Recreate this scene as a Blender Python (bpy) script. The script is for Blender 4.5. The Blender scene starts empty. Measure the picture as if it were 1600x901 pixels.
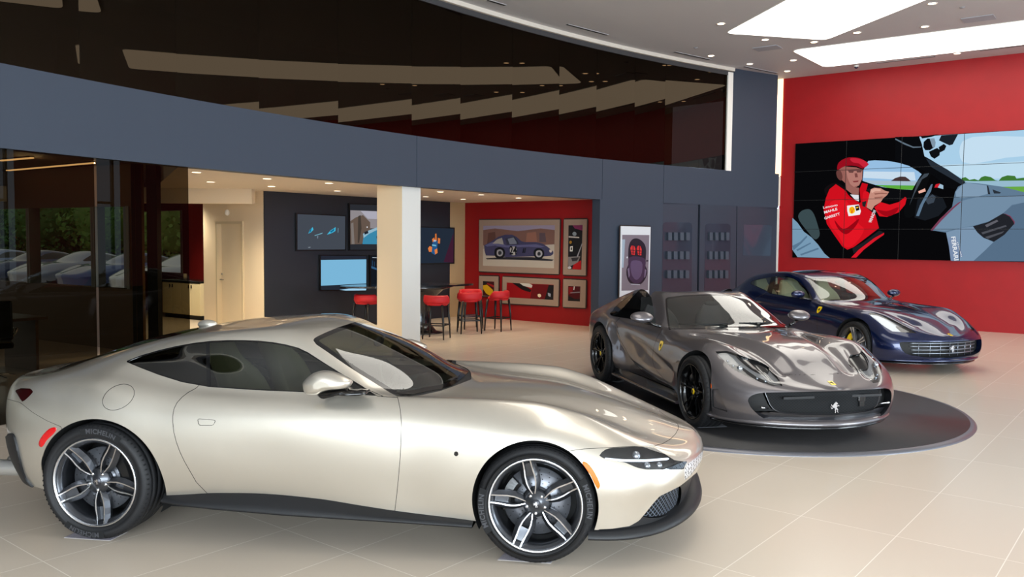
import bpy, bmesh, math, random
import numpy as np
from mathutils import Vector, Matrix
SC = bpy.context.scene
COL = SC.collection
rnd = random.Random(7)

# ------------------------------------------------------------------ camera
CAMF, CAMP, CAMR, CAMH = 1315.39, 0.057003, -0.0094597, 1.83946
def cam_axes():
    f = np.array([0, math.cos(CAMP), -math.sin(CAMP)]); r = np.array([1.0, 0, 0]); d = np.cross(f, r)
    c, s = math.cos(CAMR), math.sin(CAMR)
    return np.array([c*r + s*d, -s*r + c*d, f])
CR = cam_axes()
CO = np.array([0, 0, CAMH])
def to_px(P):
    q = (np.asarray(P) - CO) @ CR.T
    return np.stack([800 + CAMF*q[..., 0]/q[..., 2], 450.5 + CAMF*q[..., 1]/q[..., 2]], -1)
def ray(u, v):
    return CR.T @ np.array([(u-800)/CAMF, (v-450.5)/CAMF, 1.0])
def at_z(u, v, z=0.0):
    d = ray(u, v); return CO + d*((z-CAMH)/d[2])
def at_plane(u, v, p, n):
    d = ray(u, v); n = np.asarray(n, float); return CO + d*(((np.asarray(p, float)-CO) @ n)/(d @ n))

camd = bpy.data.cameras.new('camera'); cam = bpy.data.objects.new('camera', camd); COL.objects.link(cam)
camd.sensor_fit = 'HORIZONTAL'; camd.sensor_width = 36.0; camd.lens = CAMF/1600*36.0
camd.clip_start = 0.05; camd.clip_end = 300
M = Matrix(((CR[0][0], -CR[1][0], -CR[2][0], 0), (CR[0][1], -CR[1][1], -CR[2][1], 0), (CR[0][2], -CR[1][2], -CR[2][2], CAMH), (0, 0, 0, 1)))
cam.matrix_world = M
SC.camera = cam

# ------------------------------------------------------------------ materials
MATS = {}
def srgb(r, g, b):
    f = lambda c: (c/255/12.92) if c/255 <= 0.04045 else ((c/255+0.055)/1.055)**2.4
    return (f(r), f(g), f(b), 1.0)
def mat(name, col=(200, 200, 200), rough=0.5, metal=0.0, coat=0.0, spec=0.5, emit=None, estr=0.0, bump=None, noise=None, trans=0.0, ior=1.45, sheen=0.0, coatr=0.03):
    if name in MATS: return MATS[name]
    m = bpy.data.materials.new(name); m.use_nodes = True; MATS[name] = m
    nt = m.node_tree; b = nt.nodes['Principled BSDF']
    c = srgb(*col)
    b.inputs['Base Color'].default_value = c
    b.inputs['Roughness'].default_value = rough; b.inputs['Metallic'].default_value = metal
    b.inputs['Coat Weight'].default_value = coat; b.inputs['Coat Roughness'].default_value = coatr
    b.inputs['Specular IOR Level'].default_value = spec; b.inputs['IOR'].default_value = ior
    b.inputs['Transmission Weight'].default_value = trans; b.inputs['Sheen Weight'].default_value = sheen
    if emit:
        b.inputs['Emission Color'].default_value = srgb(*emit); b.inputs['Emission Strength'].default_value = estr
    if noise or bump:
        tc = nt.nodes.new('ShaderNodeTexCoord'); n = nt.nodes.new('ShaderNodeTexNoise')
        nt.links.new(tc.outputs['Object'], n.inputs['Vector'])
        n.inputs['Scale'].default_value = (noise or bump)[0]; n.inputs['Detail'].default_value = 4
        if noise:
            mx = nt.nodes.new('ShaderNodeMixRGB'); mx.blend_type = 'MULTIPLY'; mx.inputs['Color1'].default_value = c
            cr = nt.nodes.new('ShaderNodeValToRGB'); k = noise[1]
            cr.color_ramp.elements[0].color = (1-k, 1-k, 1-k, 1); cr.color_ramp.elements[1].color = (1, 1, 1, 1)
            cr.color_ramp.elements[0].position = 0.3; cr.color_ramp.elements[1].position = 0.7
            nt.links.new(n.outputs['Fac'], cr.inputs['Fac']); nt.links.new(cr.outputs['Color'], mx.inputs['Color2'])
            mx.inputs['Fac'].default_value = 1.0; nt.links.new(mx.outputs['Color'], b.inputs['Base Color'])
        if bump:
            bp = nt.nodes.new('ShaderNodeBump'); bp.inputs['Strength'].default_value = bump[1]; bp.inputs['Distance'].default_value = 0.002
            nt.links.new(n.outputs['Fac'], bp.inputs['Height']); nt.links.new(bp.outputs['Normal'], b.inputs['Normal'])
    return m
def emis(name, col, s):
    if name in MATS: return MATS[name]
    m = bpy.data.materials.new(name); m.use_nodes = True; MATS[name] = m
    nt = m.node_tree; nt.nodes.remove(nt.nodes['Principled BSDF'])
    e = nt.nodes.new('ShaderNodeEmission'); e.inputs[0].default_value = srgb(*col); e.inputs[1].default_value = s
    nt.links.new(e.outputs[0], nt.nodes['Material Output'].inputs[0]); return m
def glass(name, tint=(200, 210, 200), refl=1.0, rough=0.0, ior=1.5, rcol=(255, 255, 255)):
    """thin pane: tinted see-through with fresnel reflection"""
    if name in MATS: return MATS[name]
    m = bpy.data.materials.new(name); m.use_nodes = True; MATS[name] = m
    nt = m.node_tree; nt.nodes.remove(nt.nodes['Principled BSDF'])
    t = nt.nodes.new('ShaderNodeBsdfTransparent'); t.inputs[0].default_value = srgb(*tint)
    g = nt.nodes.new('ShaderNodeBsdfGlossy'); g.inputs['Roughness'].default_value = rough; g.inputs[0].default_value = srgb(*rcol)
    f = nt.nodes.new('ShaderNodeFresnel'); f.inputs[0].default_value = ior
    geo = nt.nodes.new('ShaderNodeNewGeometry')
    # use the same fresnel on both faces of a thin sheet
    mixn = nt.nodes.new('ShaderNodeMix'); mixn.data_type = 'FLOAT'
    f2 = nt.nodes.new('ShaderNodeFresnel'); f2.inputs[0].default_value = ior
    neg = nt.nodes.new('ShaderNodeVectorMath'); neg.operation = 'SCALE'; neg.inputs['Scale'].default_value = 1.0
    sx = nt.nodes.new('ShaderNodeMix'); 
    lw = nt.nodes.new('ShaderNodeLayerWeight'); lw.inputs[0].default_value = 0.5
    # schlick from the facing value: r0 + (1-r0)*(1-cos)^5
    p = nt.nodes.new('ShaderNodeMath'); p.operation = 'POWER'; p.inputs[1].default_value = 5.0
    nt.links.new(lw.outputs['Facing'], p.inputs[0])
    r0 = ((ior-1)/(ior+1))**2*1.9
    mu = nt.nodes.new('ShaderNodeMath'); mu.operation = 'MULTIPLY_ADD'; mu.inputs[1].default_value = (1-r0)*refl; mu.inputs[2].default_value = r0*refl
    nt.links.new(p.outputs[0], mu.inputs[0])
    for n in (f, geo, mixn, f2, neg, sx): nt.nodes.remove(n)
    mx = nt.nodes.new('ShaderNodeMixShader')
    nt.links.new(mu.outputs[0], mx.inputs[0]); nt.links.new(t.outputs[0], mx.inputs[1]); nt.links.new(g.outputs[0], mx.inputs[2])
    nt.links.new(mx.outputs[0], nt.nodes['Material Output'].inputs[0]); return m

# ------------------------------------------------------------------ objects
def tag(o, label=None, cat=None, group=None, kind=None):
    if label: o['label'] = label
    if cat: o['category'] = cat
    if group: o['group'] = group
    if kind: o['kind'] = kind
    return o
def empty(name, loc=(0, 0, 0), rz=0.0, parent=None):
    o = bpy.data.objects.new(name, None); COL.objects.link(o); o.location = loc; o.rotation_euler = (0, 0, rz)
    o.empty_display_size = 0.1
    if parent: o.parent = parent
    return o
def link(name, me, m=None, parent=None):
    o = bpy.data.objects.new(name, me); COL.objects.link(o)
    if m is not None:
        for x in (m if isinstance(m, (list, tuple)) else [m]): me.materials.append(x)
    if parent: o.parent = parent
    return o
def copy_tree(o, parent=None):
    c = o.copy(); COL.objects.link(c); c.parent = parent
    for ch in [x for x in bpy.data.objects if x.parent == o]: copy_tree(ch, c)
    return c

class MB:
    """collects shapes into one mesh"""
    def __init__(s): s.v = []; s.f = []; s.sm = []; s.mi = []; s.cur = 0
    def add(s, V, F, smooth=False):
        b = len(s.v); s.v += [tuple(map(float, p)) for p in V]
        for f in F: s.f.append(tuple(i+b for i in f)); s.sm.append(smooth); s.mi.append(s.cur)
        return s
    def box(s, c, d, R=None, bev=0.0):
        c = np.array(c, float); d = np.array(d, float)/2
        if bev > 0:
            bm = bmesh.new(); bmesh.ops.create_cube(bm, size=1.0)
            for v in bm.verts: v.co = Vector((v.co.x*2*d[0], v.co.y*2*d[1], v.co.z*2*d[2]))
            bmesh.ops.bevel(bm, geom=bm.edges[:], offset=bev, segments=2, affect='EDGES', profile=0.5)
            V = np.array([v.co[:] for v in bm.verts]); F = [[v.index for v in f.verts] for f in bm.faces]; bm.free()
        else:
            V = np.array([[x, y, z] for x in (-1, 1) for y in (-1, 1) for z in (-1, 1)])*d
            F = [(0, 1, 3, 2), (4, 6, 7, 5), (0, 4, 5, 1), (2, 3, 7, 6), (0, 2, 6, 4), (1, 5, 7, 3)]
        if R is not None: V = V @ np.array(R).T
        return s.add(V + c, F)
    def bar(s, a, b, w, h=None, up=(0, 0, 1), bev=0.0):
        a = np.array(a, float); b = np.array(b, float); L = np.linalg.norm(b-a); x = (b-a)/L
        u = np.array(up, float); y = np.cross(u, x)
        if np.linalg.norm(y) < 1e-4: y = np.cross((1, 0, 0), x)
        y /= np.linalg.norm(y); z = np.cross(x, y)
        return s.box((a+b)/2, (L, w, h or w), np.array([x, y, z]).T, bev)
    def tube(s, pts, r, n=10, closed=False, cap=True):
        P = np.array(pts, float); m = len(P)
        rr = np.full(m, r) if np.isscalar(r) else np.array(r, float)
        T = np.gradient(P, axis=0)
        if closed: T = np.roll(P, -1, 0) - np.roll(P, 1, 0)
        T /= np.linalg.norm(T, axis=1)[:, None] + 1e-12
        u = np.cross(T[0], (0, 0, 1.0))
        if np.linalg.norm(u) < 1e-3: u = np.cross(T[0], (1.0, 0, 0))
        u /= np.linalg.norm(u); V = []
        for i in range(m):
            u = u - T[i]*(u @ T[i]); u /= np.linalg.norm(u); w = np.cross(T[i], u)
            for k in range(n):
                a = 2*math.pi*k/n; V.append(P[i] + rr[i]*(math.cos(a)*u + math.sin(a)*w))
        F = []
        for i in range(m if closed else m-1):
            j = (i+1) % m
            for k in range(n): F.append((i*n+k, i*n+(k+1) % n, j*n+(k+1) % n, j*n+k))
        if cap and not closed: F += [tuple(range(n-1, -1, -1)), tuple((m-1)*n+k for k in range(n))]
        return s.add(V, F, True)
    def lathe(s, prof, axis='y', n=48, c=(0, 0, 0), a0=0, a1=None, cap=False):
        """prof: (r, h) pairs spun about the axis"""
        full = a1 is None; a1 = 2*math.pi if full else a1
        m = len(prof); cnt = n if full else n+1; V = []
        for i in range(cnt):
            a = a0 + (a1-a0)*i/n; ca, sa = math.cos(a), math.sin(a)
            for r, h in prof:
                p = {'y': (r*ca, h, r*sa), 'z': (r*ca, r*sa, h), 'x': (h, r*ca, r*sa)}[axis]
                V.append((p[0]+c[0], p[1]+c[1], p[2]+c[2]))
        F = []
        for i in range(n):
            j = (i+1) % cnt
            for k in range(m-1): F.append((i*m+k, i*m+k+1, j*m+k+1, j*m+k))
        return s.add(V, F, True)
    def prism(s, poly, t, o=(0, 0, 0), u=(1, 0, 0), w=(0, 1, 0)):
        """flat polygon in (u,w) through o pushed by t along the normal"""
        u = np.array(u, float); w = np.array(w, float); n = np.cross(u, w); n /= np.linalg.norm(n); o = np.array(o, float)
        A = [o + p[0]*u + p[1]*w for p in poly]; k = len(A)
        if t == 0: return s.add(A, [tuple(range(k))])
        B = [p + n*t for p in A]
        F = [tuple(range(k-1, -1, -1)), tuple(range(k, 2*k))] + [(i, (i+1) % k, k+(i+1) % k, k+i) for i in range(k)]
        return s.add(A+B, F)
    def grid(s, G, smooth=True, closed_u=False, closed_v=False):
        G = np.asarray(G, float); a, b = G.shape[:2]
        F = []
        for i in range(a if closed_u else a-1):
            for j in range(b if closed_v else b-1):
                i2, j2 = (i+1) % a, (j+1) % b; F.append((i*b+j, i2*b+j, i2*b+j2, i*b+j2))
        return s.add(G.reshape(-1, 3), F, smooth)
    def sphere(s, c, r, n=16, m=10, R=None):
        r = np.array([r]*3 if np.isscalar(r) else r, float); V = []
        for i in range(m+1):
            t = math.pi*i/m
            for k in range(n):
                a = 2*math.pi*k/n; V.append((math.sin(t)*math.cos(a), math.sin(t)*math.sin(a), math.cos(t)))
        V = np.array(V)*r
        if R is not None: V = V @ np.array(R).T
        F = [(i*n+k, (i+1)*n+k, (i+1)*n+(k+1) % n, i*n+(k+1) % n) for i in range(m) for k in range(n)]
        return s.add(V + np.array(c, float), F, True)
    def xf(s, fn):
        s.v = [tuple(fn(np.array(p))) for p in s.v]; return s
    def mesh(s, name):
        me = bpy.data.meshes.new(name); me.from_pydata(s.v, [], s.f)
        me.polygons.foreach_set('use_smooth', s.sm)
        if any(s.mi): me.polygons.foreach_set('material_index', s.mi)
        me.validate(); me.update(); return me
    def build(s, name, m=None, parent=None, fix=True):
        me = s.mesh(name)
        if fix:
            bm = bmesh.new(); bm.from_mesh(me); bmesh.ops.remove_doubles(bm, verts=bm.verts[:], dist=1e-6)
            bmesh.ops.recalc_face_normals(bm, faces=bm.faces[:]); bm.to_mesh(me); bm.free()
        return link(name, me, m, parent)

# ------------------------------------------------------------------ text
def text_mesh(txt, size, depth=0.0, font_shear=0.0, space=1.0, bold=0.0):
    cu = bpy.data.curves.new('t', 'FONT'); cu.body = txt; cu.size = size; cu.extrude = depth; cu.align_x = 'CENTER'; cu.align_y = 'CENTER'
    cu.shear = font_shear; cu.space_character = space; cu.offset = bold; cu.resolution_u = 3
    ob = bpy.data.objects.new('t', cu); COL.objects.link(ob)
    dg = bpy.context.evaluated_depsgraph_get(); me = bpy.data.meshes.new_from_object(ob.evaluated_get(dg))
    V = np.array([v.co[:] for v in me.vertices]).reshape(-1, 3); F = [tuple(p.vertices) for p in me.polygons]
    bpy.data.objects.remove(ob); bpy.data.curves.remove(cu); bpy.data.meshes.remove(me)
    return V, F

# ------------------------------------------------------------------ cutting of dense surfaces
class Surf:
    """triangles/quads (m,4) with smooth normals, cut by scalar fields"""
    def __init__(s, V, N, F): s.V = np.asarray(V, float); s.N = np.asarray(N, float); s.F = np.asarray(F, int).reshape(-1, 4)
    def cut(s, g):
        """-> (part with g<0, part with g>=0); g per vertex"""
        g = np.where(np.abs(g) < 1e-9, 1e-9, g)
        neg = g < 0; nf = neg[s.F]
        allin = nf.all(1); allout = (~nf).all(1); mid = ~(allin | allout)
        V = list(s.V); N = list(s.N); cache = {}; Fi = []; Fo = []
        nV = len(s.V); newV = []; newN = []
        def cross(a, b):
            k = (a, b) if a < b else (b, a)
            if k in cache: return cache[k]
            t = g[k[0]]/(g[k[0]]-g[k[1]])
            newV.append(s.V[k[0]]*(1-t)+s.V[k[1]]*t); n = s.N[k[0]]*(1-t)+s.N[k[1]]*t; newN.append(n/(np.linalg.norm(n)+1e-12))
            cache[k] = nV+len(newV)-1; return cache[k]
        def put(L, p):
            if len(p) < 3: return
            if len(p) == 3: L.append((p[0], p[1], p[2], p[2]))
            else:
                L.append((p[0], p[1], p[2], p[3]))
                for i in range(3, len(p)-1): L.append((p[0], p[i], p[i+1], p[i+1]))
        for q in s.F[mid]:
            q = [int(x) for x in q]
            if q[3] == q[2]: q = q[:3]
            pi = []; po = []
            for i, a in enumerate(q):
                b = q[(i+1) % len(q)]
                (pi if neg[a] else po).append(a)
                if neg[a] != neg[b]:
                    c = cross(a, b); pi.append(c); po.append(c)
            put(Fi, pi); put(Fo, po)
        V = np.vstack([s.V, np.array(newV).reshape(-1, 3)]); N = np.vstack([s.N, np.array(newN).reshape(-1, 3)])
        def mk(F, extra):
            F = np.vstack([F, np.array(extra, int).reshape(-1, 4)])
            u, inv = np.unique(F, return_inverse=True)
            return Surf(V[u], N[u], inv.reshape(F.shape))
        return mk(s.F[allin], Fi), mk(s.F[allout], Fo)
    def mesh(s, name, push=0.0):
        me = bpy.data.meshes.new(name); V = s.V + s.N*push
        fs = [tuple(q[:3]) if q[3] == q[2] else tuple(q) for q in s.F.tolist()]
        fs2 = []
        for f in fs:
            d = []
            for i in f:
                if i not in d: d.append(i)
            if len(d) >= 3: fs2.append(tuple(d))
        me.from_pydata(V.tolist(), [], fs2); me.polygons.foreach_set('use_smooth', [True]*len(fs2)); me.update()
        me.normals_split_custom_set_from_vertices([tuple(n) for n in s.N]); return me
    def build(s, name, m, parent, push=0.0, thick=0.0):
        if len(s.F) == 0: return None
        me = s.mesh(name, push)
        o = link(name, me, m, parent)
        if thick:
            md = o.modifiers.new('rim', 'SOLIDIFY'); md.thickness = thick; md.offset = -1; md.use_rim_only = True
        return o
def pieces(S, least=6):
    """connected pieces of a cut surface"""
    n = len(S.V); lab = np.arange(n)
    while True:
        m = lab[S.F].min(1); new = lab.copy()
        for k in range(4): np.minimum.at(new, S.F[:, k], m)
        new = new[new]
        if (new == lab).all(): break
        lab = new
    out = []; fl = lab[S.F[:, 0]]
    for v in np.unique(fl):
        F = S.F[fl == v]
        if len(F) < least: continue
        u, inv = np.unique(F, return_inverse=True); out.append(Surf(S.V[u], S.N[u], inv.reshape(F.shape)))
    return out
def build_pieces(S, name, m, parent, **k): return [p.build(name, m, parent, **k) for p in pieces(S)]
def d_poly(P, poly):
    """signed distance of 2-D points to a closed polygon, negative inside"""
    P = np.asarray(P, float); Q = np.asarray(poly, float); n = len(Q)
    d = np.full(len(P), 1e18); ins = np.zeros(len(P), bool)
    for i in range(n):
        a = Q[i]; b = Q[(i+1) % n]; e = b-a; w = P-a
        t = np.clip((w @ e)/(e @ e + 1e-18), 0, 1); d = np.minimum(d, ((w - t[:, None]*e)**2).sum(1))
        c = ((a[1] > P[:, 1]) != (b[1] > P[:, 1]))
        with np.errstate(divide='ignore', invalid='ignore'):
            xi = (b[0]-a[0])*(P[:, 1]-a[1])/(b[1]-a[1])+a[0]
        ins ^= c & (P[:, 0] < xi)
    return np.where(ins, -np.sqrt(d), np.sqrt(d))
def d_line(P, L):
    P = np.asarray(P, float); Q = np.asarray(L, float); d = np.full(len(P), 1e18)
    for a, b in zip(Q[:-1], Q[1:]):
        e = b-a; w = P-a; t = np.clip((w @ e)/(e @ e+1e-18), 0, 1); d = np.minimum(d, ((w-t[:, None]*e)**2).sum(1))
    return np.sqrt(d)
def smooth_poly(pts, n=6, closed=True):
    """rounded outline through the points (centripetal catmull-rom)"""
    P = np.array(pts, float); m = len(P); out = []
    rng = range(m) if closed else range(m-1)
    for i in rng:
        p0, p1, p2, p3 = (P[(i-1) % m], P[i], P[(i+1) % m], P[(i+2) % m]) if closed else (P[max(i-1, 0)], P[i], P[i+1], P[min(i+2, m-1)])
        l1 = np.linalg.norm(p1-p0)**.5+1e-9; l2 = np.linalg.norm(p2-p1)**.5+1e-9; l3 = np.linalg.norm(p3-p2)**.5+1e-9
        m1 = (p2-p1) + l2*((p1-p0)/l1 - (p2-p0)/(l1+l2)); m2 = (p2-p1) + l2*((p3-p2)/l3 - (p3-p1)/(l2+l3))
        for k in range(n):
            t = k/n; out.append((2*t**3-3*t**2+1)*p1 + (t**3-2*t**2+t)*m1 + (-2*t**3+3*t**2)*p2 + (t**3-t**2)*m2)
    if not closed: out.append(P[-1])
    return np.array(out)
def pchip(xs, ys):
    xs = np.array(xs, float); ys = np.array(ys, float); h = np.diff(xs); dl = np.diff(ys)/h; m = np.zeros(len(xs))
    for i in range(1, len(xs)-1):
        if dl[i-1]*dl[i] > 0:
            w1, w2 = 2*h[i]+h[i-1], h[i]+2*h[i-1]; m[i] = (w1+w2)/(w1/dl[i-1]+w2/dl[i])
    m[0] = dl[0]; m[-1] = dl[-1]
    def f(x):
        x = np.asarray(x, float); k = np.clip(np.searchsorted(xs, x)-1, 0, len(xs)-2)
        t = (x-xs[k])/h[k]; y0, y1, m0, m1 = ys[k], ys[k+1], m[k]*h[k], m[k+1]*h[k]
        y = (2*t**3-3*t**2+1)*y0+(t**3-2*t**2+t)*m0+(-2*t**3+3*t**2)*y1+(t**3-t**2)*m1
        y = np.where(x < xs[0], ys[0]+m[0]*(x-xs[0]), y); return np.where(x > xs[-1], ys[-1]+m[-1]*(x-xs[-1]), y)
    return f
def nat_spline(t, P, q):
    """natural cubic spline rows P(k,3) at t -> q"""
    n = len(t); h = np.diff(t); A = np.eye(n); B = np.zeros((n, P.shape[1]))
    for i in range(1, n-1):
        A[i, i-1] = h[i-1]; A[i, i] = 2*(h[i-1]+h[i]); A[i, i+1] = h[i]
        B[i] = 3*((P[i+1]-P[i])/h[i]-(P[i]-P[i-1])/h[i-1])
    c = np.linalg.solve(A, B)
    k = np.clip(np.searchsorted(t, q, side='right')-1, 0, n-2); d = (q-t[k])[:, None]
    hh = h[k][:, None]; b = (P[k+1]-P[k])/hh - hh*(2*c[k]+c[k+1])/3; dd = (c[k+1]-c[k])/(3*hh)
    return P[k]+b*d+c[k]*d**2+dd*d**3
def gauss_rows(G, sig):
    r = int(max(2, sig*3)); w = np.exp(-0.5*(np.arange(-r, r+1)/sig)**2); w /= w.sum()
    pad = np.concatenate([2*G[:1]-G[r:0:-1], G, 2*G[-1:]-G[-2:-r-2:-1]])
    return sum(w[i]*pad[i:i+len(G)] for i in range(2*r+1))
def loft(curves, xR, xF, dx=0.01, nR=36, nF=48, nv=84, sig=3.0):
    """half body from longitudinal curves.  each: dict(y=[(x,y)..], z=[(x,z)..], f=(xe,p), r=(xe,p)); last curve lies on y=0"""
    xm = np.linspace(xR, xF, int(round((xF-xR)/dx))+1)
    rows = []
    for c in curves:
        fy = pchip(*zip(*c['y'])); fz = pchip(*zip(*c['z']))
        xe, p = c['r']; a = np.linspace(math.pi/2, 0, nR+1)[:-1]
        # clamp slope blend at the wrap start keeps the plan outline smooth
        X1 = xR + (xe-xR)*np.sin(a)**(2/p); Y1 = (fy(np.full_like(a, xR)))*np.cos(a)**(2/p)
        xe, p = c['f']; a = np.linspace(0, math.pi/2, nF+1)[1:]
        X2 = xF + (xe-xF)*np.sin(a)**(2/p); Y2 = fy(np.full_like(a, xF))*np.cos(a)**(2/p)
        Y1[0] = 0; Y2[-1] = 0
        X = np.concatenate([X1, xm, X2]); Y = np.concatenate([Y1, fy(xm), Y2])
        rows.append(np.stack([X, Y, fz(X)], -1))
    C = np.array(rows)                      # K,T,3
    C = np.array([gauss_rows(r, sig) for r in C]); C[:, [0, -1], 1] = 0; C[-1, :, 1] = 0
    K, T = C.shape[:2]
    G = np.zeros((T, nv, 3)); s = np.linspace(0, 1, nv)
    for t in range(T):
        P = C[:, t]; m = P[-4:-1][::-1].copy(); m[:, 1] *= -1; Q = np.vstack([P, m])
        d = np.linalg.norm(np.diff(Q, axis=0), axis=1)**0.6 + 1e-4
        u = np.concatenate([[0], np.cumsum(d)])
        # constant share of samples per span across stations
        q = np.interp(np.linspace(0, K-1, nv), np.arange(K), u[:K])
        G[t] = nat_spline(u, Q, q)
    G[:, -1, 1] = 0
    return G
def fill_normals(G):
    du = np.gradient(G, axis=0); dv = np.gradient(G, axis=1); n = np.cross(du, dv)
    l = np.linalg.norm(n, axis=2, keepdims=True); return n/(l+1e-12)
def half_to_full(G):
    """mirror the half grid (y>=0) and return a Surf with outward normals"""
    T, nv = G.shape[:2]
    H = np.concatenate([G, (G*np.array([1, -1, 1]))[:, -2::-1]], axis=1)    # T, 2nv-1
    H = gauss_rows(H.transpose(1, 0, 2), 1.0).transpose(1, 0, 2); H[:, (H.shape[1]-1)//2, 1] = 0
    N = fill_normals(H); N = gauss_rows(N, 2.0); N = gauss_rows(N.transpose(1, 0, 2), 1.6).transpose(1, 0, 2); N /= np.linalg.norm(N, axis=2, keepdims=True)+1e-12
    # pole columns
    for e in (0, -1):
        N[e] = N[1 if e == 0 else -2]
    W = H.shape[1]; c = np.array([-1.3, 0, 0.5]); 
    if ((H-c)*N).sum() < 0: N = -N
    i = np.arange(T-1)[:, None]; j = np.arange(W-1)[None]
    a = i*W+j; F = np.stack([a, a+1, a+W+1, a+W], -1).reshape(-1, 4)
    V = H.reshape(-1, 3); NN = N.reshape(-1, 3)
    f = F[len(F)//2]; fn = np.cross(V[f[1]]-V[f[0]], V[f[3]]-V[f[0]])
    if fn @ NN[f[0]] < 0: F = F[:, ::-1]
    return Surf(V, NN, F)
TT = (2.632, 9.527); TR = 2.36
# ------------------------------------------------------------------ cars: shared
class Car:
    def __init__(s, name, loc, rz):
        s.root = empty(name, loc, rz); s.loc = np.array(loc, float); s.rz = rz
        c, sn = math.cos(rz), math.sin(rz); s.R = np.array([[c, -sn, 0], [sn, c, 0], [0, 0, 1]])
    def world(s, P): return np.asarray(P) @ s.R.T + s.loc
    def px(s, V, mirror=True):
        P = np.array(V, float)
        if mirror: P[:, 1] = -np.abs(P[:, 1])
        return to_px(s.world(P))
    def fpoly(s, S, poly, sm=0, n=6):
        """field: signed distance (pixels of the photograph) to an outline measured on the near flank, used on both flanks"""
        q = smooth_poly(poly, n) if sm else poly
        return d_poly(s.px(S.V), q)
    def near(s, px, y):
        """point of the car at lateral offset y seen at px"""
        d = s.R.T @ ray(*px); o = s.R.T @ (CO - s.loc); return o + d*((y-o[1])/d[1])
    def nearz(s, px, z):
        d = s.R.T @ ray(*px); o = s.R.T @ (CO - s.loc); return o + d*((z-o[2])/d[2])
    def nearx(s, px, x):
        d = s.R.T @ ray(*px); o = s.R.T @ (CO - s.loc); return o + d*((x-o[0])/d[0])
def split_lr(S):
    """right flank (y<0) and left flank"""
    return S.cut(S.V[:, 1])
def crop(x0, y0, sc, pts): return [(x0+a/sc, y0+b/sc) for a, b in pts]

def surf_y(S, xz, k=6):
    """half-width of the flank surface at side-view points"""
    V = S.V[(S.V[:, 1] < -0.35)]; out = []
    for p in xz:
        d = (V[:, 0]-p[0])**2+(V[:, 2]-p[1])**2; i = np.argpartition(d, k)[:k]; w = 1/(d[i]+1e-5)
        out.append((V[i, 1]*w).sum()/w.sum())
    return np.array(out)

HORSE = [(0, 62), (9, 60), (14, 70), (22, 80), (30, 84), (33, 92), (38, 86), (46, 82), (52, 72), (48, 68), (41, 72), (42, 62), (50, 60), (60, 64), (66, 56), (62, 52), (56, 57),
         (46, 50), (42, 42), (50, 36), (56, 26), (52, 14), (60, 4), (54, 2), (47, 12), (48, 25), (40, 30), (34, 22), (38, 12), (34, 0), (28, 1), (31, 12), (26, 22), (28, 34), (20, 42),
         (12, 44), (8, 36), (-2, 34), (-8, 42), (-12, 56), (-6, 52), (-4, 42), (4, 40), (6, 48), (2, 54), (-8, 66), (-2, 72)]
def horse(h):
    P = np.array(HORSE, float); P -= [27, 46]; return P*(h/92)

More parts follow.
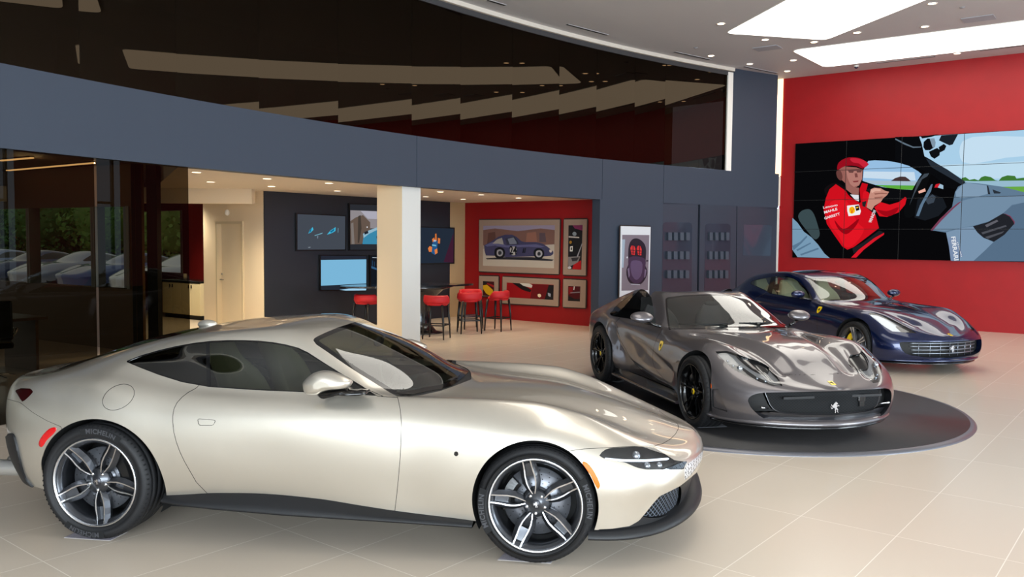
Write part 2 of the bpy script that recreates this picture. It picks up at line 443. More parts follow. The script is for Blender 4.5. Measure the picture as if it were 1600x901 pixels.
def wheel(parent, c, R, w, rim, style, mats, side=-1, steer=0.0, tyre_text=True, seg=72, group=None, cal_ang=150):
    """c: hub centre at the tyre's mid width; side -1: outer face to -y.  built in local axes, outer face toward -y"""
    hub = empty('wheel', c, steer + (0 if side < 0 else math.pi), parent)
    hw = w/2; o = -hw
    # tyre
    t = MB(); sh = 0.022
    prof = [(rim+0.002, o+0.030), (rim+0.004, o+0.012), (rim+0.016, o+0.002), (rim+0.03, o+0.0005), (R-0.055, o-0.002), (R-0.030, o+0.003), (R-0.012, o+0.016), (R-0.002, o+0.034)]
    for g in (-0.30, -0.10, 0.10, 0.30):
        y = g*w; prof += [(R, y-0.006), (R-0.006, y-0.005), (R-0.006, y+0.005), (R, y+0.006)]
    prof += [(R-0.002, hw-0.034), (R-0.012, hw-0.016), (R-0.055, hw+0.002), (rim+0.016, hw-0.002), (rim+0.002, hw-0.03)]
    t.lathe(prof, 'y', seg)
    # sipes: small dark blocks on the shoulder
    tyre = t.build('tyre', mats['tyre'], hub)
    tr = MB()
    for i in range(seg):
        a = 2*math.pi*i/seg
        for yy0, yy1, rr0, rr1 in ((o+0.012, o+0.052, R-0.0105, R+0.0012),):
            ca, sa = math.cos(a), math.sin(a); ca2, sa2 = math.cos(a+0.028), math.sin(a+0.028)
            tr.add([(ca*rr0, yy0, sa*rr0), (ca2*rr0, yy0, sa2*rr0), (ca2*rr1, yy1, sa2*rr1), (ca*rr1, yy1, sa*rr1),
                    (ca*(rr0-.004), yy0-.002, sa*(rr0-.004)), (ca2*(rr0-.004), yy0-.002, sa2*(rr0-.004))], [(0, 1, 2, 3), (0, 4, 5, 1)])
    tr.build('tread_block', mats['tread'], tyre)
    if tyre_text:
        tx = MB(); rm = (R+rim)/2+0.004
        for a0 in (math.radians(80), math.radians(258)) if style != 'roma_front' else (math.radians(8), math.radians(188)):
            V, F = text_mesh('MICHELIN', 0.040, 0.0, space=1.12, bold=0.0012)
            ang = a0 - V[:, 0]/rm; rad = rm+V[:, 1]
            tx = MB(); tx.add(np.stack([np.cos(ang)*rad, np.full(len(V), o-0.0035), np.sin(ang)*rad], -1), F); tx.build('tyre_lettering', mats['tyre_text'], tyre, fix=False)
            # raised band behind the letters
            k = 14; half = 0.13/rm
            A = [(math.cos(a0-half+2*half*i/k)*(rm+d), o-0.0026, math.sin(a0-half+2*half*i/k)*(rm+d)) for i in range(k+1) for d in (-0.02, 0.02)]
            tb = MB(); tb.add(A, [(2*i, 2*i+1, 2*i+3, 2*i+2) for i in range(k)]); tb.build('letter_band', mats['tread'], tyre, fix=False)
    # rim barrel and lip
    b = MB()
    b.lathe([(rim+0.004, o+0.014), (rim+0.005, o+0.006), (rim-0.004, o+0.003), (rim-0.010, o+0.010), (rim-0.012, o+0.022)], 'y', seg)
    lip = b.build('rim_lip', mats['machined'] if style.startswith('roma') else mats['rim'], hub)
    b = MB(); b.lathe([(rim-0.012, o+0.022), (rim-0.030, o+0.036), (rim-0.036, o+0.07), (rim-0.040, hw-0.06), (rim-0.010, hw-0.012)], 'y', seg)
    b.build('rim_barrel', mats['rim'], hub)
    yf = o+0.030          # spoke face
    if style.startswith('roma'):
        off = math.radians(18 if style == 'roma_front' else -6)
        sp_dark = MB(); sp_f = MB()
        for k in range(5):
            th = 2*math.pi*k/5 + math.radians(102 if style == 'roma_front' else 61.5)
            ct, st = math.cos(th), math.sin(th)
            def P(r, q, y): return (r*ct - q*st, y, r*st + q*ct)
            rr = [0.060, 0.090, 0.125, 0.165, 0.205, 0.235, rim-0.008]
            qi = [0.004, 0.014, 0.022, 0.0235, 0.020, 0.0185, 0.018]      # inner edge of each leaf arm
            wv = [0.009, 0.011, 0.0125, 0.0125, 0.012, 0.0115, 0.012]
            yy = [yf+0.012, yf+0.006, yf+0.002, yf-0.001, yf-0.004, yf-0.010, yf-0.018]
            for sg in (1, -1):
                A = []
                for r, q, ww, y in zip(rr, qi, wv, yy):
                    A += [P(r, sg*q, y), P(r, sg*(q+ww*0.62), y-0.001), P(r, sg*(q+ww*2.5), y+0.022), P(r, sg*(q+ww*2.1), y+0.05), P(r, sg*q*0.9, y+0.035)]
                F = []
                for i in range(6):
                    for j in range(5):
                        a, b2 = i*5+j, i*5+(j+1) % 5; F.append((a, b2, b2+5, a+5))
                # faces j==0 carry the machined skin
                base = len(sp_dark.v)
                sp_dark.add(A, [f for n_, f in enumerate(F) if n_ % 5 != 0] + [(30, 31, 32, 33, 34)])
                sp_f.add(A, [f for n_, f in enumerate(F) if n_ % 5 == 0])
            # recessed web between the two arms
            sp_dark.add([P(0.16, -0.024, yf+0.030), P(0.16, 0.024, yf+0.030), P(rim-0.01, 0.015, yf+0.012), P(rim-0.01, -0.015, yf+0.012)], [(0, 1, 2, 3)])
        spokes = sp_dark.build('spokes', mats['rim'], hub)
        sp_f.build('spoke_face', mats['machined'], hub, fix=False)
        cen = MB(); cen.lathe([(0.0, yf+0.004), (0.028, yf+0.004), (0.032, yf+0.008), (0.075, yf+0.014), (0.080, yf+0.05), (0.0, yf+0.05)], 'y', 40)
        cen.build('hub', mats['rim'], hub)
        capm = mats['cap']; horse_m = mats['chrome']; yc = yf+0.002
    elif style == 'gts':
        sp = MB()
        for k in range(10):
            th = 2*math.pi*(k//2)/5 + (0.13 if k % 2 else -0.13) + 0.3
            ct, st = math.cos(th), math.sin(th)
            def P(r, q, y): return (r*ct - q*st, y, r*st + q*ct)
            sg = 1 if k % 2 else -1
            rr = [0.045, 0.10, 0.17, rim-0.006]; A = []
            for r, ww, y, dq in zip(rr, (0.011, 0.009, 0.008, 0.011), (yf+0.014, yf+0.004, yf-0.002, yf-0.018), (-0.004, 0.0, 0.004, 0.010)):
                q = sg*dq*2.2
                A += [P(r, q-ww, y+0.006), P(r, q, y), P(r, q+ww, y+0.006), P(r, q+ww, y+0.04), P(r, q-ww, y+0.04)]
            F = [(i*5+j, i*5+(j+1) % 5, (i+1)*5+(j+1) % 5, (i+1)*5+j) for i in range(3) for j in range(5)]
            sp.add(A, F)
        sp.build('spokes', mats['rim'], hub)
        cen = MB(); cen.lathe([(0.0, yf), (0.030, yf), (0.036, yf+0.006), (0.062, yf+0.012), (0.066, yf+0.05)], 'y', 32); cen.build('hub', mats['rim'], hub)
        capm = mats['yellow']; horse_m = mats['black']; yc = yf-0.001
    else:
        sp = MB()
        for k in range(5):
            th = 2*math.pi*k/5 + 0.5; ct, st = math.cos(th), math.sin(th)
            def P(r, q, y): return (r*ct - q*st, y, r*st + q*ct)
            for sg in (1, -1):
                A = []
                for r, q, ww, y in zip((0.05, 0.12, 0.19, rim-0.006), (0.012, 0.016, 0.022, 0.028), (0.012, 0.012, 0.013, 0.018), (yf+0.012, yf+0.004, yf-0.004, yf-0.018)):
                    A += [P(r, sg*q-ww, y+0.006), P(r, sg*q, y), P(r, sg*q+ww, y+0.006), P(r, sg*q+ww, y+0.04), P(r, sg*q-ww, y+0.04)]
                sp.add(A, [(i*5+j, i*5+(j+1) % 5, (i+1)*5+(j+1) % 5, (i+1)*5+j) for i in range(3) for j in range(5)])
        sp.build('spokes', mats['machined'], hub)
        cen = MB(); cen.lathe([(0.0, yf), (0.030, yf), (0.036, yf+0.006), (0.062, yf+0.012), (0.066, yf+0.05)], 'y', 32); cen.build('hub', mats['machined'], hub)
        capm = mats['yellow']; horse_m = mats['black']; yc = yf-0.001
    cp = MB(); cp.lathe([(0.0, yc-0.003), (0.026, yc-0.003), (0.029, yc+0.002)], 'y', 28); cap = cp.build('hub_cap', capm, hub)
    hs = MB(); hs.prism(horse(0.034), 0.001, (0, yc-0.0035, 0), (1, 0, 0), (0, 0, 1)); hs.build('cap_emblem', horse_m, cap)
    nb = 5
    for k in range(nb):
        a = 2*math.pi*(k+0.5)/nb + math.pi/2; r = 0.054
        bo = MB(); bo.lathe([(0.0, -0.004), (0.008, -0.003), (0.0105, 0.003), (0.0105, 0.03)], 'y', 14); bo.xf(lambda p: (p[0]+r*math.cos(a), p[1]+yf+0.010, p[2]+r*math.sin(a)))
        bo.build('wheel_bolt', mats['chrome'] if style.startswith('roma') else mats['rim'], hub)
    # brake
    yd = o+0.105
    d = MB(); d.lathe([(0.07, yd), (0.195, yd), (0.195, yd+0.034), (0.07, yd+0.034)], 'y', 56); disc = d.build('brake_disc', mats['disc'], hub)
    ho = MB()
    for k in range(20):
        for j, r in enumerate((0.105, 0.13, 0.155, 0.18)):
            a = 2*math.pi*(k+j*0.25)/20; ho.lathe([(0, yd-0.0012), (0.0036, yd-0.0012)], 'y', 8, (r*math.cos(a), 0, r*math.sin(a)))
    ho.build('disc_hole', mats['black'], disc)
    hb = MB(); hb.lathe([(0.0, yd-0.012), (0.085, yd-0.008), (0.09, yd+0.01)], 'y', 32); hb.build('disc_bell', mats['rim'], disc)
    ca = math.radians(cal_ang)
    cl = MB(); n = 10; A = []
    for i in range(n+1):
        a = ca - 0.52 + 1.04*i/n; e = 0.75+0.25*math.sin(math.pi*i/n)
        for r, y in ((0.128, yd-0.028*e), (0.150, yd-0.045*e), (0.196, yd-0.045*e), (0.212, yd-0.02), (0.212, yd+0.06), (0.128, yd+0.06)): A.append((r*math.cos(a), y, r*math.sin(a)))
    F = [(i*6+j, i*6+(j+1) % 6, (i+1)*6+(j+1) % 6, (i+1)*6+j) for i in range(n) for j in range(6)] + [tuple(range(6)), tuple(n*6+j for j in range(6))]
    cl.add(A, F); cl.build('brake_caliper', mats['caliper'], hub)
    bk = MB(); bk.lathe([(0.0, hw-0.03), (rim-0.02, hw-0.03)], 'y', 40); bk.build('inner_shield', mats['black'], hub)
    return hub

def wheel_well(parent, S, cx, cz, r, mats, depth=0.42, zmin=0.16):
    """dark liner behind an arch, outer rim follows the body surface"""
    th = np.linspace(math.radians(-28), math.radians(208), 64)
    pts = [(cx+r*math.cos(a), cz+r*math.sin(a)) for a in th]
    y = surf_y(S, pts)
    k = np.array([.25, .5, .25])
    for _ in range(3): y = np.convolve(np.pad(y, 1, 'edge'), k, 'valid')
    for sg in (1, -1):
        m = MB()
        G = np.array([[(p[0], sg*(yy+d), p[1]) for d in (0.001, 0.012, depth)] for p, yy in zip(pts, y)])
        m.grid(G)
        ya = (y.mean()+depth)*sg
        m.add([(cx, ya, cz)] + [(p[0], (yy+depth)*sg, p[1]) for p, yy in zip(pts, y)], [(0, i+1, i+2) for i in range(len(pts)-1)])
        m.build('wheel_well', mats['liner'], parent, fix=False)
        # thin rolled lip
    return y
def seat(parent, x, y, z, mats, w=0.50, lean=0.38):
    s = empty('seat', (x, y, z), 0, parent)
    def cush(name, P, wid, th, side):
        # padded shell swept along P (x,z), with side bolsters
        n = 13; G = []
        for (px, pz, ww, t) in P:
            row = []
            for k in range(n):
                u = -1 + 2*k/(n-1); b = t*(1-abs(u)**3*0.4) + side*max(0, abs(u)-0.55)*1.6
                row.append((px, u*ww*wid/2, pz, b))
            G.append(row)
        return G
    m = MB()
    P = [(0.30, 0.10), (0.24, 0.16), (0.0, 0.13), (-0.22, 0.11), (-0.28, 0.15)]
    V = []; n = 13
    for px, pz in P:
        for k in range(n):
            u = -1+2*k/(n-1); V.append((px, u*w/2, pz+max(0, abs(u)-0.55)*0.13))
    F = [(i*n+k, (i+1)*n+k, (i+1)*n+k+1, i*n+k+1) for i in range(len(P)-1) for k in range(n-1)]
    m.add(V, F, True); o = m.build('seat_cushion', mats['seat'], s)
    md = o.modifiers.new('t', 'SOLIDIFY'); md.thickness = 0.11; md.offset = -1
    o.modifiers.new('s', 'SUBSURF').render_levels = 1
    m = MB(); V = []
    B = [(0.0, 0.02, .92), (0.06, 0.14, .98), (0.12, 0.28, 1.0), (0.21, 0.44, .98), (0.29, 0.58, .8), (0.33, 0.66, .5), (0.37, 0.75, .46), (0.39, 0.80, .36)]
    for dx, dz, ww in B:
        for k in range(n):
            u = -1+2*k/(n-1); V.append((-0.26-dx*lean*2.1+max(0, abs(u)-0.55)*0.16*(dz < .6), u*w/2*ww, 0.11+dz))
    F = [(i*n+k, (i+1)*n+k, (i+1)*n+k+1, i*n+k+1) for i in range(len(B)-1) for k in range(n-1)]
    m.add(V, F, True); o = m.build('seat_back', mats['seat'], s)
    md = o.modifiers.new('t', 'SOLIDIFY'); md.thickness = 0.10; md.offset = 1
    o.modifiers.new('s', 'SUBSURF').render_levels = 1
    return s
def steering_wheel(parent, c, mats, r=0.18, tilt=0.42):
    m = MB(); ct, st = math.cos(tilt), math.sin(tilt)
    def T(p): # local disc in y-z, facing -x, leaned
        return (c[0]-p[0]*ct - p[2]*st, c[1]+p[1], c[2]+p[2]*ct-p[0]*st)
    pts = [T((0, r*math.cos(a), r*math.sin(a))) for a in np.linspace(0, 2*math.pi, 33)[:-1]]
    m.tube(pts, 0.017, 8, closed=True)
    for a in (0, math.pi, -math.pi/2): m.tube([T((0.0, 0.17*math.cos(a), 0.17*math.sin(a))), T((-0.03, 0.04*math.cos(a), 0.04*math.sin(a)))], 0.014, 8)
    m.sphere(T((-0.03, 0, 0)), (0.03, 0.07, 0.06), 16, 8)
    m.tube([T((-0.03, 0, 0)), T((-0.25, 0, -0.05))], 0.03, 10)
    return m.build('steering_wheel', mats['dash'], parent)
def cabin(parent, x0, x1, w, zf, mats, xd, zd, ysteer=0.36, seats=((-1.35, .38), (-1.35, -.38)), zs=0.33, dash_w=None):
    """floor tub, bulkheads, dashboard, seats, wheel"""
    m = MB(); m.box(((x0+x1)/2, 0, zf), (x1-x0, 2*w, 0.02)); 
    for s in (1, -1): m.box(((x0+x1)/2, s*w, zf+0.26), (x1-x0, 0.02, 0.52))
    m.build('cabin_floor', mats['liner'], parent)
    d = MB(); n = 17; dw = dash_w or w; G = []
    for dx, dz in ((0.42, -0.02), (0.2, 0.0), (0.06, 0.0), (0.0, -0.02), (-0.03, -0.07), (-0.02, -0.16), (0.05, -0.30), (0.12, -0.45)):
        G.append([(xd+dx-0.10*(abs(u)**2.5), u*dw, zd+dz+0.045*math.exp(-((u*dw-ysteer)/0.17)**2)*(1 if dx < 0.2 else 0) - 0.02*abs(u)**3) for u in np.linspace(-1, 1, n)])
    d.grid(np.array(G)); d.build('dashboard', mats['dash'], parent)
    steering_wheel(parent, (xd-0.22, ysteer, zd-0.05), mats)
    for x, y in seats: seat(parent, x, y, zs-0.06, mats)
    t = MB(); t.box((xd-0.55, 0, zf+0.22), (1.3, 0.22, 0.36), bev=0.04); t.build('centre_console', mats['dash'], parent)
def shield(h):
    """heater-shield outline"""
    w = h*0.72
    return [(-w/2, h*.44), (-w*.2, h*.5), (w*.2, h*.5), (w/2, h*.44), (w*.5, h*.05), (w*.36, -h*.25), (w*.12, -h*.46), (0, -h*.5), (-w*.12, -h*.46), (-w*.36, -h*.25), (-w*.5, h*.05)]
# ------------------------------------------------------------------ silver coupe in front
def car_mats(paint, **k):
    d = dict(paint=paint, tyre=mat('tyre rubber', (23, 23, 25), 0.62, bump=(180, .25)), tread=mat('tread rubber', (15, 15, 16), 0.8), tyre_text=mat('tyre letters', (62, 62, 66), 0.55),
             rim=mat('dark wheel lacquer', (72, 74, 79), 0.3, 0.8, coat=0.6), machined=mat('machined alloy', (225, 226, 230), 0.22, 1.0), chrome=mat('bright chrome', (230, 230, 232), 0.08, 1.0),
             cap=mat('hub cap grey', (60, 60, 64), 0.3, 0.6), black=mat('matt black', (8, 8, 9), 0.6), gloss=mat('gloss black', (7, 7, 9), 0.12, coat=0.5), liner=mat('dark liner', (6, 6, 7), 0.9),
             disc=mat('ceramic disc', (120, 122, 128), 0.35, 0.7), caliper=mat('black caliper', (10, 10, 11), 0.35, coat=0.3), plastic=mat('textured black plastic', (24, 24, 26), 0.5, bump=(400, .2)),
             seat=mat('cream leather', (222, 208, 178), 0.5), dash=mat('charcoal leather', (26, 27, 30), 0.5), glass=glass('car window', (92, 98, 88)), screen=glass('windscreen', (205, 215, 205), 1.7),
             yellow=mat('badge yellow', (245, 205, 20), 0.3, coat=0.5), orange=mat('marker orange', (255, 104, 4), 0.45, emit=(255, 100, 0), estr=0.3), red=mat('marker red', (190, 12, 18), 0.2, coat=0.8, emit=(200, 10, 15), estr=0.12),
             lamp=glass('lamp cover', (235, 238, 240)), lampin=mat('lamp reflector', (170, 175, 182), 0.18, 0.9), led=mat('lamp light guide', (240, 244, 248), 0.2, emit=(235, 242, 255), estr=0.7), carbon=mat('carbon black', (16, 16, 18), 0.25, coat=0.8))
    d.update(k); return d

def paint_mat(name, base, metal=0.75, rough=0.32, flake=0.0):
    m = mat(name, base, rough, metal, coat=1.0, coatr=0.015)
    if not flake: return m
    nt = m.node_tree; b = nt.nodes['Principled BSDF']
    tc = nt.nodes.new('ShaderNodeTexCoord'); v = nt.nodes.new('ShaderNodeTexVoronoi'); v.inputs['Scale'].default_value = 900
    nt.links.new(tc.outputs['Object'], v.inputs['Vector'])
    bw = nt.nodes.new('ShaderNodeRGBToBW'); nt.links.new(v.outputs['Color'], bw.inputs[0])
    mr = nt.nodes.new('ShaderNodeMapRange'); mr.inputs['To Min'].default_value = rough-flake*0.3; mr.inputs['To Max'].default_value = rough+flake*0.3
    nt.links.new(bw.outputs[0], mr.inputs['Value']); nt.links.new(mr.outputs[0], b.inputs['Roughness'])
    return m

def roma_curves():
    return [
     dict(y=[(-3.3, .86), (-2.66, .90), (-2.2, .895), (-1.5, .885), (-.5, .90), (0, .93), (.3, .925)],
          z=[(-3.66, .44), (-3.5, .36), (-3.3, .28), (-2.9, .26), (-2.24, .274), (-1.93, .298), (-1.66, .305), (-1.31, .292), (-1.03, .265), (-.82, .247), (-.38, .225), (0, .21), (.37, .215), (.6, .22), (.9, .25), (1.0, .27)], f=(.93, 2.3), r=(-3.57, 2.25)),
     dict(y=[(-3.3, .91), (-2.66, .975), (-2.2, .945), (-1.5, .915), (-.8, .908), (-.5, .925), (0, .955), (.3, .945)],
          z=[(-3.66, .52), (-3.3, .43), (-2.66, .45), (-2.2, .42), (-1.5, .42), (-.5, .38), (0, .40), (.3, .37), (.7, .36), (1.0, .37)], f=(.955, 2.3), r=(-3.61, 2.25)),
     dict(y=[(-3.3, .93), (-2.66, .987), (-2.2, .965), (-1.5, .932), (-.8, .925), (-.4, .945), (0, .972), (.3, .955)],
          z=[(-3.66, .64), (-3.3, .59), (-2.66, .62), (-2.2, .60), (-1.5, .58), (-.5, .56), (0, .58), (.3, .53), (.6, .475), (1.0, .455)], f=(.995, 2.3), r=(-3.64, 2.25)),
     dict(y=[(-3.3, .905), (-2.66, .968), (-2.2, .945), (-1.5, .925), (-.8, .915), (-.4, .93), (0, .945), (.3, .91)],
          z=[(-3.66, .78), (-3.3, .78), (-2.66, .80), (-2.2, .78), (-1.5, .76), (-.8, .745), (-.4, .74), (0, .735), (.3, .665), (.6, .58), (1.0, .53)], f=(1.005, 2.3), r=(-3.65, 2.25)),
     dict(y=[(-3.3, .835), (-2.9, .88), (-2.66, .90), (-2.2, .885), (-1.5, .875), (-.8, .868), (-.4, .868), (0, .865), (.3, .83)],
          z=[(-3.66, .855), (-3.3, .885), (-2.9, .93), (-2.66, .94), (-2.2, .89), (-1.5, .862), (-.8, .85), (-.4, .845), (0, .825), (.3, .745), (.6, .645), (.8, .59), (1.0, .555)], f=(.995, 2.3), r=(-3.65, 2.25)),
     dict(y=[(-3.3, .73), (-2.9, .775), (-2.66, .79), (-2.2, .795), (-1.5, .80), (-.8, .79), (-.4, .752), (0, .72), (.3, .68)],
          z=[(-3.66, .885), (-3.3, .925), (-2.9, .985), (-2.66, 1.0), (-2.5, .985), (-2.2, .955), (-2.0, .932), (-1.5, .922), (-1.0, .914), (-.8, .903), (-.35, .902), (-.05, .890), (.2, .835), (.45, .735), (.6, .672), (.8, .607), (1.0, .57)], f=(.975, 2.3), r=(-3.64, 2.25)),
     dict(y=[(-3.3, .56), (-2.9, .60), (-2.66, .625), (-2.2, .67), (-1.84, .68), (-1.65, .67), (-1.49, .66), (-1.2, .67), (-1.0, .69), (-.8, .68), (-.4, .60), (0, .55), (.3, .50)],
          z=[(-3.66, .875), (-3.3, .93), (-2.9, 1.035), (-2.66, 1.092), (-2.4, 1.145), (-2.2, 1.178), (-2.06, 1.198), (-1.84, 1.21), (-1.65, 1.203), (-1.49, 1.172), (-1.35, 1.119), (-1.2, 1.045), (-1.1, .99), (-1.0, .94), (-.8, .893), (-.6, .88), (-.4, .868), (0, .835), (.3, .765), (.6, .668), (.8, .612), (1.0, .578)], f=(.965, 2.3), r=(-3.63, 2.25)),
     dict(y=[(-3.3, .40), (-2.6, .44), (-2.0, .48), (-1.5, .47), (-1, .45), (-.4, .38), (0, .33), (.3, .29)],
          z=[(-3.66, .885), (-3.3, .94), (-2.9, 1.073), (-2.46, 1.188), (-2.0, 1.255), (-1.65, 1.278), (-1.5, 1.253), (-1.35, 1.192), (-1.1, 1.092), (-.9, .998), (-.75, .925), (-.67, .897), (-.6, .884), (-.4, .872), (0, .845), (.3, .778), (.6, .685), (.8, .625), (1.0, .585)], f=(.955, 2.3), r=(-3.63, 2.25)),
     dict(y=[(-3.3, 0), (.3, 0)],
          z=[(-3.66, .89), (-3.4, .938), (-3.12, 1.033), (-2.79, 1.138), (-2.46, 1.213), (-2.0, 1.282), (-1.65, 1.303), (-1.45, 1.277), (-1.3, 1.228), (-1.1, 1.145), (-.9, 1.045), (-.75, .965), (-.62, .90), (-.5, .886), (-.3, .88), (0, .862), (.3, .803), (.6, .708), (.8, .64), (1.0, .585)], f=(.95, 2.3), r=(-3.63, 2.25)),
    ]
def build_roma():
    car = Car('silver_coupe', (0.2667, 5.6144, 0.0035), -0.1319); root = car.root
    tag(root, 'silver fastback coupe parked in front on the pale tiles, seen side-on', 'car')
    mt = car_mats(paint_mat('silver paint', (202, 194, 181), 0.74, 0.34, 0))
    A = lambda *p: crop(0, 460, 2.2518, p); B = lambda *p: crop(440, 460, 2.0426, p); C = lambda *p: crop(860, 600, 3.464, p)
    E = lambda *p: crop(480, 470, 5.3, p); F = lambda *p: crop(0, 560, 3.1077, p)
    G = loft(roma_curves(), -2.95, 0.30, dx=0.0085, nR=44, nF=64, nv=120, sig=3.2)
    S = half_to_full(G); full = S
    # wheel arches
    for cx, cz, rx, rz in ((-0.004, .345, .361, .371), (-2.645, .352, .402, .392)):
        g = np.hypot((S.V[:, 0]-cx)/rx, (S.V[:, 2]-cz)/rz)-1
        g = np.where((np.abs(S.V[:, 1]) > .45) & (S.V[:, 2] < .86), g, np.maximum(g, 0.2)); _, S = S.cut(g)
    # side glass
    dlo = A((440, 235), (500, 212), (560, 195), (620, 181), (680, 170), (740, 163), (800, 160), (860, 160), (910, 162), (960, 167), (1005, 175)) + \
        [(466.3, 543), (481, 550), (508.3, 567.5), (536.6, 585), (565, 602), (589.4, 618.1), (560, 616.5), (520, 614.8)] + A((1060, 343), (900, 336), (735, 325), (640, 308), (560, 283), (500, 260))
    gl, S = S.cut(car.fpoly(S, dlo))
    edge, gl = gl.cut(-car.fpoly(gl, dlo)-1.6); 
    pil = A((724, 100), (738, 100), (740, 345), (727, 345))
    bp, gl = gl.cut(car.fpoly(gl, pil))
    for s, nm in zip(split_lr(edge), 'rl'): s.build('window_trim', mt['gloss'], root, thick=0.01)
    for s in split_lr(bp): s.build('window_pillar', mt['gloss'], root)
    q, f_ = gl.cut(car.px(gl.V)[:, 0]-326)
    build_pieces(q, 'quarter_window', mt['glass'], root, push=-.002)
    build_pieces(f_, 'side_window', mt['glass'], root, push=-.002)
    # windscreen with black surround and cowl
    zone = E((50, 325), (60, 308), (90, 290), (150, 262), (250, 220), (380, 178), (700, 150), (1500, 420), (1420, 600), (1352, 652), (1300, 672), (1200, 710), (1100, 745), (940, 780), (850, 788), (745, 790),
             (680, 755), (600, 705), (520, 655), (430, 600), (330, 535), (250, 480), (150, 410), (75, 360))
    ws, S = S.cut(np.where(S.V[:, 0] > -2.0, car.fpoly(S, zone), 9))
    scr = E((50, 325), (60, 308), (90, 290), (150, 262), (250, 220), (380, 178), (700, 150), (1500, 420), (1340, 580), (1280, 642), (1190, 705), (1100, 728), (1000, 745), (855, 776), (745, 790),
            (680, 755), (600, 705), (520, 655), (430, 600), (330, 535), (250, 480), (150, 410), (75, 360))
    w1, cowl = ws.cut(car.fpoly(ws, scr)); cowl.build('windscreen_cowl', mt['plastic'], root, push=-.004)
    w2, brd = w1.cut(car.fpoly(w1, scr)+6.5)
    brd.build('windscreen_border', mt['gloss'], root); w2.build('windscreen', mt['screen'], root)
    # rear window
    g = d_poly(S.V[:, :2], smooth_poly([(-2.32, 0), (-2.36, .30), (-2.44, .47), (-2.62, .52), (-3.0, .50), (-3.28, .45), (-3.34, .3), (-3.35, 0), (-3.34, -.3), (-3.28, -.45), (-3.0, -.50), (-2.62, -.52), (-2.44, -.47), (-2.36, -.30)], 5))
    rw, S = S.cut(np.where(S.V[:, 2] > .86, g, 9)); rw.build('rear_window', mt['gloss'], root, push=-.003)
    # front lower opening
    low = C((255, 785), (330, 782), (430, 767), (480, 738), (520, 690), (560, 640), (590, 607), (640, 582), (700, 552), (745, 517), (800, 470), (840, 430), (1100, 430), (1100, 1100), (200, 1100))
    lw, S = S.cut(np.where(S.V[:, 0] > .3, car.fpoly(S, low), 9))
    # nose grille
    gr = C((726, 462), (735, 442), (748, 428), (790, 395), (828, 358), (860, 340), (860, 400), (826, 400), (790, 452), (760, 492), (727, 520))
    ng, S = S.cut(np.where(S.V[:, 0] > .6, car.fpoly(S, gr), 9)); ng.build('nose_grille', MATS.get('perforated grille') or perf_mat(), root, push=-.001)
    # head lamps
    hl = C((262, 388), (280, 366), (300, 352), (330, 344), (450, 338), (560, 340), (600, 365), (640, 390), (672, 411), (720, 418), (742, 417), (728, 440), (722, 460), (650, 462), (520, 462), (470, 452), (400, 422), (300, 406))
    lamp, S = S.cut(np.where(S.V[:, 0] > .15, car.fpoly(S, hl), 9))
    for s in split_lr(lamp):
        hd = s.build('headlight', mt['lamp'], root)
        s.build('lamp_housing', mat('lamp housing', (20, 22, 26), 0.3, coat=0.3), hd, push=-.035)
        bl, _ = s.cut(np.maximum(d_line(car.px(s.V), C((292, 402), (400, 412), (520, 412), (640, 402)))-2.1, 0) - 1e-6 + 0*s.V[:, 0])
        bl, _ = s.cut(d_line(car.px(s.V), C((292, 402), (400, 411), (520, 411), (640, 400)))-1.9); bl.build('light_blade', mt['led'], hd, push=-.006)
        dk, _ = s.cut(car.fpoly(s, C((675, 414), (742, 417), (724, 455), (660, 455)))); dk.build('lamp_end', mt['gloss'], hd, push=-.002)
        pr = MB(); ys = s.V[:, 1].mean()
        for cpx, rad in ((C((540, 436))[0], .024), (C((600, 432))[0], .022), (C((470, 372))[0], .03)):
            i = np.argmin(((car.px(s.V)-cpx)**2).sum(1)); p = s.V[i]-s.N[i]*.028; pr = MB(); pr.sphere(p, rad, 14, 8); pr.build('lamp_lens', mt['lampin'], hd)
    # markers, caps, tail
    for poly, nm, mm, xx in ((B((958, 533), (972, 535), (990, 553), (1005, 578), (1016, 608), (1012, 621), (1004, 612), (985, 575)), 'side_marker', 'orange', (0, 1)),
                             (F((262, 333), (276, 338), (260, 365), (228, 395), (203, 430), (190, 424), (192, 400), (210, 370), (238, 342)), 'rear_marker', 'red', (-4, -2.5))):
        mk, S = S.cut(np.where((S.V[:, 0] > xx[0]) & (S.V[:, 0] < xx[1]), car.fpoly(S, poly, 1, 4), 9))
        for s in split_lr(mk): s.build(nm, mt[mm], root, push=.003, thick=.006)
    tl, S = S.cut(np.where(S.V[:, 0] < -2.8, car.fpoly(S, F((72, 155), (100, 143), (150, 145), (161, 162), (140, 185), (110, 212), (95, 192), (84, 172))), 9))
    build_pieces(tl, 'tail_light', mat('smoked red lens', (40, 4, 6), 0.1, coat=1.0), root, push=-.004)
    dif, S = S.cut(np.where(S.V[:, 0] < -2.6, car.fpoly(S, F((38, 375), (50, 362), (66, 364), (82, 400), (100, 480), (125, 570), (165, 620), (190, 635), (225, 640), (225, 760), (60, 760), (-40, 600), (-40, 420)), 1, 4), 9))
    build_pieces(dif, 'rear_diffuser', mt['plastic'], root, push=.012, thick=.02)
    # door with a gap all round
    door = A((700, 318), (690, 328), (662, 343), (640, 360), (622, 380), (612, 400), (607, 425), (607, 450), (611, 485), (620, 520), (633, 555), (650, 590), (690, 660), (745, 716), (760, 760)) + \
        B((355, 760), (360, 705), (368, 640), (374, 580), (379, 520), (382, 460), (383, 405), (379, 365), (371, 327)) + [(605, 619.6), (589.4, 618), (540, 590), (460, 560), (340, 590)]
    g = car.fpoly(S, door); dr, S = S.cut(g+0.75); gp, S = S.cut(car.fpoly(S, door)-0.1)
    for s in split_lr(gp): s.build('door_gap', mt['liner'], root, push=-.0015)
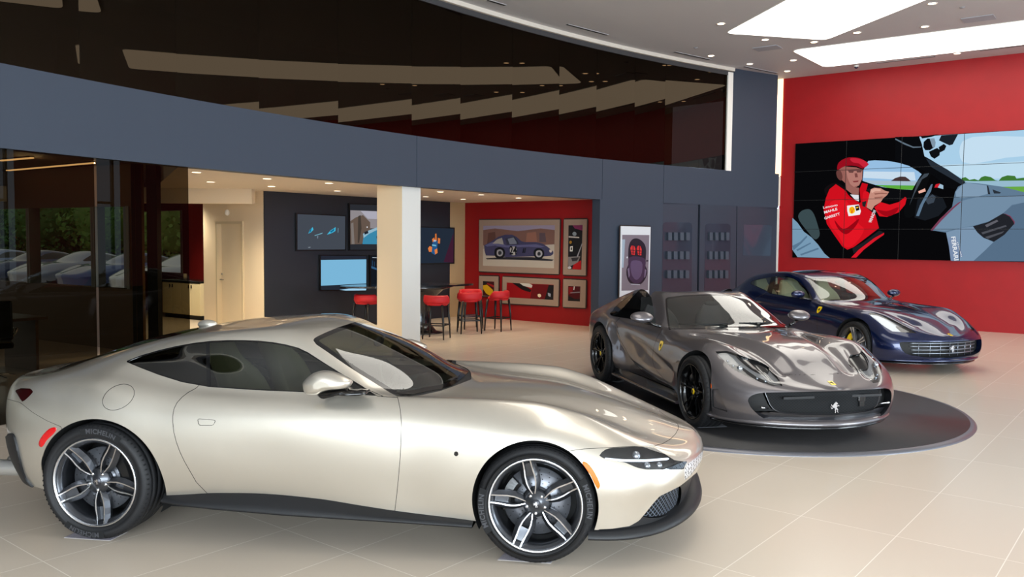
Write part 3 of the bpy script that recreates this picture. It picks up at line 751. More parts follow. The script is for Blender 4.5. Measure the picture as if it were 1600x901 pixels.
    hd = A((694, 438), (700, 436), (756, 441), (760, 446), (750, 459), (745, 461), (703, 461), (698, 456))
    han, dr = dr.cut(car.fpoly(dr, hd)+.0); ring, han = han.cut(-car.fpoly(han, hd)-.7)
    drs = split_lr(dr); hs = split_lr(han); rs = split_lr(ring)
    for a, b, r_ in zip(drs, hs, rs):
        o = a.build('door', mt['paint'], root); b.build('door_handle', mt['paint'], o, push=-.002); r_.build('handle_gap', mt['liner'], o, push=-.004)
    # seal line along the windscreen pillar
    ln = crop(440, 540, 7.2727, ((250, 88), (420, 190), (600, 295), (800, 418), (1000, 505), (1160, 578)))
    sl, S = S.cut(np.where(S.V[:, 0] > -1.6, d_line(car.px(S.V), ln)-.55, 9))
    for s in split_lr(sl): s.build('pillar_seal', mt['liner'], root, push=-.002)
    # fuel flap
    th = np.linspace(0, 2*math.pi, 33)[:-1]
    el = [(F((575 + 79*math.cos(t)*.985 - 64*math.sin(t)*.17, 187 + 64*math.sin(t)*.985 - 79*math.cos(t)*.17))[0]) for t in th]
    if True:
        fl, S = S.cut(np.where(S.V[:, 1] < 0, car.fpoly(S, el), 9)); rg, fl = fl.cut(-car.fpoly(fl, el)-.75)
        fl.build('fuel_flap', mt['paint'], root); rg.build('fuel_flap_gap', mt['liner'], root, push=-.004)
    # side camera
    sc, S = S.cut(car.fpoly(S, [(B((557, 508))[0][0]+3.6*math.cos(t), B((557, 508))[0][1]+3.9*math.sin(t)) for t in th]))
    for s in split_lr(sc): s.build('side_camera', mt['gloss'], root, push=.001)
    # nose panel: shut line of the clamshell bonnet
    nose = C((90, 362), (115, 359), (180, 350), (270, 345), (400, 338), (560, 334), (610, 320), (650, 296), (678, 268), (692, 240), (692, 220), (680, 190), (640, 150), (1000, 150), (1000, 1000), (0, 1000), (0, 500))
    nb, S = S.cut(np.where(S.V[:, 0] > .12, car.fpoly(S, nose)+.45, 9)); 
    gap, S = S.cut(np.where(S.V[:, 0] > .12, car.fpoly(S, nose)-.35, 9)); gap.build('bumper_seam', mt['liner'], root, push=-.0015)
    nb.build('front_bumper', mt['paint'], root)
    # tail panel line
    tail = F((100, 214), (160, 262), (225, 300), (300, 332), (300, 900), (-300, 900), (-300, 100))
    tb, S = S.cut(np.where(S.V[:, 0] < -2.85, car.fpoly(S, tail)+.35, 9)); gap, S = S.cut(np.where(S.V[:, 0] < -2.85, car.fpoly(S, tail)-.25, 9)); gap.build('bumper_seam', mt['liner'], root, push=-.0015)
    tb.build('rear_bumper', mt['paint'], root)
    S.build('body_shell', mt['paint'], root)
    # recessed front intake mesh
    ik, lw = lw.cut(car.fpoly(lw, C((505, 715), (555, 655), (598, 606), (655, 580), (712, 558), (712, 640), (676, 692), (612, 722), (540, 727)), 1, 4))
    lw.build('intake_surround', mt['plastic'], root, push=-.012); build_pieces(ik, 'intake_net', net_mat('intake net', 200., (92, 98, 108)), root, push=-.03)
    # dark core under the skin so gaps read dark
    core = full
    for cx, cz, r in ((0, .345, .44), (-2.645, .352, .47)):
        g = np.hypot(core.V[:, 0]-cx, core.V[:, 2]-cz)-r; g = np.where(core.V[:, 2] < .9, g, 9); _, core = core.cut(g)
    gl2 = np.where(core.V[:, 2] > .875, -1.0, 1.0)*np.where((core.V[:, 0] < -.45) & (core.V[:, 0] > -3.4), 1, -1)
    hi = (core.V[:, 2]-.86); hi = np.where((core.V[:, 0] < -.45), hi, np.where((core.V[:, 0] > .33) & (core.V[:, 2] < .47), 1.0, -1.0))
    core, _ = core.cut(hi); core.build('inner_structure', mt['liner'], root, push=-.022)
    # wheels and wells
    wheel_well(root, full, -.004, .345, .364, mt); wheel_well(root, full, -2.645, .352, .398, mt)
    for (x, yc, R, w, st, cal) in ((0, .826, .340, .245, 'roma_front', 165), (-2.67, .8395, .3537, .285, 'roma_rear', 20)):
        for sd in (-1, 1): wheel(root, (x, sd*yc, R), R, w, .268, st, mt, sd, cal_ang=cal)
    # sills
    for sg in (1, -1):
        xs = np.linspace(-2.27, -.36, 40); f0 = pchip(*zip(*roma_curves()[0]['z']))
        ztop = f0(xs)+.006; zb = np.interp(xs, [-2.27, -1.92, -1.47, -1.02, -.81, -.36], [.238, .222, .212, .207, .205, .195])
        yo = np.interp(xs, [-2.27, -2.1, -1.5, -.8, -.36], [.93, .955, .968, .965, .955])
        Gs = np.array([[(x, sg*.87, zt+.01), (x, sg*.893, zt), (x, sg*(y-.03), zt*.35+b*.65+.01), (x, sg*y, b+.012), (x, sg*(y-.004), b), (x, sg*.80, b-.01)] for x, zt, b, y in zip(xs, ztop, zb, yo)])
        m = MB(); m.grid(Gs); m.build('side_skirt', mt['plastic'], root)
    # front splitter
    a = np.linspace(0, math.pi, 90); m = MB(); Gs = []
    for t in a:
        c_, s_ = math.cos(t), math.sin(t); p = 2/2.35
        X = .30 + (1.0-.30)*abs(s_)**p; Y = .945*math.copysign(abs(c_)**p, c_); k = s_**2
        def pt(sc, z): return (.30+(X-.30)*sc, Y*sc, z)
        zt = .222+.095*k**2; zb = .160+.075*k
        Gs.append([pt(.80, zt+.02), pt(.955-.03*k, zt), pt(.985, zb+.03+.02*k), pt(1.0, zb+.012), pt(.998, zb), pt(.80, zb-.01)])
    m.grid(np.array(Gs)); m.build('front_splitter', mt['plastic'], root)
    # mirrors (folded against the glass)
    ml = crop(440, 540, 7.2727, ((240, 420), (255, 395), (300, 350), (360, 308), (450, 285), (540, 290), (640, 320), (740, 362), (793, 400), (795, 430), (770, 468), (700, 487), (560, 500), (470, 525), (420, 552), (350, 557), (280, 548), (254, 510), (243, 460)))
    ml = [car.near(q, -.945) for q in smooth_poly(ml, 3)]; mo = np.array([(q[0], q[2]) for q in ml]); mc = mo.mean(0)
    st = crop(440, 540, 7.2727, ((420, 540), (470, 520), (600, 497), (740, 482), (770, 500), (960, 512), (975, 530), (960, 548), (860, 555), (760, 548), (640, 548), (570, 560), (530, 580), (490, 592), (450, 580)))
    st = np.array([(car.near(q, -.90)[0], car.near(q, -.90)[2]) for q in smooth_poly(st, 2)])
    for sg in (1, -1):
        dz = 0 if sg < 0 else -.03
        G_ = []
        for u in np.linspace(0, 1, 13):
            a_ = math.pi*(.04+.92*u); k = math.sin(a_)**.55
            G_.append([(mc[0]+(p[0]-mc[0])*k, sg*(.935-.075*math.cos(a_)), mc[1]+(p[1]-mc[1])*k+dz) for p in mo])
        m = MB(); m.grid(np.array(G_), closed_v=True); n_ = len(mo); m.add(G_[0], [tuple(range(n_))]); m.add(G_[-1], [tuple(range(n_))]); mr = m.build('wing_mirror', mt['paint'], root)
        m = MB(); G_ = [[(st.mean(0)[0]+(p[0]-st.mean(0)[0])*k, sg*y, st.mean(0)[1]+(p[1]-st.mean(0)[1])*k+dz) for p in st] for k, y in ((.6, .80), (1, .84), (1, .93), (.85, .955), (.3, .965))]
        m.grid(np.array(G_), closed_v=True); m.add(G_[-1], [tuple(range(len(st)))]); m.build('mirror_stalk', mt['gloss'], mr)
    # exhaust tips
    for sg in (1, -1):
        for dy in (.53, .66):
            m = MB(); m.lathe([(.044, -3.40), (.052, -3.64), (.049, -3.66), (.042, -3.64), (.038, -3.45)], 'x', 24, (.09, sg*dy, .325)); m.build('exhaust_tip', mat('satin exhaust', (190, 186, 180), .4, .7), root)
    # wipers
    for p, q in ((E((870, 782))[0], E((1060, 722))[0]), (E((1190, 712))[0], E((1300, 590))[0])):
        pass
    for q_ in ([(-.86, -.60, .915), (-.72, -.40, .90), (-.63, -.05, .912)], [(-.72, .0, .925), (-.74, .3, .925), (-.86, .58, .93)]): m = MB(); m.tube(q_, .007, 8); m.build('wiper', mt['black'], root)
    # interior
    cabin(root, -2.3, -.5, .72, .20, mt, -.98, .83, seats=((-1.55, .37), (-1.55, -.37)), zs=.33)
    m = MB(); m.sphere((-1.19, 0, 1.135), (.02, .11, .035), 16, 8); m.tube([(-1.19, 0, 1.14), (-1.15, 0, 1.17)], .012, 8); m.build('rear_view_mirror', mt['dash'], root)
    m = MB(); m.sphere((-2.44, 0, 1.222), (.075, .03, .034), 20, 10); m.build('roof_antenna', mt['paint'], root)
    # rear shelf closing the cabin
    m = MB(); m.add([(-2.35, -.70, .86), (-2.35, .70, .86), (-3.3, .70, .86), (-3.3, -.70, .86)], [(0, 1, 2, 3)]); m.build('parcel_shelf', mt['liner'], root, fix=False)
    # underbody
    m = MB(); m.box((-1.25, 0, .175), (3.5, 1.5, .03)); m.build('underbody', mt['liner'], root)
    return car
def perf_mat():
    m = mat('perforated grille', (205, 205, 206), 0.35, 0.5, coat=0.4); nt = m.node_tree; b = nt.nodes['Principled BSDF']
    tc = nt.nodes.new('ShaderNodeTexCoord'); mp = nt.nodes.new('ShaderNodeMapping'); mp.inputs['Rotation'].default_value = (0.785, 0, 0)
    v = nt.nodes.new('ShaderNodeTexVoronoi'); v.voronoi_dimensions = '3D'; v.inputs['Scale'].default_value = 55; v.inputs['Randomness'].default_value = 0.0
    nt.links.new(tc.outputs['Object'], mp.inputs[0]); nt.links.new(mp.outputs[0], v.inputs['Vector'])
    cr = nt.nodes.new('ShaderNodeValToRGB'); cr.color_ramp.interpolation = 'CONSTANT'
    cr.color_ramp.elements[0].color = srgb(40, 42, 46); cr.color_ramp.elements[0].position = 0; cr.color_ramp.elements[1].color = srgb(215, 215, 216); cr.color_ramp.elements[1].position = 0.36
    nt.links.new(v.outputs['Distance'], cr.inputs[0]); nt.links.new(cr.outputs[0], b.inputs['Base Color']); return m
# ------------------------------------------------------------------ helpers for the two front-engined cars
def boundary_walls(S, vec, name, m, parent):
    """walls from the open border of a cut piece, pushed along vec"""
    E = {}
    for q in S.F:
        q = [int(i) for i in dict.fromkeys(q.tolist())]
        for i in range(len(q)):
            k = (q[i], q[(i+1) % len(q)]); kk = (min(k), max(k)); E[kk] = None if kk in E else k
    b = MB(); vec = np.array(vec)
    for k in E.values():
        if k is None: continue
        a, c = S.V[k[0]], S.V[k[1]]
        if abs(a[1]) < 1e-6 and abs(c[1]) < 1e-6: continue
        b.add([a, c, c+vec, a+vec], [(0, 1, 2, 3)])
    return b.build(name, m, parent)
def shifted(S, vec):
    return Surf(S.V+np.array(vec), S.N, S.F)
def net_mat(name='grille net', k=250.0, wire=(24, 26, 29)):
    if name in MATS: return MATS[name]
    m = mat(name, (5, 5, 6), 0.6, 0.0, spec=0.2); nt = m.node_tree; b = nt.nodes['Principled BSDF']; tc = nt.nodes.new('ShaderNodeTexCoord')
    outs = []
    for s in (1, -1):
        d = nt.nodes.new('ShaderNodeVectorMath'); d.operation = 'DOT_PRODUCT'; d.inputs[1].default_value = (.55*k, 0.75*k, s*k)
        nt.links.new(tc.outputs['Object'], d.inputs[0]); sn = nt.nodes.new('ShaderNodeMath'); sn.operation = 'SINE'; nt.links.new(d.outputs['Value'], sn.inputs[0]); outs.append(sn)
    mx = nt.nodes.new('ShaderNodeMath'); mx.operation = 'MAXIMUM'; nt.links.new(outs[0].outputs[0], mx.inputs[0]); nt.links.new(outs[1].outputs[0], mx.inputs[1])
    cr = nt.nodes.new('ShaderNodeValToRGB'); cr.color_ramp.elements[0].position = 0.72; cr.color_ramp.elements[0].color = srgb(5, 6, 7); cr.color_ramp.elements[1].position = 0.92; cr.color_ramp.elements[1].color = srgb(*wire)
    nt.links.new(mx.outputs[0], cr.inputs[0]); nt.links.new(cr.outputs[0], b.inputs['Base Color']); return m
def sstep(a, b, x):
    t = np.clip((x-a)/(b-a), 0, 1); return t*t*(3-2*t)
def front_lip(root, xs, xe, y0, p, rows, m, name):
    """rows(k) -> list of (scale, z) for k=0 at the arch .. 1 at the nose"""
    Gs = []
    for t in np.linspace(0, math.pi, 80):
        c_, s_ = math.cos(t), math.sin(t); q = 2/p
        X = (xe-xs)*abs(s_)**q; Y = y0*math.copysign(abs(c_)**q, c_)
        Gs.append([(xs+X*sc, Y*(0.35+0.65*sc) if sc < .9 else Y*sc, z) for sc, z in rows(s_**2)])
    b = MB(); b.grid(np.array(Gs)); return b.build(name, m, root)
def skirts(root, x0, x1, ztop, zb, yin, yout, m):
    for sg in (1, -1):
        xs = np.linspace(x0, x1, 24)
        G = np.array([[(x, sg*yin, ztop+.01), (x, sg*(yout-.02), zb+.03), (x, sg*yout, zb+.018), (x, sg*yout, zb), (x, sg*(yin-.1), zb-.005)] for x in xs])
        b = MB(); b.grid(G); b.build('side_skirt', m, root)
def side_badge(car, root, px, mt, h=.085):
    for sg in (1, -1):
        pass
def place_on(S, car, px):
    """surface point/normal of the near flank seen at px"""
    i = np.where(S.V[:, 1] <= 0)[0]; d = ((to_px(car.world(S.V[i]))-np.array(px))**2).sum(1)
    fr = ((car.world(S.V[i])-CO)*(S.N[i] @ car.R.T)).sum(1) < 0
    d = np.where(fr, d, 1e9); k = i[np.argmin(d)]; return S.V[k].copy(), S.N[k].copy()
def shield_badge(S, car, root, px, mt, h):
    p, n = place_on(S, car, px)
    for sg in (-1, 1):
        P = p*np.array([1, -sg, 1]); N = n*np.array([1, -sg, 1])
        if sg == 1: P, N = P, N
        w = np.array([0, 0, 1.0]); w = w-N*(w@N); w /= np.linalg.norm(w); u = np.cross(w, N)
        b = MB(); b.prism(shield(h), .002, P+N*.001, u, w); o = b.build('shield_badge', mt['yellow'], root)
        b = MB(); b.prism(horse(h*.55), .001, P+N*.0035, u, w); b.build('badge_emblem', mt['black'], o)
        b = MB()
        for k, cl in enumerate(((0, 146, 70), (240, 240, 240), (206, 43, 55))):
            pass

# ------------------------------------------------------------------ grey open-top car on the turntable
def gts_curves():
    P = 1.8
    return [
     dict(y=[(-3.1, .86), (-2.72, .90), (-2.2, .885), (-1.3, .87), (-.5, .89), (0, .93), (.35, .925)], z=[(-3.7, .42), (-3.4, .3), (-3.0, .24), (-2.2, .235), (-1.5, .225), (-.4, .225), (.4, .20), (1.0, .195)], f=(.955, P), r=(-3.62, 2.6)),
     dict(y=[(-3.1, .93), (-2.72, .985), (-2.2, .945), (-1.3, .91), (-.5, .93), (0, .965), (.35, .955)], z=[(-3.7, .5), (-3, .42), (-2.2, .36), (-1, .36), (0, .36), (.4, .30), (1, .27)], f=(.985, P), r=(-3.66, 2.6)),
     dict(y=[(-3.1, .945), (-2.72, .985), (-2.2, .96), (-1.3, .932), (-.5, .95), (0, .98), (.35, .96)], z=[(-3.7, .65), (-3, .60), (-2.2, .56), (-1, .54), (0, .55), (.4, .455), (.7, .405), (1, .385)], f=(.985, P), r=(-3.69, 2.6)),
     dict(y=[(-3.1, .93), (-2.72, .975), (-2.2, .955), (-1.3, .925), (-.5, .93), (0, .945), (.35, .905)], z=[(-3.7, .80), (-3, .78), (-2.2, .74), (-1, .69), (0, .69), (.4, .60), (.7, .505), (1, .475)], f=(.985, P), r=(-3.70, 2.6)),
     dict(y=[(-3.1, .86), (-2.72, .90), (-2.2, .89), (-1.3, .865), (-.5, .86), (0, .86), (.35, .79)], z=[(-3.7, .85), (-3, .88), (-2.6, .90), (-2.2, .845), (-1.5, .81), (-.8, .79), (-.3, .795), (.1, .785), (.4, .695), (.6, .60), (.8, .53), (1, .49)], f=(.97, P), r=(-3.70, 2.6)),
     dict(y=[(-3.1, .76), (-2.72, .80), (-2.2, .81), (-1.3, .79), (-1.0, .75), (-.5, .70), (0, .70), (.35, .62)], z=[(-3.7, .88), (-3.2, .93), (-2.8, .955), (-2.4, .93), (-2.0, .865), (-1.4, .86), (-1.05, .855), (-.6, .835), (-.2, .845), (.1, .83), (.4, .735), (.6, .625), (.8, .54), (1, .495)], f=(.955, P), r=(-3.69, 2.6)),
     dict(y=[(-3.1, .62), (-2.5, .62), (-2.0, .60), (-1.75, .55), (-1.5, .60), (-1.1, .68), (-.9, .62), (-.5, .52), (0, .48), (.35, .43)], z=[(-3.7, .90), (-3.4, .95), (-3.0, 1.05), (-2.6, 1.15), (-2.22, 1.22), (-2.0, 1.20), (-1.75, 1.185), (-1.6, 1.13), (-1.3, .985), (-1.1, .88), (-.95, .855), (-.5, .825), (0, .79), (.4, .70), (.6, .62), (.8, .545), (1, .498)], f=(.955, P), r=(-3.69, 2.6)),
     dict(y=[(-3.1, .40), (-1.75, .40), (-1.1, .42), (-.5, .30), (.35, .24)], z=[(-3.7, .90), (-3.2, .94), (-2.8, .98), (-2.3, 1.08), (-2.05, 1.17), (-1.75, 1.215), (-1.6, 1.18), (-1.3, 1.06), (-1.1, .965), (-.95, .885), (-.85, .868), (-.5, .855), (0, .83), (.4, .745), (.6, .645), (.8, .562), (1, .502)], f=(.95, P), r=(-3.69, 2.6)),
     dict(y=[(-3.1, 0), (.35, 0)], z=[(-3.7, .90), (-3.2, .93), (-2.8, .965), (-2.3, 1.06), (-2.05, 1.16), (-1.8, 1.225), (-1.62, 1.228), (-1.5, 1.185), (-1.2, 1.05), (-1.0, .945), (-.87, .88), (-.75, .872), (-.4, .865), (0, .84), (.4, .757), (.6, .655), (.8, .57), (1, .505)], f=(.95, P), r=(-3.69, 2.6)),
    ]
def gts_sculpt(G):
    G = G.copy(); X, Y, Z = G[..., 0], G[..., 1], G[..., 2]
    sh = G.shape[:2]; xy = np.stack([X.ravel(), Y.ravel()], -1)
    # valleys either side of the bonnet spine
    d = d_line(xy, smooth_poly([(-.62, .60), (-.30, .50), (.10, .40), (.42, .36), (.60, .35)], 6, False)).reshape(sh)
    top = sstep(.50, .56, Z)*(X > -.9)
    Z -= .034*np.exp(-(d/.060)**2)*top
    d = d_line(xy, smooth_poly([(-.55, .42), (-.25, .33), (.10, .265), (.45, .22), (.62, .21)], 6, False)).reshape(sh)
    Z += .014*np.exp(-(d/.035)**2)*top
    # channel beside the lamp
    d = d_line(xy, smooth_poly([(.22, .60), (.42, .535), (.60, .50), (.70, .49)], 5, False)).reshape(sh)
    Z -= .030*np.exp(-(d/.040)**2)*top
    # scallop in the flank, from the door down to the sill
    xz = np.stack([X.ravel(), Z.ravel()], -1)
    L = np.array([(-2.42, .86), (-2.22, .78), (-2.02, .58), (-1.65, .405), (-1.1, .315), (-.55, .285)])
    fx = pchip(L[:, 0], L[:, 1]); below = fx(np.clip(X, -2.42, -.55))-Z
    side = sstep(-2.42, -2.2, X)*sstep(-.45, -.8, X)*(Y > .55)
    Y -= side*(.10*sstep(-.008, .055, below)*sstep(.62, .10, below))
    L2 = pchip([-2.3, -1.8, -1.3, -.8, -.45], [.80, .74, .66, .56, .50]); b2 = L2(np.clip(X, -2.3, -.45))-Z
    Y -= (Y > .5)*sstep(-1.9, -1.3, X)*sstep(-.42, -.62, X)*.045*sstep(-.005, .02, b2)*sstep(.30, .05, b2)
    G[..., 1] = Y; G[..., 2] = Z; return G
def build_gts():
    car = Car('grey_spider', (2.7043, 8.4042, 0.03), -1.3377); root = car.root
    tag(root, 'grey open-top sports car with black wheels parked on the round dark turntable', 'car')
    mt = car_mats(paint_mat('grey paint', (104, 99, 101), 0.62, 0.34), seat=mat('charcoal seat', (34, 35, 38), 0.55), rim=mat('black wheel lacquer', (12, 12, 13), 0.25, 0.5, coat=0.6), dash=mat('dark cockpit leather', (22, 23, 25), 0.5))
    J = lambda *p: crop(910, 440, 3.7545, p); K = lambda *p: crop(1090, 510, 5.161, p); L = lambda *p: crop(1000, 440, 6.154, p)
    G = gts_sculpt(loft(gts_curves(), -3.10, 0.35, dx=0.011, nR=28, nF=64, nv=120, sig=2.6))
    S = half_to_full(G); full = S
    for cx, cz, r in ((0.02, .365, .388), (-2.70, .37, .405)):
        g = np.hypot(S.V[:, 0]-cx, S.V[:, 2]-cz)-r; g = np.where((np.abs(S.V[:, 1]) > .45) & (S.V[:, 2] < .80), g, .2); _, S = S.cut(g)
    # open cockpit
    hole = [(-1.95, 1.30), (-1.905, 1.17), (-1.80, 1.10), (-1.55, .965), (-1.34, .872), (-1.36, .862), (-2.42, .872), (-2.47, .90), (-2.34, 1.05), (-2.24, 1.175), (-2.20, 1.30)]
    cab, S = S.cut(d_poly(S.V[:, [0, 2]], hole))
    qw = [(-2.50, .885), (-2.42, .872), (-2.46, .895), (-2.33, 1.05), (-2.235, 1.17), (-2.30, 1.165), (-2.46, 1.10), (-2.62, 1.02), (-2.66, .955)]
    q, S = S.cut(np.where(np.abs(S.V[:, 1]) > .50, d_poly(S.V[:, [0, 2]], qw), 9))
    build_pieces(q, 'quarter_window', mt['gloss'], root, push=-.002)
    # windscreen
    z = L((245, 165), (262, 150), (420, 128), (560, 122), (700, 118), (1100, 105), (1600, 300), (1500, 448), (1100, 452), (900, 452), (700, 458), (500, 458), (300, 462), (278, 462), (262, 380), (248, 260))
    ws, S = S.cut(np.where((S.V[:, 0] > -1.9) & (S.V[:, 0] < -.7), car.fpoly(S, z), 9))
    w, bd = ws.cut(car.fpoly(ws, z)+2.6); bd.build('windscreen_border', mt['gloss'], root); w.build('windscreen', mt['screen'], root)
    # lamps with the air channel above them
    lz = K((140, 200), (235, 195), (310, 218), (420, 258), (510, 286), (575, 325), (640, 400), (688, 480), (600, 478), (480, 437), (300, 352), (250, 310))
    lamp, S = S.cut(np.where(S.V[:, 0] > -.2, car.fpoly(S, lz, 0), 9))
    vent = K((312, 220), (420, 257), (510, 287), (572, 326), (572, 362), (520, 366), (445, 335), (372, 282))
    ve, lamp = lamp.cut(car.fpoly(lamp, vent, 1, 4))
    for s in split_lr(ve):
        o = s.build('lamp_air_channel', mt['carbon'], root, push=-.018); boundary_walls(s, (-.004, 0, -.018), 'channel_wall', mt['carbon'], o)
    for s in split_lr(lamp):
        hd = s.build('headlight', mt['lamp'], root); s.build('lamp_housing', mat('grey lamp housing', (150, 148, 148), 0.3, 0.5), hd, push=-.025)
        dk, _ = s.cut(car.fpoly(s, K((225, 285), (300, 300), (370, 320), (480, 395), (600, 440), (680, 476), (600, 476), (480, 432), (300, 348)))); dk.build('lamp_recess', mt['gloss'], hd, push=-.018)
        b = MB()
        for q, r in ((K((338, 325))[0], .030), (K((238, 265))[0], .012), (K((285, 305))[0], .012), (K((480, 410))[0], .012), (K((545, 430))[0], .014)):
            p, n = place_on(s if s.V[:, 1].mean() < 0 else Surf(s.V*[1, -1, 1], s.N*[1, -1, 1], s.F), car, q); p = p-n*.014
            b = MB(); b.sphere((p[0], p[1]*(1 if s.V[:, 1].mean() < 0 else -1), p[2]), r, 14, 8); b.build('lamp_lens', mt['lampin'], hd)
    # recessed facet ahead of the front wheel
    fc, S = S.cut(np.where((S.V[:, 0] > .15) & (S.V[:, 2] < .56), car.fpoly(S, K((112, 505), (168, 500), (200, 590), (243, 690), (180, 672), (118, 655), (100, 600))), 9))
    for s in pieces(fc):
        o = s.build('corner_facet', mt['paint'], root, push=-.022); boundary_walls(s, s.N.mean(0)*-.022, 'facet_edge', mt['paint'], o)
    # mouth
    mo = K((405, 600), (412, 575), (435, 556), (475, 541), (540, 531), (800, 527), (1075, 521), (1500, 505), (1500, 760), (1300, 783), (1075, 788), (850, 785), (700, 776), (600, 762), (545, 746), (495, 716), (455, 680), (425, 645))
    m_, S = S.cut(np.where(S.V[:, 0] > .35, car.fpoly(S, mo), 9))
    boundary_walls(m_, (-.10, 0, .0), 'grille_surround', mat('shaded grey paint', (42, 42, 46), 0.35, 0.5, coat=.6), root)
    inn = K((560, 520), (800, 515), (1500, 480), (1500, 720), (1075, 722), (850, 719), (740, 712), (680, 700), (640, 680), (610, 640))
    g_, rest = m_.cut(car.fpoly(m_, inn)); fr, g_ = g_.cut(-car.fpoly(g_, inn)-1.3)
    g_.build('grille_net', net_mat(), root).location = (-.07, 0, 0)
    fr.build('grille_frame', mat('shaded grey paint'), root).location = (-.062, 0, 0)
    lowr, side = rest.cut(.5*(-1)*np.ones(len(rest.V))*0 + np.where(car.px(rest.V)[:, 1] > 510+700/5.161, -1.0, 1.0))
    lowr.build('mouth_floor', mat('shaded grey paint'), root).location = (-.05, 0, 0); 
    for o_ in build_pieces(side, 'mouth_side', mt['black'], root): o_.location = (-.10, 0, 0)
    b = MB(); b.prism(horse(.105), .008, (.915, -.0, .338), (0, 1, 0), (0, 0, 1)); b.build('front_emblem', mt['chrome'], root)
    b = MB(); b.box((.885, 0, .43), (.02, 1.0, .022)); b.build('grille_bar', mt['plastic'], root)
    b = MB(); b.box((.875, .30, .405), (.03, .075, .075), bev=.01); b.box((.88, .30, .355), (.02, .05, .05)); b.build('radar_sensor', mt['gloss'], root)
    p, n = place_on(full, car, K((1065, 455))[0]); p[1] = 0; n[1] = 0; n /= np.linalg.norm(n); w_ = np.array([0, 0, 1.0]); w_ = w_-n*(w_@n); w_ /= np.linalg.norm(w_)
    b = MB(); b.prism([(-.024, -.035), (.024, -.035), (.024, .035), (-.024, .035)], .002, p+n*.001, np.cross(w_, n), w_); o = b.build('nose_badge', mt['yellow'], root)
    b = MB(); b.prism(horse(.045), .001, p+n*.0035, np.cross(w_, n), w_); b.build('badge_emblem', mt['black'], o)
    for sg in (1, -1):
        b = MB(); b.tube([(.80, sg*.66, .335), (.74, sg*.56, .315)], .008, 8); b.build('mouth_fin', mt['machined'], root)
    # side marker, badges, lines
    mk, S = S.cut(np.where((S.V[:, 0] > .2) & (S.V[:, 0] < .8), car.fpoly(S, J((724, 520), (733, 523), (746, 560), (758, 605), (758, 626), (751, 625), (742, 590), (730, 550))), 9))
    for s in split_lr(mk): s.build('side_marker', mt['orange'], root, push=.003)
    # bonnet shut line
    gp, S = S.cut(np.where((S.V[:, 0] > .3) & (S.V[:, 2] > .5), d_line(car.px(S.V), K((640, 385), (860, 388), (1200, 384)))-.32, 9)); gp.build('bonnet_seam', mt['liner'], root, push=-.003)
    # door
    door = J((190, 240), (205, 262), (208, 290), (222, 340), (255, 400), (300, 470), (345, 520), (400, 565), (470, 610), (545, 655)) + J((520, 620), (470, 560), (425, 505), (413, 470), (412, 430), (420, 380), (440, 325), (468, 278)) + J((460, 262), (400, 245), (300, 225), (230, 200))
    dr, S2 = S.cut(np.where((S.V[:, 2] < .90) & (S.V[:, 0] < -.3) & (S.V[:, 0] > -2.6), car.fpoly(S, door)+.3, 9)); gp, S = S.cut(np.where((S.V[:, 2] < .90) & (S.V[:, 0] < -.3) & (S.V[:, 0] > -2.6), car.fpoly(S, door)-.1, 9))
    for s in split_lr(gp): s.build('door_gap', mt['liner'], root, push=-.0015)
    for s in split_lr(dr): s.build('door', mt['paint'], root)
    S.build('body_shell', mt['paint'], root)
    shield_badge(full, car, root, J((461, 374))[0], mt, .11)
    core = full
    for cx, cz, r in ((0.02, .365, .45), (-2.70, .37, .47)):
        g = np.hypot(core.V[:, 0]-cx, core.V[:, 2]-cz)-r; g = np.where(core.V[:, 2] < .85, g, 9); _, core = core.cut(g)
    _, core = core.cut(np.where((core.V[:, 0] > -2.5) & (core.V[:, 0] < -.8), .80-core.V[:, 2], np.where(core.V[:, 0] > .30, -1.0, 1.0))) if True else (0, 0)
    core.build('inner_structure', mt['liner'], root, push=-.035)
    wheel_well(root, full, 0.02, .365, .386, mt); wheel_well(root, full, -2.70, .37, .403, mt)
    for (x, yc, R, w, cal) in ((0, .836, .350, .275, 150), (-2.72, .8225, .364, .315, 20)):
        for sd in (-1, 1): wheel(root, (x, sd*yc, R), R, w, .268, 'gts', mt, sd, cal_ang=cal, tyre_text=False, seg=48)
    skirts(root, -2.25, -.37, .235, .155, .86, .965, mt['carbon'])
    front_lip(root, .30, .985, .945, 1.8, lambda k: [(.80, .235), (.965, .222), (.99, .205), (1.0, .19), (.995, .172), (.80, .165)], mt['paint'], 'front_lip')
    front_lip(root, .30, .955, .92, 1.8, lambda k: [(.80, .165), (.985, .160), (.99, .14), (.80, .135)], mt['carbon'], 'front_undertray')
    # mirrors
    for sg in (1, -1):
        b = MB(); b.sphere((-1.25, sg*.985, .965), (.075, .135, .062), 24, 14); 
        b.xf(lambda p: (p[0]+.03*(p[2]-.965)/.06*-1, p[1], p[2])); o = b.build('wing_mirror', mt['paint'], root)
        b = MB(); b.tube([(-1.14, sg*.80, .865), (-1.18, sg*.88, .89), (-1.24, sg*.95, .912)], [.018, .015, .025], 10); b.build('mirror_stalk', mt['gloss'], o)
        b = MB(); b.sphere((-1.315, sg*.985, .965), (.006, .11, .048), 20, 10); b.build('mirror_glass', mt['chrome'], o)
    for q_ in ([(-1.12, -.60, .895), (-.97, -.35, .905), (-.92, -.10, .915)], [(-.95, .05, .915), (-.95, .3, .912), (-1.06, .55, .90)]): b = MB(); b.tube(q_, .008, 8); b.build('wiper', mt['black'], root)
    cabin(root, -2.35, -.75, .74, .18, mt, -1.25, .83, seats=((-1.75, .38), (-1.75, -.38)), zs=.30)
    b = MB(); b.sphere((-1.50, 0, 1.10), (.02, .11, .032), 16, 8); b.tube([(-1.5, 0, 1.12), (-1.46, 0, 1.16)], .012, 8); b.build('rear_view_mirror', mt['dash'], root)
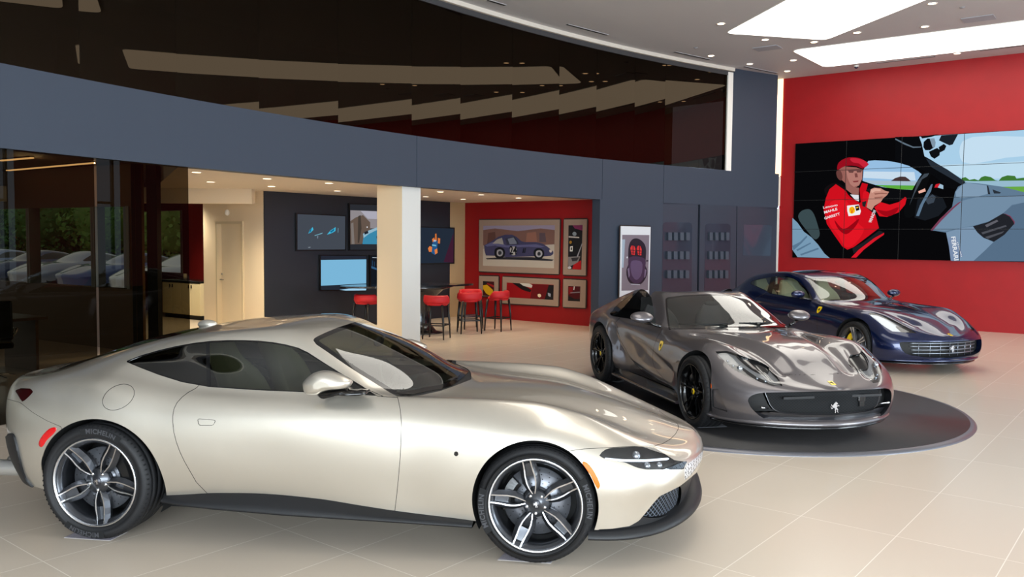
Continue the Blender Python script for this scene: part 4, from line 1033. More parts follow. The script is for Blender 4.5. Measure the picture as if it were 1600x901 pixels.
    b = MB(); b.add([(-2.24, -.62, .55), (-2.24, .62, .55), (-2.28, .58, 1.12), (-2.28, -.58, 1.12)], [(0, 1, 2, 3)]); b.build('rear_bulkhead', mt['liner'], root, fix=False)
    b = MB(); b.box((-1.35, 0, .17), (3.9, 1.5, .03)); b.build('underbody', mt['liner'], root)
    return car
# ------------------------------------------------------------------ dark blue shooting brake by the red wall
def lusso_curves():
    P = 2.05
    return [
     dict(y=[(-3.3, .86), (-2.99, .90), (-2.4, .885), (-1.3, .88), (-.5, .90), (0, .93), (.35, .925)], z=[(-3.97, .42), (-3.6, .3), (-3.2, .24), (-2.4, .235), (-.4, .225), (.4, .20), (1.0, .20)], f=(.90, P), r=(-3.88, 2.6)),
     dict(y=[(-3.3, .93), (-2.99, .985), (-2.4, .945), (-1.3, .92), (-.5, .935), (0, .965), (.35, .955)], z=[(-3.97, .5), (-3.2, .42), (-2.4, .38), (-1, .37), (0, .37), (.4, .31), (1, .27)], f=(.935, P), r=(-3.92, 2.6)),
     dict(y=[(-3.3, .945), (-2.99, .988), (-2.4, .96), (-1.3, .94), (-.5, .95), (0, .98), (.35, .96)], z=[(-3.97, .65), (-3.2, .60), (-2.4, .57), (-1, .56), (0, .56), (.4, .46), (.7, .41), (1, .39)], f=(.94, P), r=(-3.95, 2.6)),
     dict(y=[(-3.3, .93), (-2.99, .975), (-2.4, .955), (-1.3, .935), (-.5, .935), (0, .945), (.35, .905)], z=[(-3.97, .80), (-3.2, .78), (-2.4, .75), (-1, .73), (0, .71), (.4, .61), (.7, .51), (1, .475)], f=(.94, P), r=(-3.96, 2.6)),
     dict(y=[(-3.3, .87), (-2.99, .91), (-2.4, .89), (-1.3, .875), (-.5, .87), (0, .865), (.35, .79)], z=[(-3.97, .85), (-3.2, .91), (-2.8, .92), (-2.4, .89), (-1.5, .86), (-.8, .84), (-.3, .83), (.1, .81), (.4, .71), (.6, .61), (.8, .535), (1, .49)], f=(.925, P), r=(-3.96, 2.6)),
     dict(y=[(-3.3, .78), (-2.99, .81), (-2.4, .81), (-1.3, .80), (-1.0, .77), (-.5, .74), (0, .71), (.35, .62)], z=[(-3.97, .88), (-3.4, .955), (-3.0, 1.0), (-2.8, 1.0), (-2.4, .955), (-2.0, .935), (-1.2, .925), (-.8, .90), (-.4, .885), (-.2, .88), (.05, .868), (.27, .822), (.46, .745), (.6, .672), (.8, .58), (1, .50)], f=(.91, P), r=(-3.95, 2.6)),
     dict(y=[(-3.3, .64), (-2.5, .68), (-2.0, .69), (-1.6, .67), (-1.2, .70), (-1.0, .70), (-.5, .58), (0, .50), (.35, .43)], z=[(-3.97, .90), (-3.7, .93), (-3.45, 1.0), (-3.25, 1.10), (-3.05, 1.19), (-2.7, 1.255), (-2.3, 1.29), (-1.9, 1.30), (-1.6, 1.255), (-1.4, 1.17), (-1.2, 1.03), (-1.08, .95), (-.9, .90), (-.5, .875), (0, .825), (.4, .715), (.6, .64), (.8, .56), (1, .505)], f=(.91, P), r=(-3.95, 2.6)),
     dict(y=[(-3.3, .46), (-2.0, .50), (-1.3, .48), (-.5, .32), (.35, .24)], z=[(-3.97, .90), (-3.7, .95), (-3.45, 1.05), (-3.2, 1.17), (-2.9, 1.26), (-2.5, 1.325), (-2.0, 1.352), (-1.7, 1.335), (-1.45, 1.265), (-1.2, 1.13), (-1.0, .99), (-.88, .91), (-.75, .895), (-.4, .875), (0, .83), (.4, .74), (.6, .655), (.8, .57), (1, .51)], f=(.905, P), r=(-3.95, 2.6)),
     dict(y=[(-3.3, 0), (.35, 0)], z=[(-3.97, .90), (-3.7, .96), (-3.45, 1.065), (-3.2, 1.185), (-2.9, 1.28), (-2.5, 1.345), (-2.0, 1.375), (-1.7, 1.362), (-1.45, 1.315), (-1.2, 1.19), (-1.0, 1.06), (-.8, .92), (-.7, .902), (-.4, .885), (0, .845), (.4, .755), (.6, .67), (.8, .58), (1, .515)], f=(.905, P), r=(-3.95, 2.6)),
    ]
def build_lusso():
    car = Car('blue_shooting_brake', (5.963, 12.748, 0.0), -1.236); root = car.root
    tag(root, 'dark blue shooting brake with pale seats parked before the red wall', 'car')
    mt = car_mats(paint_mat('blue paint', (9, 26, 68), 0.6, 0.28), rim=mat('dark wheel lacquer'), machined=mat('silver alloy', (205, 206, 210), 0.25, 0.9))
    N = lambda *p: crop(1300, 430, 5.631, p); M = lambda *p: crop(1140, 410, 6.93, p)
    G = loft(lusso_curves(), -3.35, 0.35, dx=0.014, nR=24, nF=56, nv=100, sig=2.4)
    sh = G.shape[:2]; d = d_line(G[..., :2].reshape(-1, 2), smooth_poly([(-.6, .60), (-.2, .46), (.2, .36), (.5, .32)], 6, False)).reshape(sh)
    G[..., 2] -= .022*np.exp(-(d/.06)**2)*sstep(.5, .56, G[..., 2])*(G[..., 0] > -.9)
    S = half_to_full(G); full = S
    for cx, cz, r in ((0.02, .36, .385), (-2.97, .37, .40)):
        g = np.hypot(S.V[:, 0]-cx, S.V[:, 2]-cz)-r; g = np.where((np.abs(S.V[:, 1]) > .45) & (S.V[:, 2] < .82), g, .2); _, S = S.cut(g)
    dlo = M((222, 230), (240, 205), (275, 188), (350, 172), (450, 155), (520, 145), (620, 148), (700, 172), (760, 212), (820, 268), (875, 335), (905, 398), (860, 396), (640, 372), (440, 338), (405, 312), (300, 265))
    gl, S = S.cut(np.where(S.V[:, 2] > .8, car.fpoly(S, dlo), 9)); ed, gl = gl.cut(-car.fpoly(gl, dlo)-.8)
    for s in split_lr(ed): s.build('window_trim', mt['gloss'], root)
    bp, gl = gl.cut(car.fpoly(gl, M((455, 140), (500, 140), (455, 350), (400, 330))))
    for s in split_lr(bp): s.build('window_pillar', mt['gloss'], root)
    q, f_ = gl.cut(car.px(gl.V)[:, 0]-(1140+445/6.93))
    build_pieces(q, 'quarter_window', mt['screen'], root, push=-.002)
    build_pieces(f_, 'side_window', mt['screen'], root, push=-.002)
    z = M((830, 165), (900, 168), (1000, 165), (1386, 150), (1900, 250), (1850, 430), (1450, 418), (1386, 416), (1200, 408), (1100, 410), (1045, 425), (1000, 432), (960, 380), (905, 290), (860, 215))
    ws, S = S.cut(np.where((S.V[:, 0] > -1.75) & (S.V[:, 0] < -.6), car.fpoly(S, z), 9)); w, bd = ws.cut(car.fpoly(ws, z)+1.5)
    bd.build('windscreen_border', mt['gloss'], root); w.build('windscreen', mt['screen'], root)
    lz = N((318, 335), (345, 328), (400, 335), (480, 368), (560, 402), (640, 442), (745, 508), (700, 508), (620, 500), (530, 492), (470, 455), (400, 405), (345, 360))
    lamp, S = S.cut(np.where(S.V[:, 0] > -.2, car.fpoly(S, lz), 9))
    for s in split_lr(lamp):
        hd = s.build('headlight', mt['lamp'], root); s.build('lamp_housing', mt['lampin'], hd, push=-.02)
        dk, _ = s.cut(car.fpoly(s, N((560, 440), (640, 450), (745, 508), (620, 498)))); dk.build('lamp_recess', mt['gloss'], hd, push=-.012)
    mo = N((592, 592), (620, 585), (800, 585), (1050, 582), (1320, 575), (1340, 700), (1180, 722), (1000, 726), (830, 722), (760, 712), (690, 702), (640, 682), (612, 650), (598, 620))
    m_, S = S.cut(np.where(S.V[:, 0] > .3, car.fpoly(S, mo), 9))
    boundary_walls(m_, (-.08, 0, 0), 'grille_surround', mt['paint'], root); m_.build('grille_back', mt['black'], root).location = (-.09, 0, 0)
    b = MB()
    fx = lambda y: .35+.53*(1-min(1, abs(y)/.93)**1.9)**(1/1.9)
    zs = (.295, .345, .395, .44)
    for z_ in zs:
        yl = .60-.30*max(0, .40-z_); b.tube([(fx(y)-.012, y, z_) for y in np.linspace(-yl, yl, 21)], .0085, 6)
    for y in np.linspace(-.48, .48, 7): b.tube([(fx(y)-.018, y, .255), (fx(y)-.018, y, .46)], .005, 6)
    b.build('grille_bars', mat('grille bar', (150, 156, 166), 0.3, 0.8), root)
    b = MB(); b.prism(horse(.11), .01, (.90, 0, .36), (0, 1, 0), (0, 0, 1)); b.build('front_emblem', mt['chrome'], root)
    b = MB(); b.box((.80, .33, .385), (.03, .08, .08), bev=.01); b.build('radar_sensor', mt['gloss'], root)
    p, n = place_on(full, car, N((1022, 523))[0]); p[1] = 0; n[1] = 0; n /= np.linalg.norm(n); w_ = np.array([0, 0, 1.0]); w_ = w_-n*(w_@n); w_ /= np.linalg.norm(w_)
    b = MB(); b.prism([(-.024, -.035), (.024, -.035), (.024, .035), (-.024, .035)], .002, p+n*.001, np.cross(w_, n), w_); o = b.build('nose_badge', mt['yellow'], root)
    b = MB(); b.prism(horse(.045), .001, p+n*.0035, np.cross(w_, n), w_); b.build('badge_emblem', mt['black'], o)
    mk, S = S.cut(np.where((S.V[:, 0] > .2) & (S.V[:, 0] < .8), car.fpoly(S, N((322, 560), (332, 562), (345, 600), (353, 640), (352, 655), (342, 655), (330, 610))), 9))
    for s in split_lr(mk): s.build('side_marker', mt['orange'], root, push=.003)
    gx = [(-.86, .90), (-.83, .80), (-.80, .6), (-.80, .26)]; door = [(-.80, .26), (-.80, .6), (-.83, .80), (-.90, .92), (-2.35, .97), (-2.46, .85), (-2.40, .60), (-2.2, .35), (-2.12, .26)]
    c_ = lambda S: np.where((np.abs(S.V[:, 1]) > .5) & (S.V[:, 2] < .98), d_poly(S.V[:, [0, 2]], door), 9)
    dr, _ = S.cut(c_(S)+.003); gp, S = S.cut(c_(S)-.003); gp, _ = gp.cut(-c_(gp)-.003)
    for s in split_lr(gp): s.build('door_gap', mt['liner'], root, push=-.0015)
    for s in split_lr(dr): s.build('door', mt['paint'], root)
    S.build('body_shell', mt['paint'], root)
    shield_badge(full, car, root, M((966, 510))[0], mt, .12)
    core = full
    for cx, cz, r in ((0.02, .36, .44), (-2.97, .37, .46)):
        g = np.hypot(core.V[:, 0]-cx, core.V[:, 2]-cz)-r; g = np.where(core.V[:, 2] < .85, g, 9); _, core = core.cut(g)
    _, core = core.cut(np.where((core.V[:, 0] > -3.6) & (core.V[:, 0] < -.7), .84-core.V[:, 2], np.where(core.V[:, 0] > .3, -1.0, 1.0))); core.build('inner_structure', mt['liner'], root, push=-.035)
    wheel_well(root, full, 0.02, .36, .383, mt); wheel_well(root, full, -2.97, .37, .398, mt)
    for (x, yc, R, w, cal) in ((0, .837, .346, .245, 150), (-2.99, .834, .356, .295, 20)):
        for sd in (-1, 1): wheel(root, (x, sd*yc, R), R, w, .268, 'lusso', dict(mt, caliper=mt['yellow']), sd, cal_ang=cal, tyre_text=False, seg=48)
    skirts(root, -2.5, -.37, .235, .16, .86, .95, mt['paint'])
    front_lip(root, .30, .955, .945, 1.9, lambda k: [(.80, .235), (.965, .225), (.99, .21), (1.0, .195), (.995, .18), (.80, .17)], mt['paint'], 'front_lip')
    front_lip(root, .30, .93, .90, 1.9, lambda k: [(.80, .165), (.985, .160), (.99, .14), (.80, .135)], mt['carbon'], 'front_undertray')
    for sg in (1, -1):
        b = MB(); b.sphere((-1.25, sg*.975, 1.015), (.075, .125, .062), 24, 14); o = b.build('wing_mirror', mt['paint'], root)
        b = MB(); b.tube([(-1.15, sg*.80, .925), (-1.18, sg*.88, .945), (-1.23, sg*.95, .965)], [.018, .015, .025], 10); b.build('mirror_stalk', mt['gloss'], o)
    cabin(root, -3.3, -.8, .76, .2, mt, -1.2, .85, seats=((-1.75, .38), (-1.75, -.38), (-2.55, .34), (-2.55, -.34)), zs=.36)
    b = MB(); b.sphere((-1.42, 0, 1.20), (.02, .11, .032), 16, 8); b.build('rear_view_mirror', mt['dash'], root)
    b = MB(); b.box((-1.5, 0, .17), (4.0, 1.5, .03)); b.build('underbody', mt['liner'], root)
    return car
# ------------------------------------------------------------------ the showroom shell
CC = np.array([19.7623, -3.5939]); RR = 27.285; H0, H1, HC = 2.674, 3.4776, 5.78
def arc(phi, r=RR, z=0.0):
    a = math.radians(phi); return np.array([CC[0]+r*math.cos(a), CC[1]+r*math.sin(a), z])
def phi_of(p): return math.degrees(math.atan2(p[1]-CC[1], p[0]-CC[0]))
def phi_px(u, v, z): return phi_of(at_z(u, v, z))
def structure(o, name=None): o['kind'] = 'structure'; return o
GU = np.array([.784, -.620, 0]); GW = np.array([.620, .784, 0])      # the grid of the building
TH = 0.8954
def floor_mat():
    m = mat('floor tile', (205, 193, 178), 0.22, spec=0.45); nt = m.node_tree; b = nt.nodes['Principled BSDF']
    geo = nt.nodes.new('ShaderNodeTexCoord')
    def mth(op, a, bb=None, c=None):
        n = nt.nodes.new('ShaderNodeMath'); n.operation = op
        for i, x in enumerate((a, bb, c)):
            if x is None: continue
            if isinstance(x, (int, float)): n.inputs[i].default_value = x
            else: nt.links.new(x, n.inputs[i])
        return n.outputs[0]
    def dot(v):
        n = nt.nodes.new('ShaderNodeVectorMath'); n.operation = 'DOT_PRODUCT'; n.inputs[1].default_value = v
        nt.links.new(geo.outputs['Object'], n.inputs[0]); return n.outputs['Value']
    A = mth('DIVIDE', mth('SUBTRACT', dot((-math.sin(TH), math.cos(TH), 0)), 6.1927), 0.6044)
    B = mth('DIVIDE', mth('SUBTRACT', dot((math.cos(TH), math.sin(TH), 0)), 1.995), 1.2)
    def line(x, w):
        f = mth('SUBTRACT', x, mth('ROUND', x)); return mth('LESS_THAN', mth('ABSOLUTE', f), w)
    g = mth('MAXIMUM', line(A, 0.0045), line(B, 0.0021))
    # tone per tile
    cmb = nt.nodes.new('ShaderNodeCombineXYZ'); nt.links.new(mth('FLOOR', A), cmb.inputs[0]); nt.links.new(mth('FLOOR', B), cmb.inputs[1])
    wn = nt.nodes.new('ShaderNodeTexWhiteNoise'); nt.links.new(cmb.outputs[0], wn.inputs['Vector'])
    ns = nt.nodes.new('ShaderNodeTexNoise'); ns.inputs['Scale'].default_value = 2.2; ns.inputs['Detail'].default_value = 6; nt.links.new(geo.outputs['Object'], ns.inputs['Vector'])
    v = mth('MULTIPLY_ADD', wn.outputs['Value'], 0.035, 0.96)
    mx = nt.nodes.new('ShaderNodeMix'); mx.data_type = 'RGBA'; mx.inputs['A'].default_value = srgb(221, 206, 188); mx.inputs['B'].default_value = srgb(250, 240, 226); nt.links.new(g, mx.inputs['Factor'])
    hs = nt.nodes.new('ShaderNodeHueSaturation'); nt.links.new(mx.outputs['Result'], hs.inputs['Color']); nt.links.new(v, hs.inputs['Value'])
    nt.links.new(hs.outputs[0], b.inputs['Base Color'])
    pass
    return m
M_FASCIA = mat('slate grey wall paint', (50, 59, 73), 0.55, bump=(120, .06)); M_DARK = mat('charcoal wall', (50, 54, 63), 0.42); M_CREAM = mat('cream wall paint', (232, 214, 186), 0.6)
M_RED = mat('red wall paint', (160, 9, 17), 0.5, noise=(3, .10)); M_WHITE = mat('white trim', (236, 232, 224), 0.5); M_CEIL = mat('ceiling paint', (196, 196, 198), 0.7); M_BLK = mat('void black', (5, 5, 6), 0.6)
M_SOFFIT = mat('recess ceiling paint', (226, 214, 198), 0.6); M_TAN = mat('tan wall', (104, 76, 42), 0.6)

def wall_slab(name, p, q, z0, z1, t, m, side=1):
    """upright slab from p to q (plan), thickness t to the left of p->q times side"""
    p = np.array(p[:2], float); q = np.array(q[:2], float); d = (q-p)/np.linalg.norm(q-p); n = np.array([-d[1], d[0]])*side*t
    b = MB(); c = [p, q, q+n, p+n]
    V = [(x, y, z) for z in (z0, z1) for x, y in c]
    b.add(V, [(0, 1, 2, 3), (4, 5, 6, 7), (0, 1, 5, 4), (1, 2, 6, 5), (2, 3, 7, 6), (3, 0, 4, 7)]); return structure(b.build(name, m))
def arc_band(name, f0, f1, r0, r1, z0, z1, m, n=None):
    n = n or max(2, int(abs(f1-f0)/1.0)); b = MB(); fs = np.linspace(f0, f1, n+1)
    G = np.array([[arc(f, r0, z0), arc(f, r1, z0), arc(f, r1, z1), arc(f, r0, z1)] for f in fs])
    b.grid(G, False, closed_v=True); b.add(G[0], [(0, 1, 2, 3)]); b.add(G[-1], [(0, 1, 2, 3)]); return structure(b.build(name, m))
# floor, ceiling
b = MB(); b.box((4, 12, -.06), (60, 56, .12)); structure(b.build('floor', floor_mat()))
F0 = 119.0
cp = [arc(f, RR+5.2)[:2] for f in np.linspace(199, F0-1, 48)] + [(17.9, 12.2), (12.2, -9.4), (-11.4, -9.4)]
b = MB(); b.prism([tuple(p) for p in cp], .2, (0, 0, HC)); structure(b.build('ceiling', M_CEIL))
# fascia: one slab per panel, so the seams are real gaps
F_LO_ = min((abs(to_px(arc(f, RR, 3.0))[0]-1216.5), f) for f in np.linspace(118, 121, 301))[1]
seams = [199, phi_px(650, 292, H0), phi_px(954, 311, H0), phi_px(1028, 317, H0), F_LO_]
for a, c in zip(seams[:-1], seams[1:]): arc_band('wall_fascia', a-.012, c+.012, RR, RR+.18, H0, H1, M_FASCIA)
arc_band('wall_fascia_core', 199, F_LO_+.1, RR+.03, RR+.17, H0+.01, H1-.01, M_BLK)
# wall to the right of the upper glass, full height
fe = phi_px(1146, 266, H1)
F_UP = min((abs(to_px(arc(f, RR, 4.6))[0]-1213.5), f) for f in np.linspace(118, 121, 301))[1]; F_LO = min((abs(to_px(arc(f, RR, 3.0))[0]-1217), f) for f in np.linspace(118, 121, 301))[1]
arc_band('wall_upper_right', fe, F_UP, RR, RR+.18, H1-.001, HC, M_FASCIA)
b = MB(); 
for f, w in ((fe+.16, .42),): 
    pts = [arc(fe+.02, RR-.01), arc(fe+.36, RR-.01), arc(fe+.36, RR+.12), arc(fe+.02, RR+.12)]
    b.add([(p[0], p[1], z) for z in (H1-.01, HC-.10) for p in pts], [(0, 1, 2, 3), (4, 5, 6, 7), (0, 1, 5, 4), (1, 2, 6, 5), (2, 3, 7, 6), (3, 0, 4, 7)])
structure(b.build('trim_1', M_WHITE))
arc_band('trim_2', 199, fe, RR-.05, RR+.12, HC-.075, HC-.0005, mat('pale cove trim', (214, 206, 194), .6))
arc_band('trim_3', 199, fe, RR-.001, RR+.10, HC-.17, HC-.08, mat('dark head channel', (60, 60, 62), .5))
# upper glazing: flat panes between the measured joints
js = [199, 194.2, 191.6, 189, 186.4, 183.8, 181.2, 178.6, 176.0, 173.4, 170.8, 168.2, 165.6, 163.0, 160.4, 157.9, 155.35] + [phi_px(u, v, H1) for u, v in ((120, 124), (280, 151), (409, 173.7), (538, 193.4), (650, 211), (732, 221), (806, 232), (875, 241), (931, 247.5), (985, 254), (1037, 258))] + [fe+.1]
GL_UP = glass('tinted bronze glass', (26, 21, 19), .36, rcol=(255, 226, 192)); k = 0
for a, c in zip(js[:-1], js[1:]):
    p, q = arc(a+.03, RR+.03), arc(c-.03, RR+.03); b = MB(); b.add([(p[0], p[1], H1+.002), (q[0], q[1], H1+.002), (q[0], q[1], HC-.16), (p[0], p[1], HC-.16)], [(0, 1, 2, 3)])
    k += 1; structure(b.build('window_%d' % k, GL_UP, fix=False))
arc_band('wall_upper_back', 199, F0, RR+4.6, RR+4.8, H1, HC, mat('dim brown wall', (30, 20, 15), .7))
# slab between the storeys = ceiling of the recess and of the office
fs_ = phi_px(304, 261, H0)
arc_band('ceiling_office', 199, 139, RR+.17, RR+12, 3.0, H1-.012, mat('office ceiling', (92, 78, 60), .6))
# dim partitions in the upper storey
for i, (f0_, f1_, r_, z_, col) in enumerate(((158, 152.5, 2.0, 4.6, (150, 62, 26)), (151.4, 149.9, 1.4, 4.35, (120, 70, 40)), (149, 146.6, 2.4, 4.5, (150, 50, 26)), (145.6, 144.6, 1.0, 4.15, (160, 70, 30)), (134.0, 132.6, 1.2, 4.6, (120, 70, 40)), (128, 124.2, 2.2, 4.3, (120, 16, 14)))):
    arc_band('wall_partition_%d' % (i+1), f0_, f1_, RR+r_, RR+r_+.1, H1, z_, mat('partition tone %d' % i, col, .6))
# grey wall behind poster and key panels
fj = phi_px(950, 311, H0); fk = phi_px(1028, 317, H0)
arc_band('wall_poster', fj+.05, fk, RR+.002, RR+.18, 0, H0+.002, M_FASCIA)
fend = phi_px(1213, 325, H0)
F_KP = min((abs(to_px(arc(f, RR+.16, 1.6))[0]-1211), f) for f in np.linspace(117, 122, 401))[1]
arc_band('wall_key_panels', fk, F_KP, RR+.16, RR+.3, 0, H0, M_DARK)
# end jamb of the gallery
# red display wall
RG = np.array([10.017, 17.861, 0]); RD = np.array([.7997, -.6005, 0]); RN = np.array([-.6005, -.7997, 0])   # RN faces the room
p0, p1 = RG+RD*-4.44, RG+RD*9.5
wall_slab('wall_right', p0, p1, 0, HC, .25, M_RED, 1)
# light slots at the corner
CORN = emis('cove light', (255, 214, 160), 2.6)
def corner_strip(z0, z1, u0, u1, v):
    a = at_plane(u0, v, RG+RN*.03, RN); c = at_plane(u1, v, RG+RN*.03, RN); b = MB()
    A = [a[:2], c[:2], c[:2]-RN[:2]*.2, a[:2]-RN[:2]*.2]
    b.add([(x, y, z) for z in (z0, z1) for x, y in A], [(0, 1, 2, 3), (4, 5, 6, 7), (0, 1, 5, 4), (1, 2, 6, 5), (2, 3, 7, 6), (3, 0, 4, 7)]); return b
structure(corner_strip(at_plane(1214, 275, RG, RN)[2], HC-.001, 1213.5, 1221.5, 200).build('trim_4', CORN))
structure(corner_strip(0, at_plane(1214, 326, RG, RN)[2], 1211, 1216, 380).build('trim_5', M_WHITE))
# recess: cream wall with door, dark screen wall, its light-washed end painted cream, red gallery wall
P411 = np.array([-4.72, 15.99, 0]); PD = np.array([-1.28, 20.28, 0]); PG0 = np.array([-1.15, 20.4, 0]); PG1 = np.array([2.35, 17.63, 0])
DW = (PD-P411)/np.linalg.norm(PD-P411); DN = np.array([DW[1], -DW[0], 0])
split = np.array(at_plane(703, 400, P411, DN)); split[2] = 0
wall_slab('wall_screens', P411, split, 0, 2.74, .2, mat('satin charcoal wall', (34, 38, 46), .35), 1)
wall_slab('wall_recess_end', split, PG0, 0, 2.74, .2, mat('light-washed wall', (176, 150, 112), .5), 1)  # same charcoal wall; the light wash on its end is put into the colour
wall_slab('wall_gallery', PG0, PG1, 0, 2.74, .2, mat('gallery red paint', (140, 4, 12), .5), 1)
wall_slab('wall_gallery_jamb', arc(fj+.05, RR+.17), np.r_[PG1[:2]+(PG1-PG0)[:2]*.02, 0], 0, 2.74, .05, M_FASCIA, 1)
CU = GU; CN = np.array([-CU[1], CU[0], 0])*-1
Lw = P411-CU*2.05
def on_cream(u, v): return at_plane(u, v, P411, CN)
d0 = on_cream(339, 400); d1 = on_cream(381, 400); dz = on_cream(345, 346)[2]
wall_slab('wall_cream', Lw, d0, 0, 2.74, .22, M_CREAM, 1); wall_slab('wall_cream', d1, P411, 0, 2.74, .22, M_CREAM, 1); wall_slab('wall_cream', d0, d1, dz, 2.74, .22, M_CREAM, 1)
wall_slab('wall_cream_return', P411, P411+DW*.02+GW*0, 0, 2.74, .22, M_CREAM, 1)
dr = MB(); dd = (d1-d0)[:2]; 
off = -CN*.10
dr_o = structure(MB().box((0, 0, 0), (.001, .001, .001)).build('door_1', M_CREAM)); bpy.data.objects.remove(dr_o)
doorw = np.linalg.norm(dd); dmid = (d0+d1)/2+off
Rd = np.array([[CU[0], CN[0], 0], [CU[1], CN[1], 0], [0, 0, 1]])
b = MB(); b.box((dmid[0], dmid[1], dz/2-.01), (doorw-.07, .045, dz-.05), Rd); door = structure(b.build('door_1', mat('cream door', (228, 212, 184), .45)))
b = MB()
for s in (-1, 1): b.box((dmid[0]+CU[0]*s*(doorw/2-.02)+CN[0]*.05, dmid[1]+CU[1]*s*(doorw/2-.02)+CN[1]*.05, dz/2), (.045, .16, dz), Rd)
b.box((dmid[0]+CN[0]*.05, dmid[1]+CN[1]*.05, dz-.022), (doorw, .16, .045), Rd); b.build('door_frame', mat('door frame paint', (206, 190, 160), .45), door)
hp = dmid-CU*(doorw/2-.09)+CN*.05
b = MB(); b.tube([(hp[0], hp[1], 1.0), (hp[0]+CN[0]*.04, hp[1]+CN[1]*.04, 1.0), (hp[0]+CN[0]*.04+CU[0]*.11, hp[1]+CN[1]*.04+CU[1]*.11, 1.0)], .011, 8); b.box((hp[0], hp[1], 1.11), (.04, .02, .04), Rd); b.build('door_handle', mat('satin steel', (170, 165, 155), .3, .9), door)
# dropped bulkhead left of the dark wall
b = MB(); b.box((-8.4, 15.48, 2.60), (7.3, .2, .28)); structure(b.build('wall_bulkhead', M_CREAM))
# column
cz = [at_z(u, v, H0) for u, v in ((589.2, 289), (628.3, 290), (657.3, 292))]
nrm = lambda v: v/np.linalg.norm(v)
CNR = at_z(628.3, 291, H0)[:2]
def to_u(u, d):
    r_ = ray(u, 300)[:2]; d = np.array(d[:2]); t_ = np.linalg.solve(np.array([[d[0], -r_[0]], [d[1], -r_[1]]]), -CNR)[0]; return CNR+d*t_
cb = [to_u(589.2, -GU), CNR, to_u(657.2, GW)]; pd_ = cb[0]+cb[2]-CNR
A = [cb[0], cb[1], cb[2], pd_]; b = MB(); V = [(x, y, z) for z in (0, 2.75) for x, y in A]
b.add(V, [(0, 1, 5, 4)]); b.cur = 1; b.add(V, [(1, 2, 6, 5)]); b.cur = 0; b.add(V, [(2, 3, 7, 6), (3, 0, 4, 7), (4, 5, 6, 7)])
print('column', A)
structure(b.build('wall_column', [mat('column cream', (226, 204, 170), .55), mat('column daylit', (204, 202, 197), .55)]))  # second tone paler: daylight on the right face is put into its colour
# left ground-floor glazing and office
gp = [199, 195, 190, 186, 182, 178, 174, 170, 166, 162, 158, phi_px(158, 246.5, H0), fs_]
GL_LO = glass('dark tinted glass', (92, 86, 70), .14)
for i, (a, c) in enumerate(zip(gp[:-1], gp[1:])):
    k += 1; p, q = arc(a-.03, RR+.05), arc(c+.03, RR+.05); b = MB(); b.add([(p[0], p[1], .01), (q[0], q[1], .01), (q[0], q[1], H0+.01), (p[0], p[1], H0+.01)], [(0, 1, 2, 3)]); structure(b.build('window_%d' % k, GL_LO, fix=False))
# office: tan window wall, black column, far window wall
def win_wall(name, p, q, z0, z1, openings, m, mull):
    """wall p->q with window openings given as (s0,s1,za,zb)"""
    p = np.array(p[:2], float); q = np.array(q[:2], float); L = np.linalg.norm(q-p); d = (q-p)/L; n = np.array([-d[1], d[0]]); R = np.array([[d[0], n[0], 0], [d[1], n[1], 0], [0, 0, 1]])
    b = MB(); cur = 0
    def blk(s0, s1, a, c):
        if s1-s0 < 1e-4 or c-a < 1e-4: return
        ctr = p+d*(s0+s1)/2; b.box((ctr[0], ctr[1], (a+c)/2), (s1-s0, .16, c-a), R)
    for s0, s1, a, c in openings:
        blk(cur, s0, z0, z1); blk(s0, s1, z0, a); blk(s0, s1, c, z1); cur = s1
    blk(cur, L, z0, z1); structure(b.build(name, m))
    f = MB()
    for s0, s1, a, c in openings:
        for s in (s0, s1): ctr = p+d*s; f.box((ctr[0], ctr[1], (a+c)/2), (.07, .2, c-a), R)
    structure(f.build('trim_mullions', mull))
    return p, d, R
pA = np.array([-8.6, 15.1]); dA = np.array([.852, -.524]); 
opn = [(.1, 1.95, 1.0, 2.33), (2.0, 3.4, 1.0, 2.33), (3.45, 4.75, 1.0, 2.33), (4.8, 6.95, 1.0, 2.33)]
sA = pA-dA*5.0
def s_at(u):
    d = ray(u, 380)[:2]; # intersect the wall line in plan
    A_ = np.array([[dA[0], -d[0]], [dA[1], -d[1]]]); r = np.linalg.solve(A_, -sA); return r[0]
ms = [s_at(-70), s_at(53), s_at(154), s_at(208)]
opn = [(ms[0]-2.0, ms[0]-.04, 1.0, 2.33), (ms[0], ms[1]-.03, 1.0, 2.33), (ms[1], ms[2]-.03, 1.0, 2.33), (ms[2], ms[3], 1.0, 2.33)]
MULL = mat('window mullion', (150, 158, 160), .5)
sA0 = sA+dA*(ms[0]-2.6); sh = ms[0]-2.6
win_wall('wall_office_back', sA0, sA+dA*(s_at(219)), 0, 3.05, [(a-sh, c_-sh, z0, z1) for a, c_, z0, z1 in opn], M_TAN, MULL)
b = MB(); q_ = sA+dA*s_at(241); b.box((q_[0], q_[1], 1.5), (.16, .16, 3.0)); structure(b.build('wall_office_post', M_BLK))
pB0 = np.array([-13.0, 24.2]); pB1 = np.array([-6.35, 19.0])
dB = nrm(pB1-pB0); pB_ = pB0.copy()
def sB(u):
    d = ray(u, 380)[:2]; return np.linalg.solve(np.array([[dB[0], -d[0]], [dB[1], -d[1]]]), -pB0)[0]
k0 = sB(203); win_wall('wall_kitchen_back', pB0+dB*k0, pB1, 0, 3.0, [(sB(211)-k0, sB(289)-k0, .98, 2.48)], mat('dark red wall', (112, 12, 10), .6), MULL)
rp_ = [arc(f, RR+.17)[:2] for f in np.linspace(fs_, F0, 34)] + [arc(f, RR+5.3)[:2] for f in np.linspace(F0, 137, 20)] + [pB1+np.array([.5, .5]), pB0+dB*k0+np.array([.1, .3])]
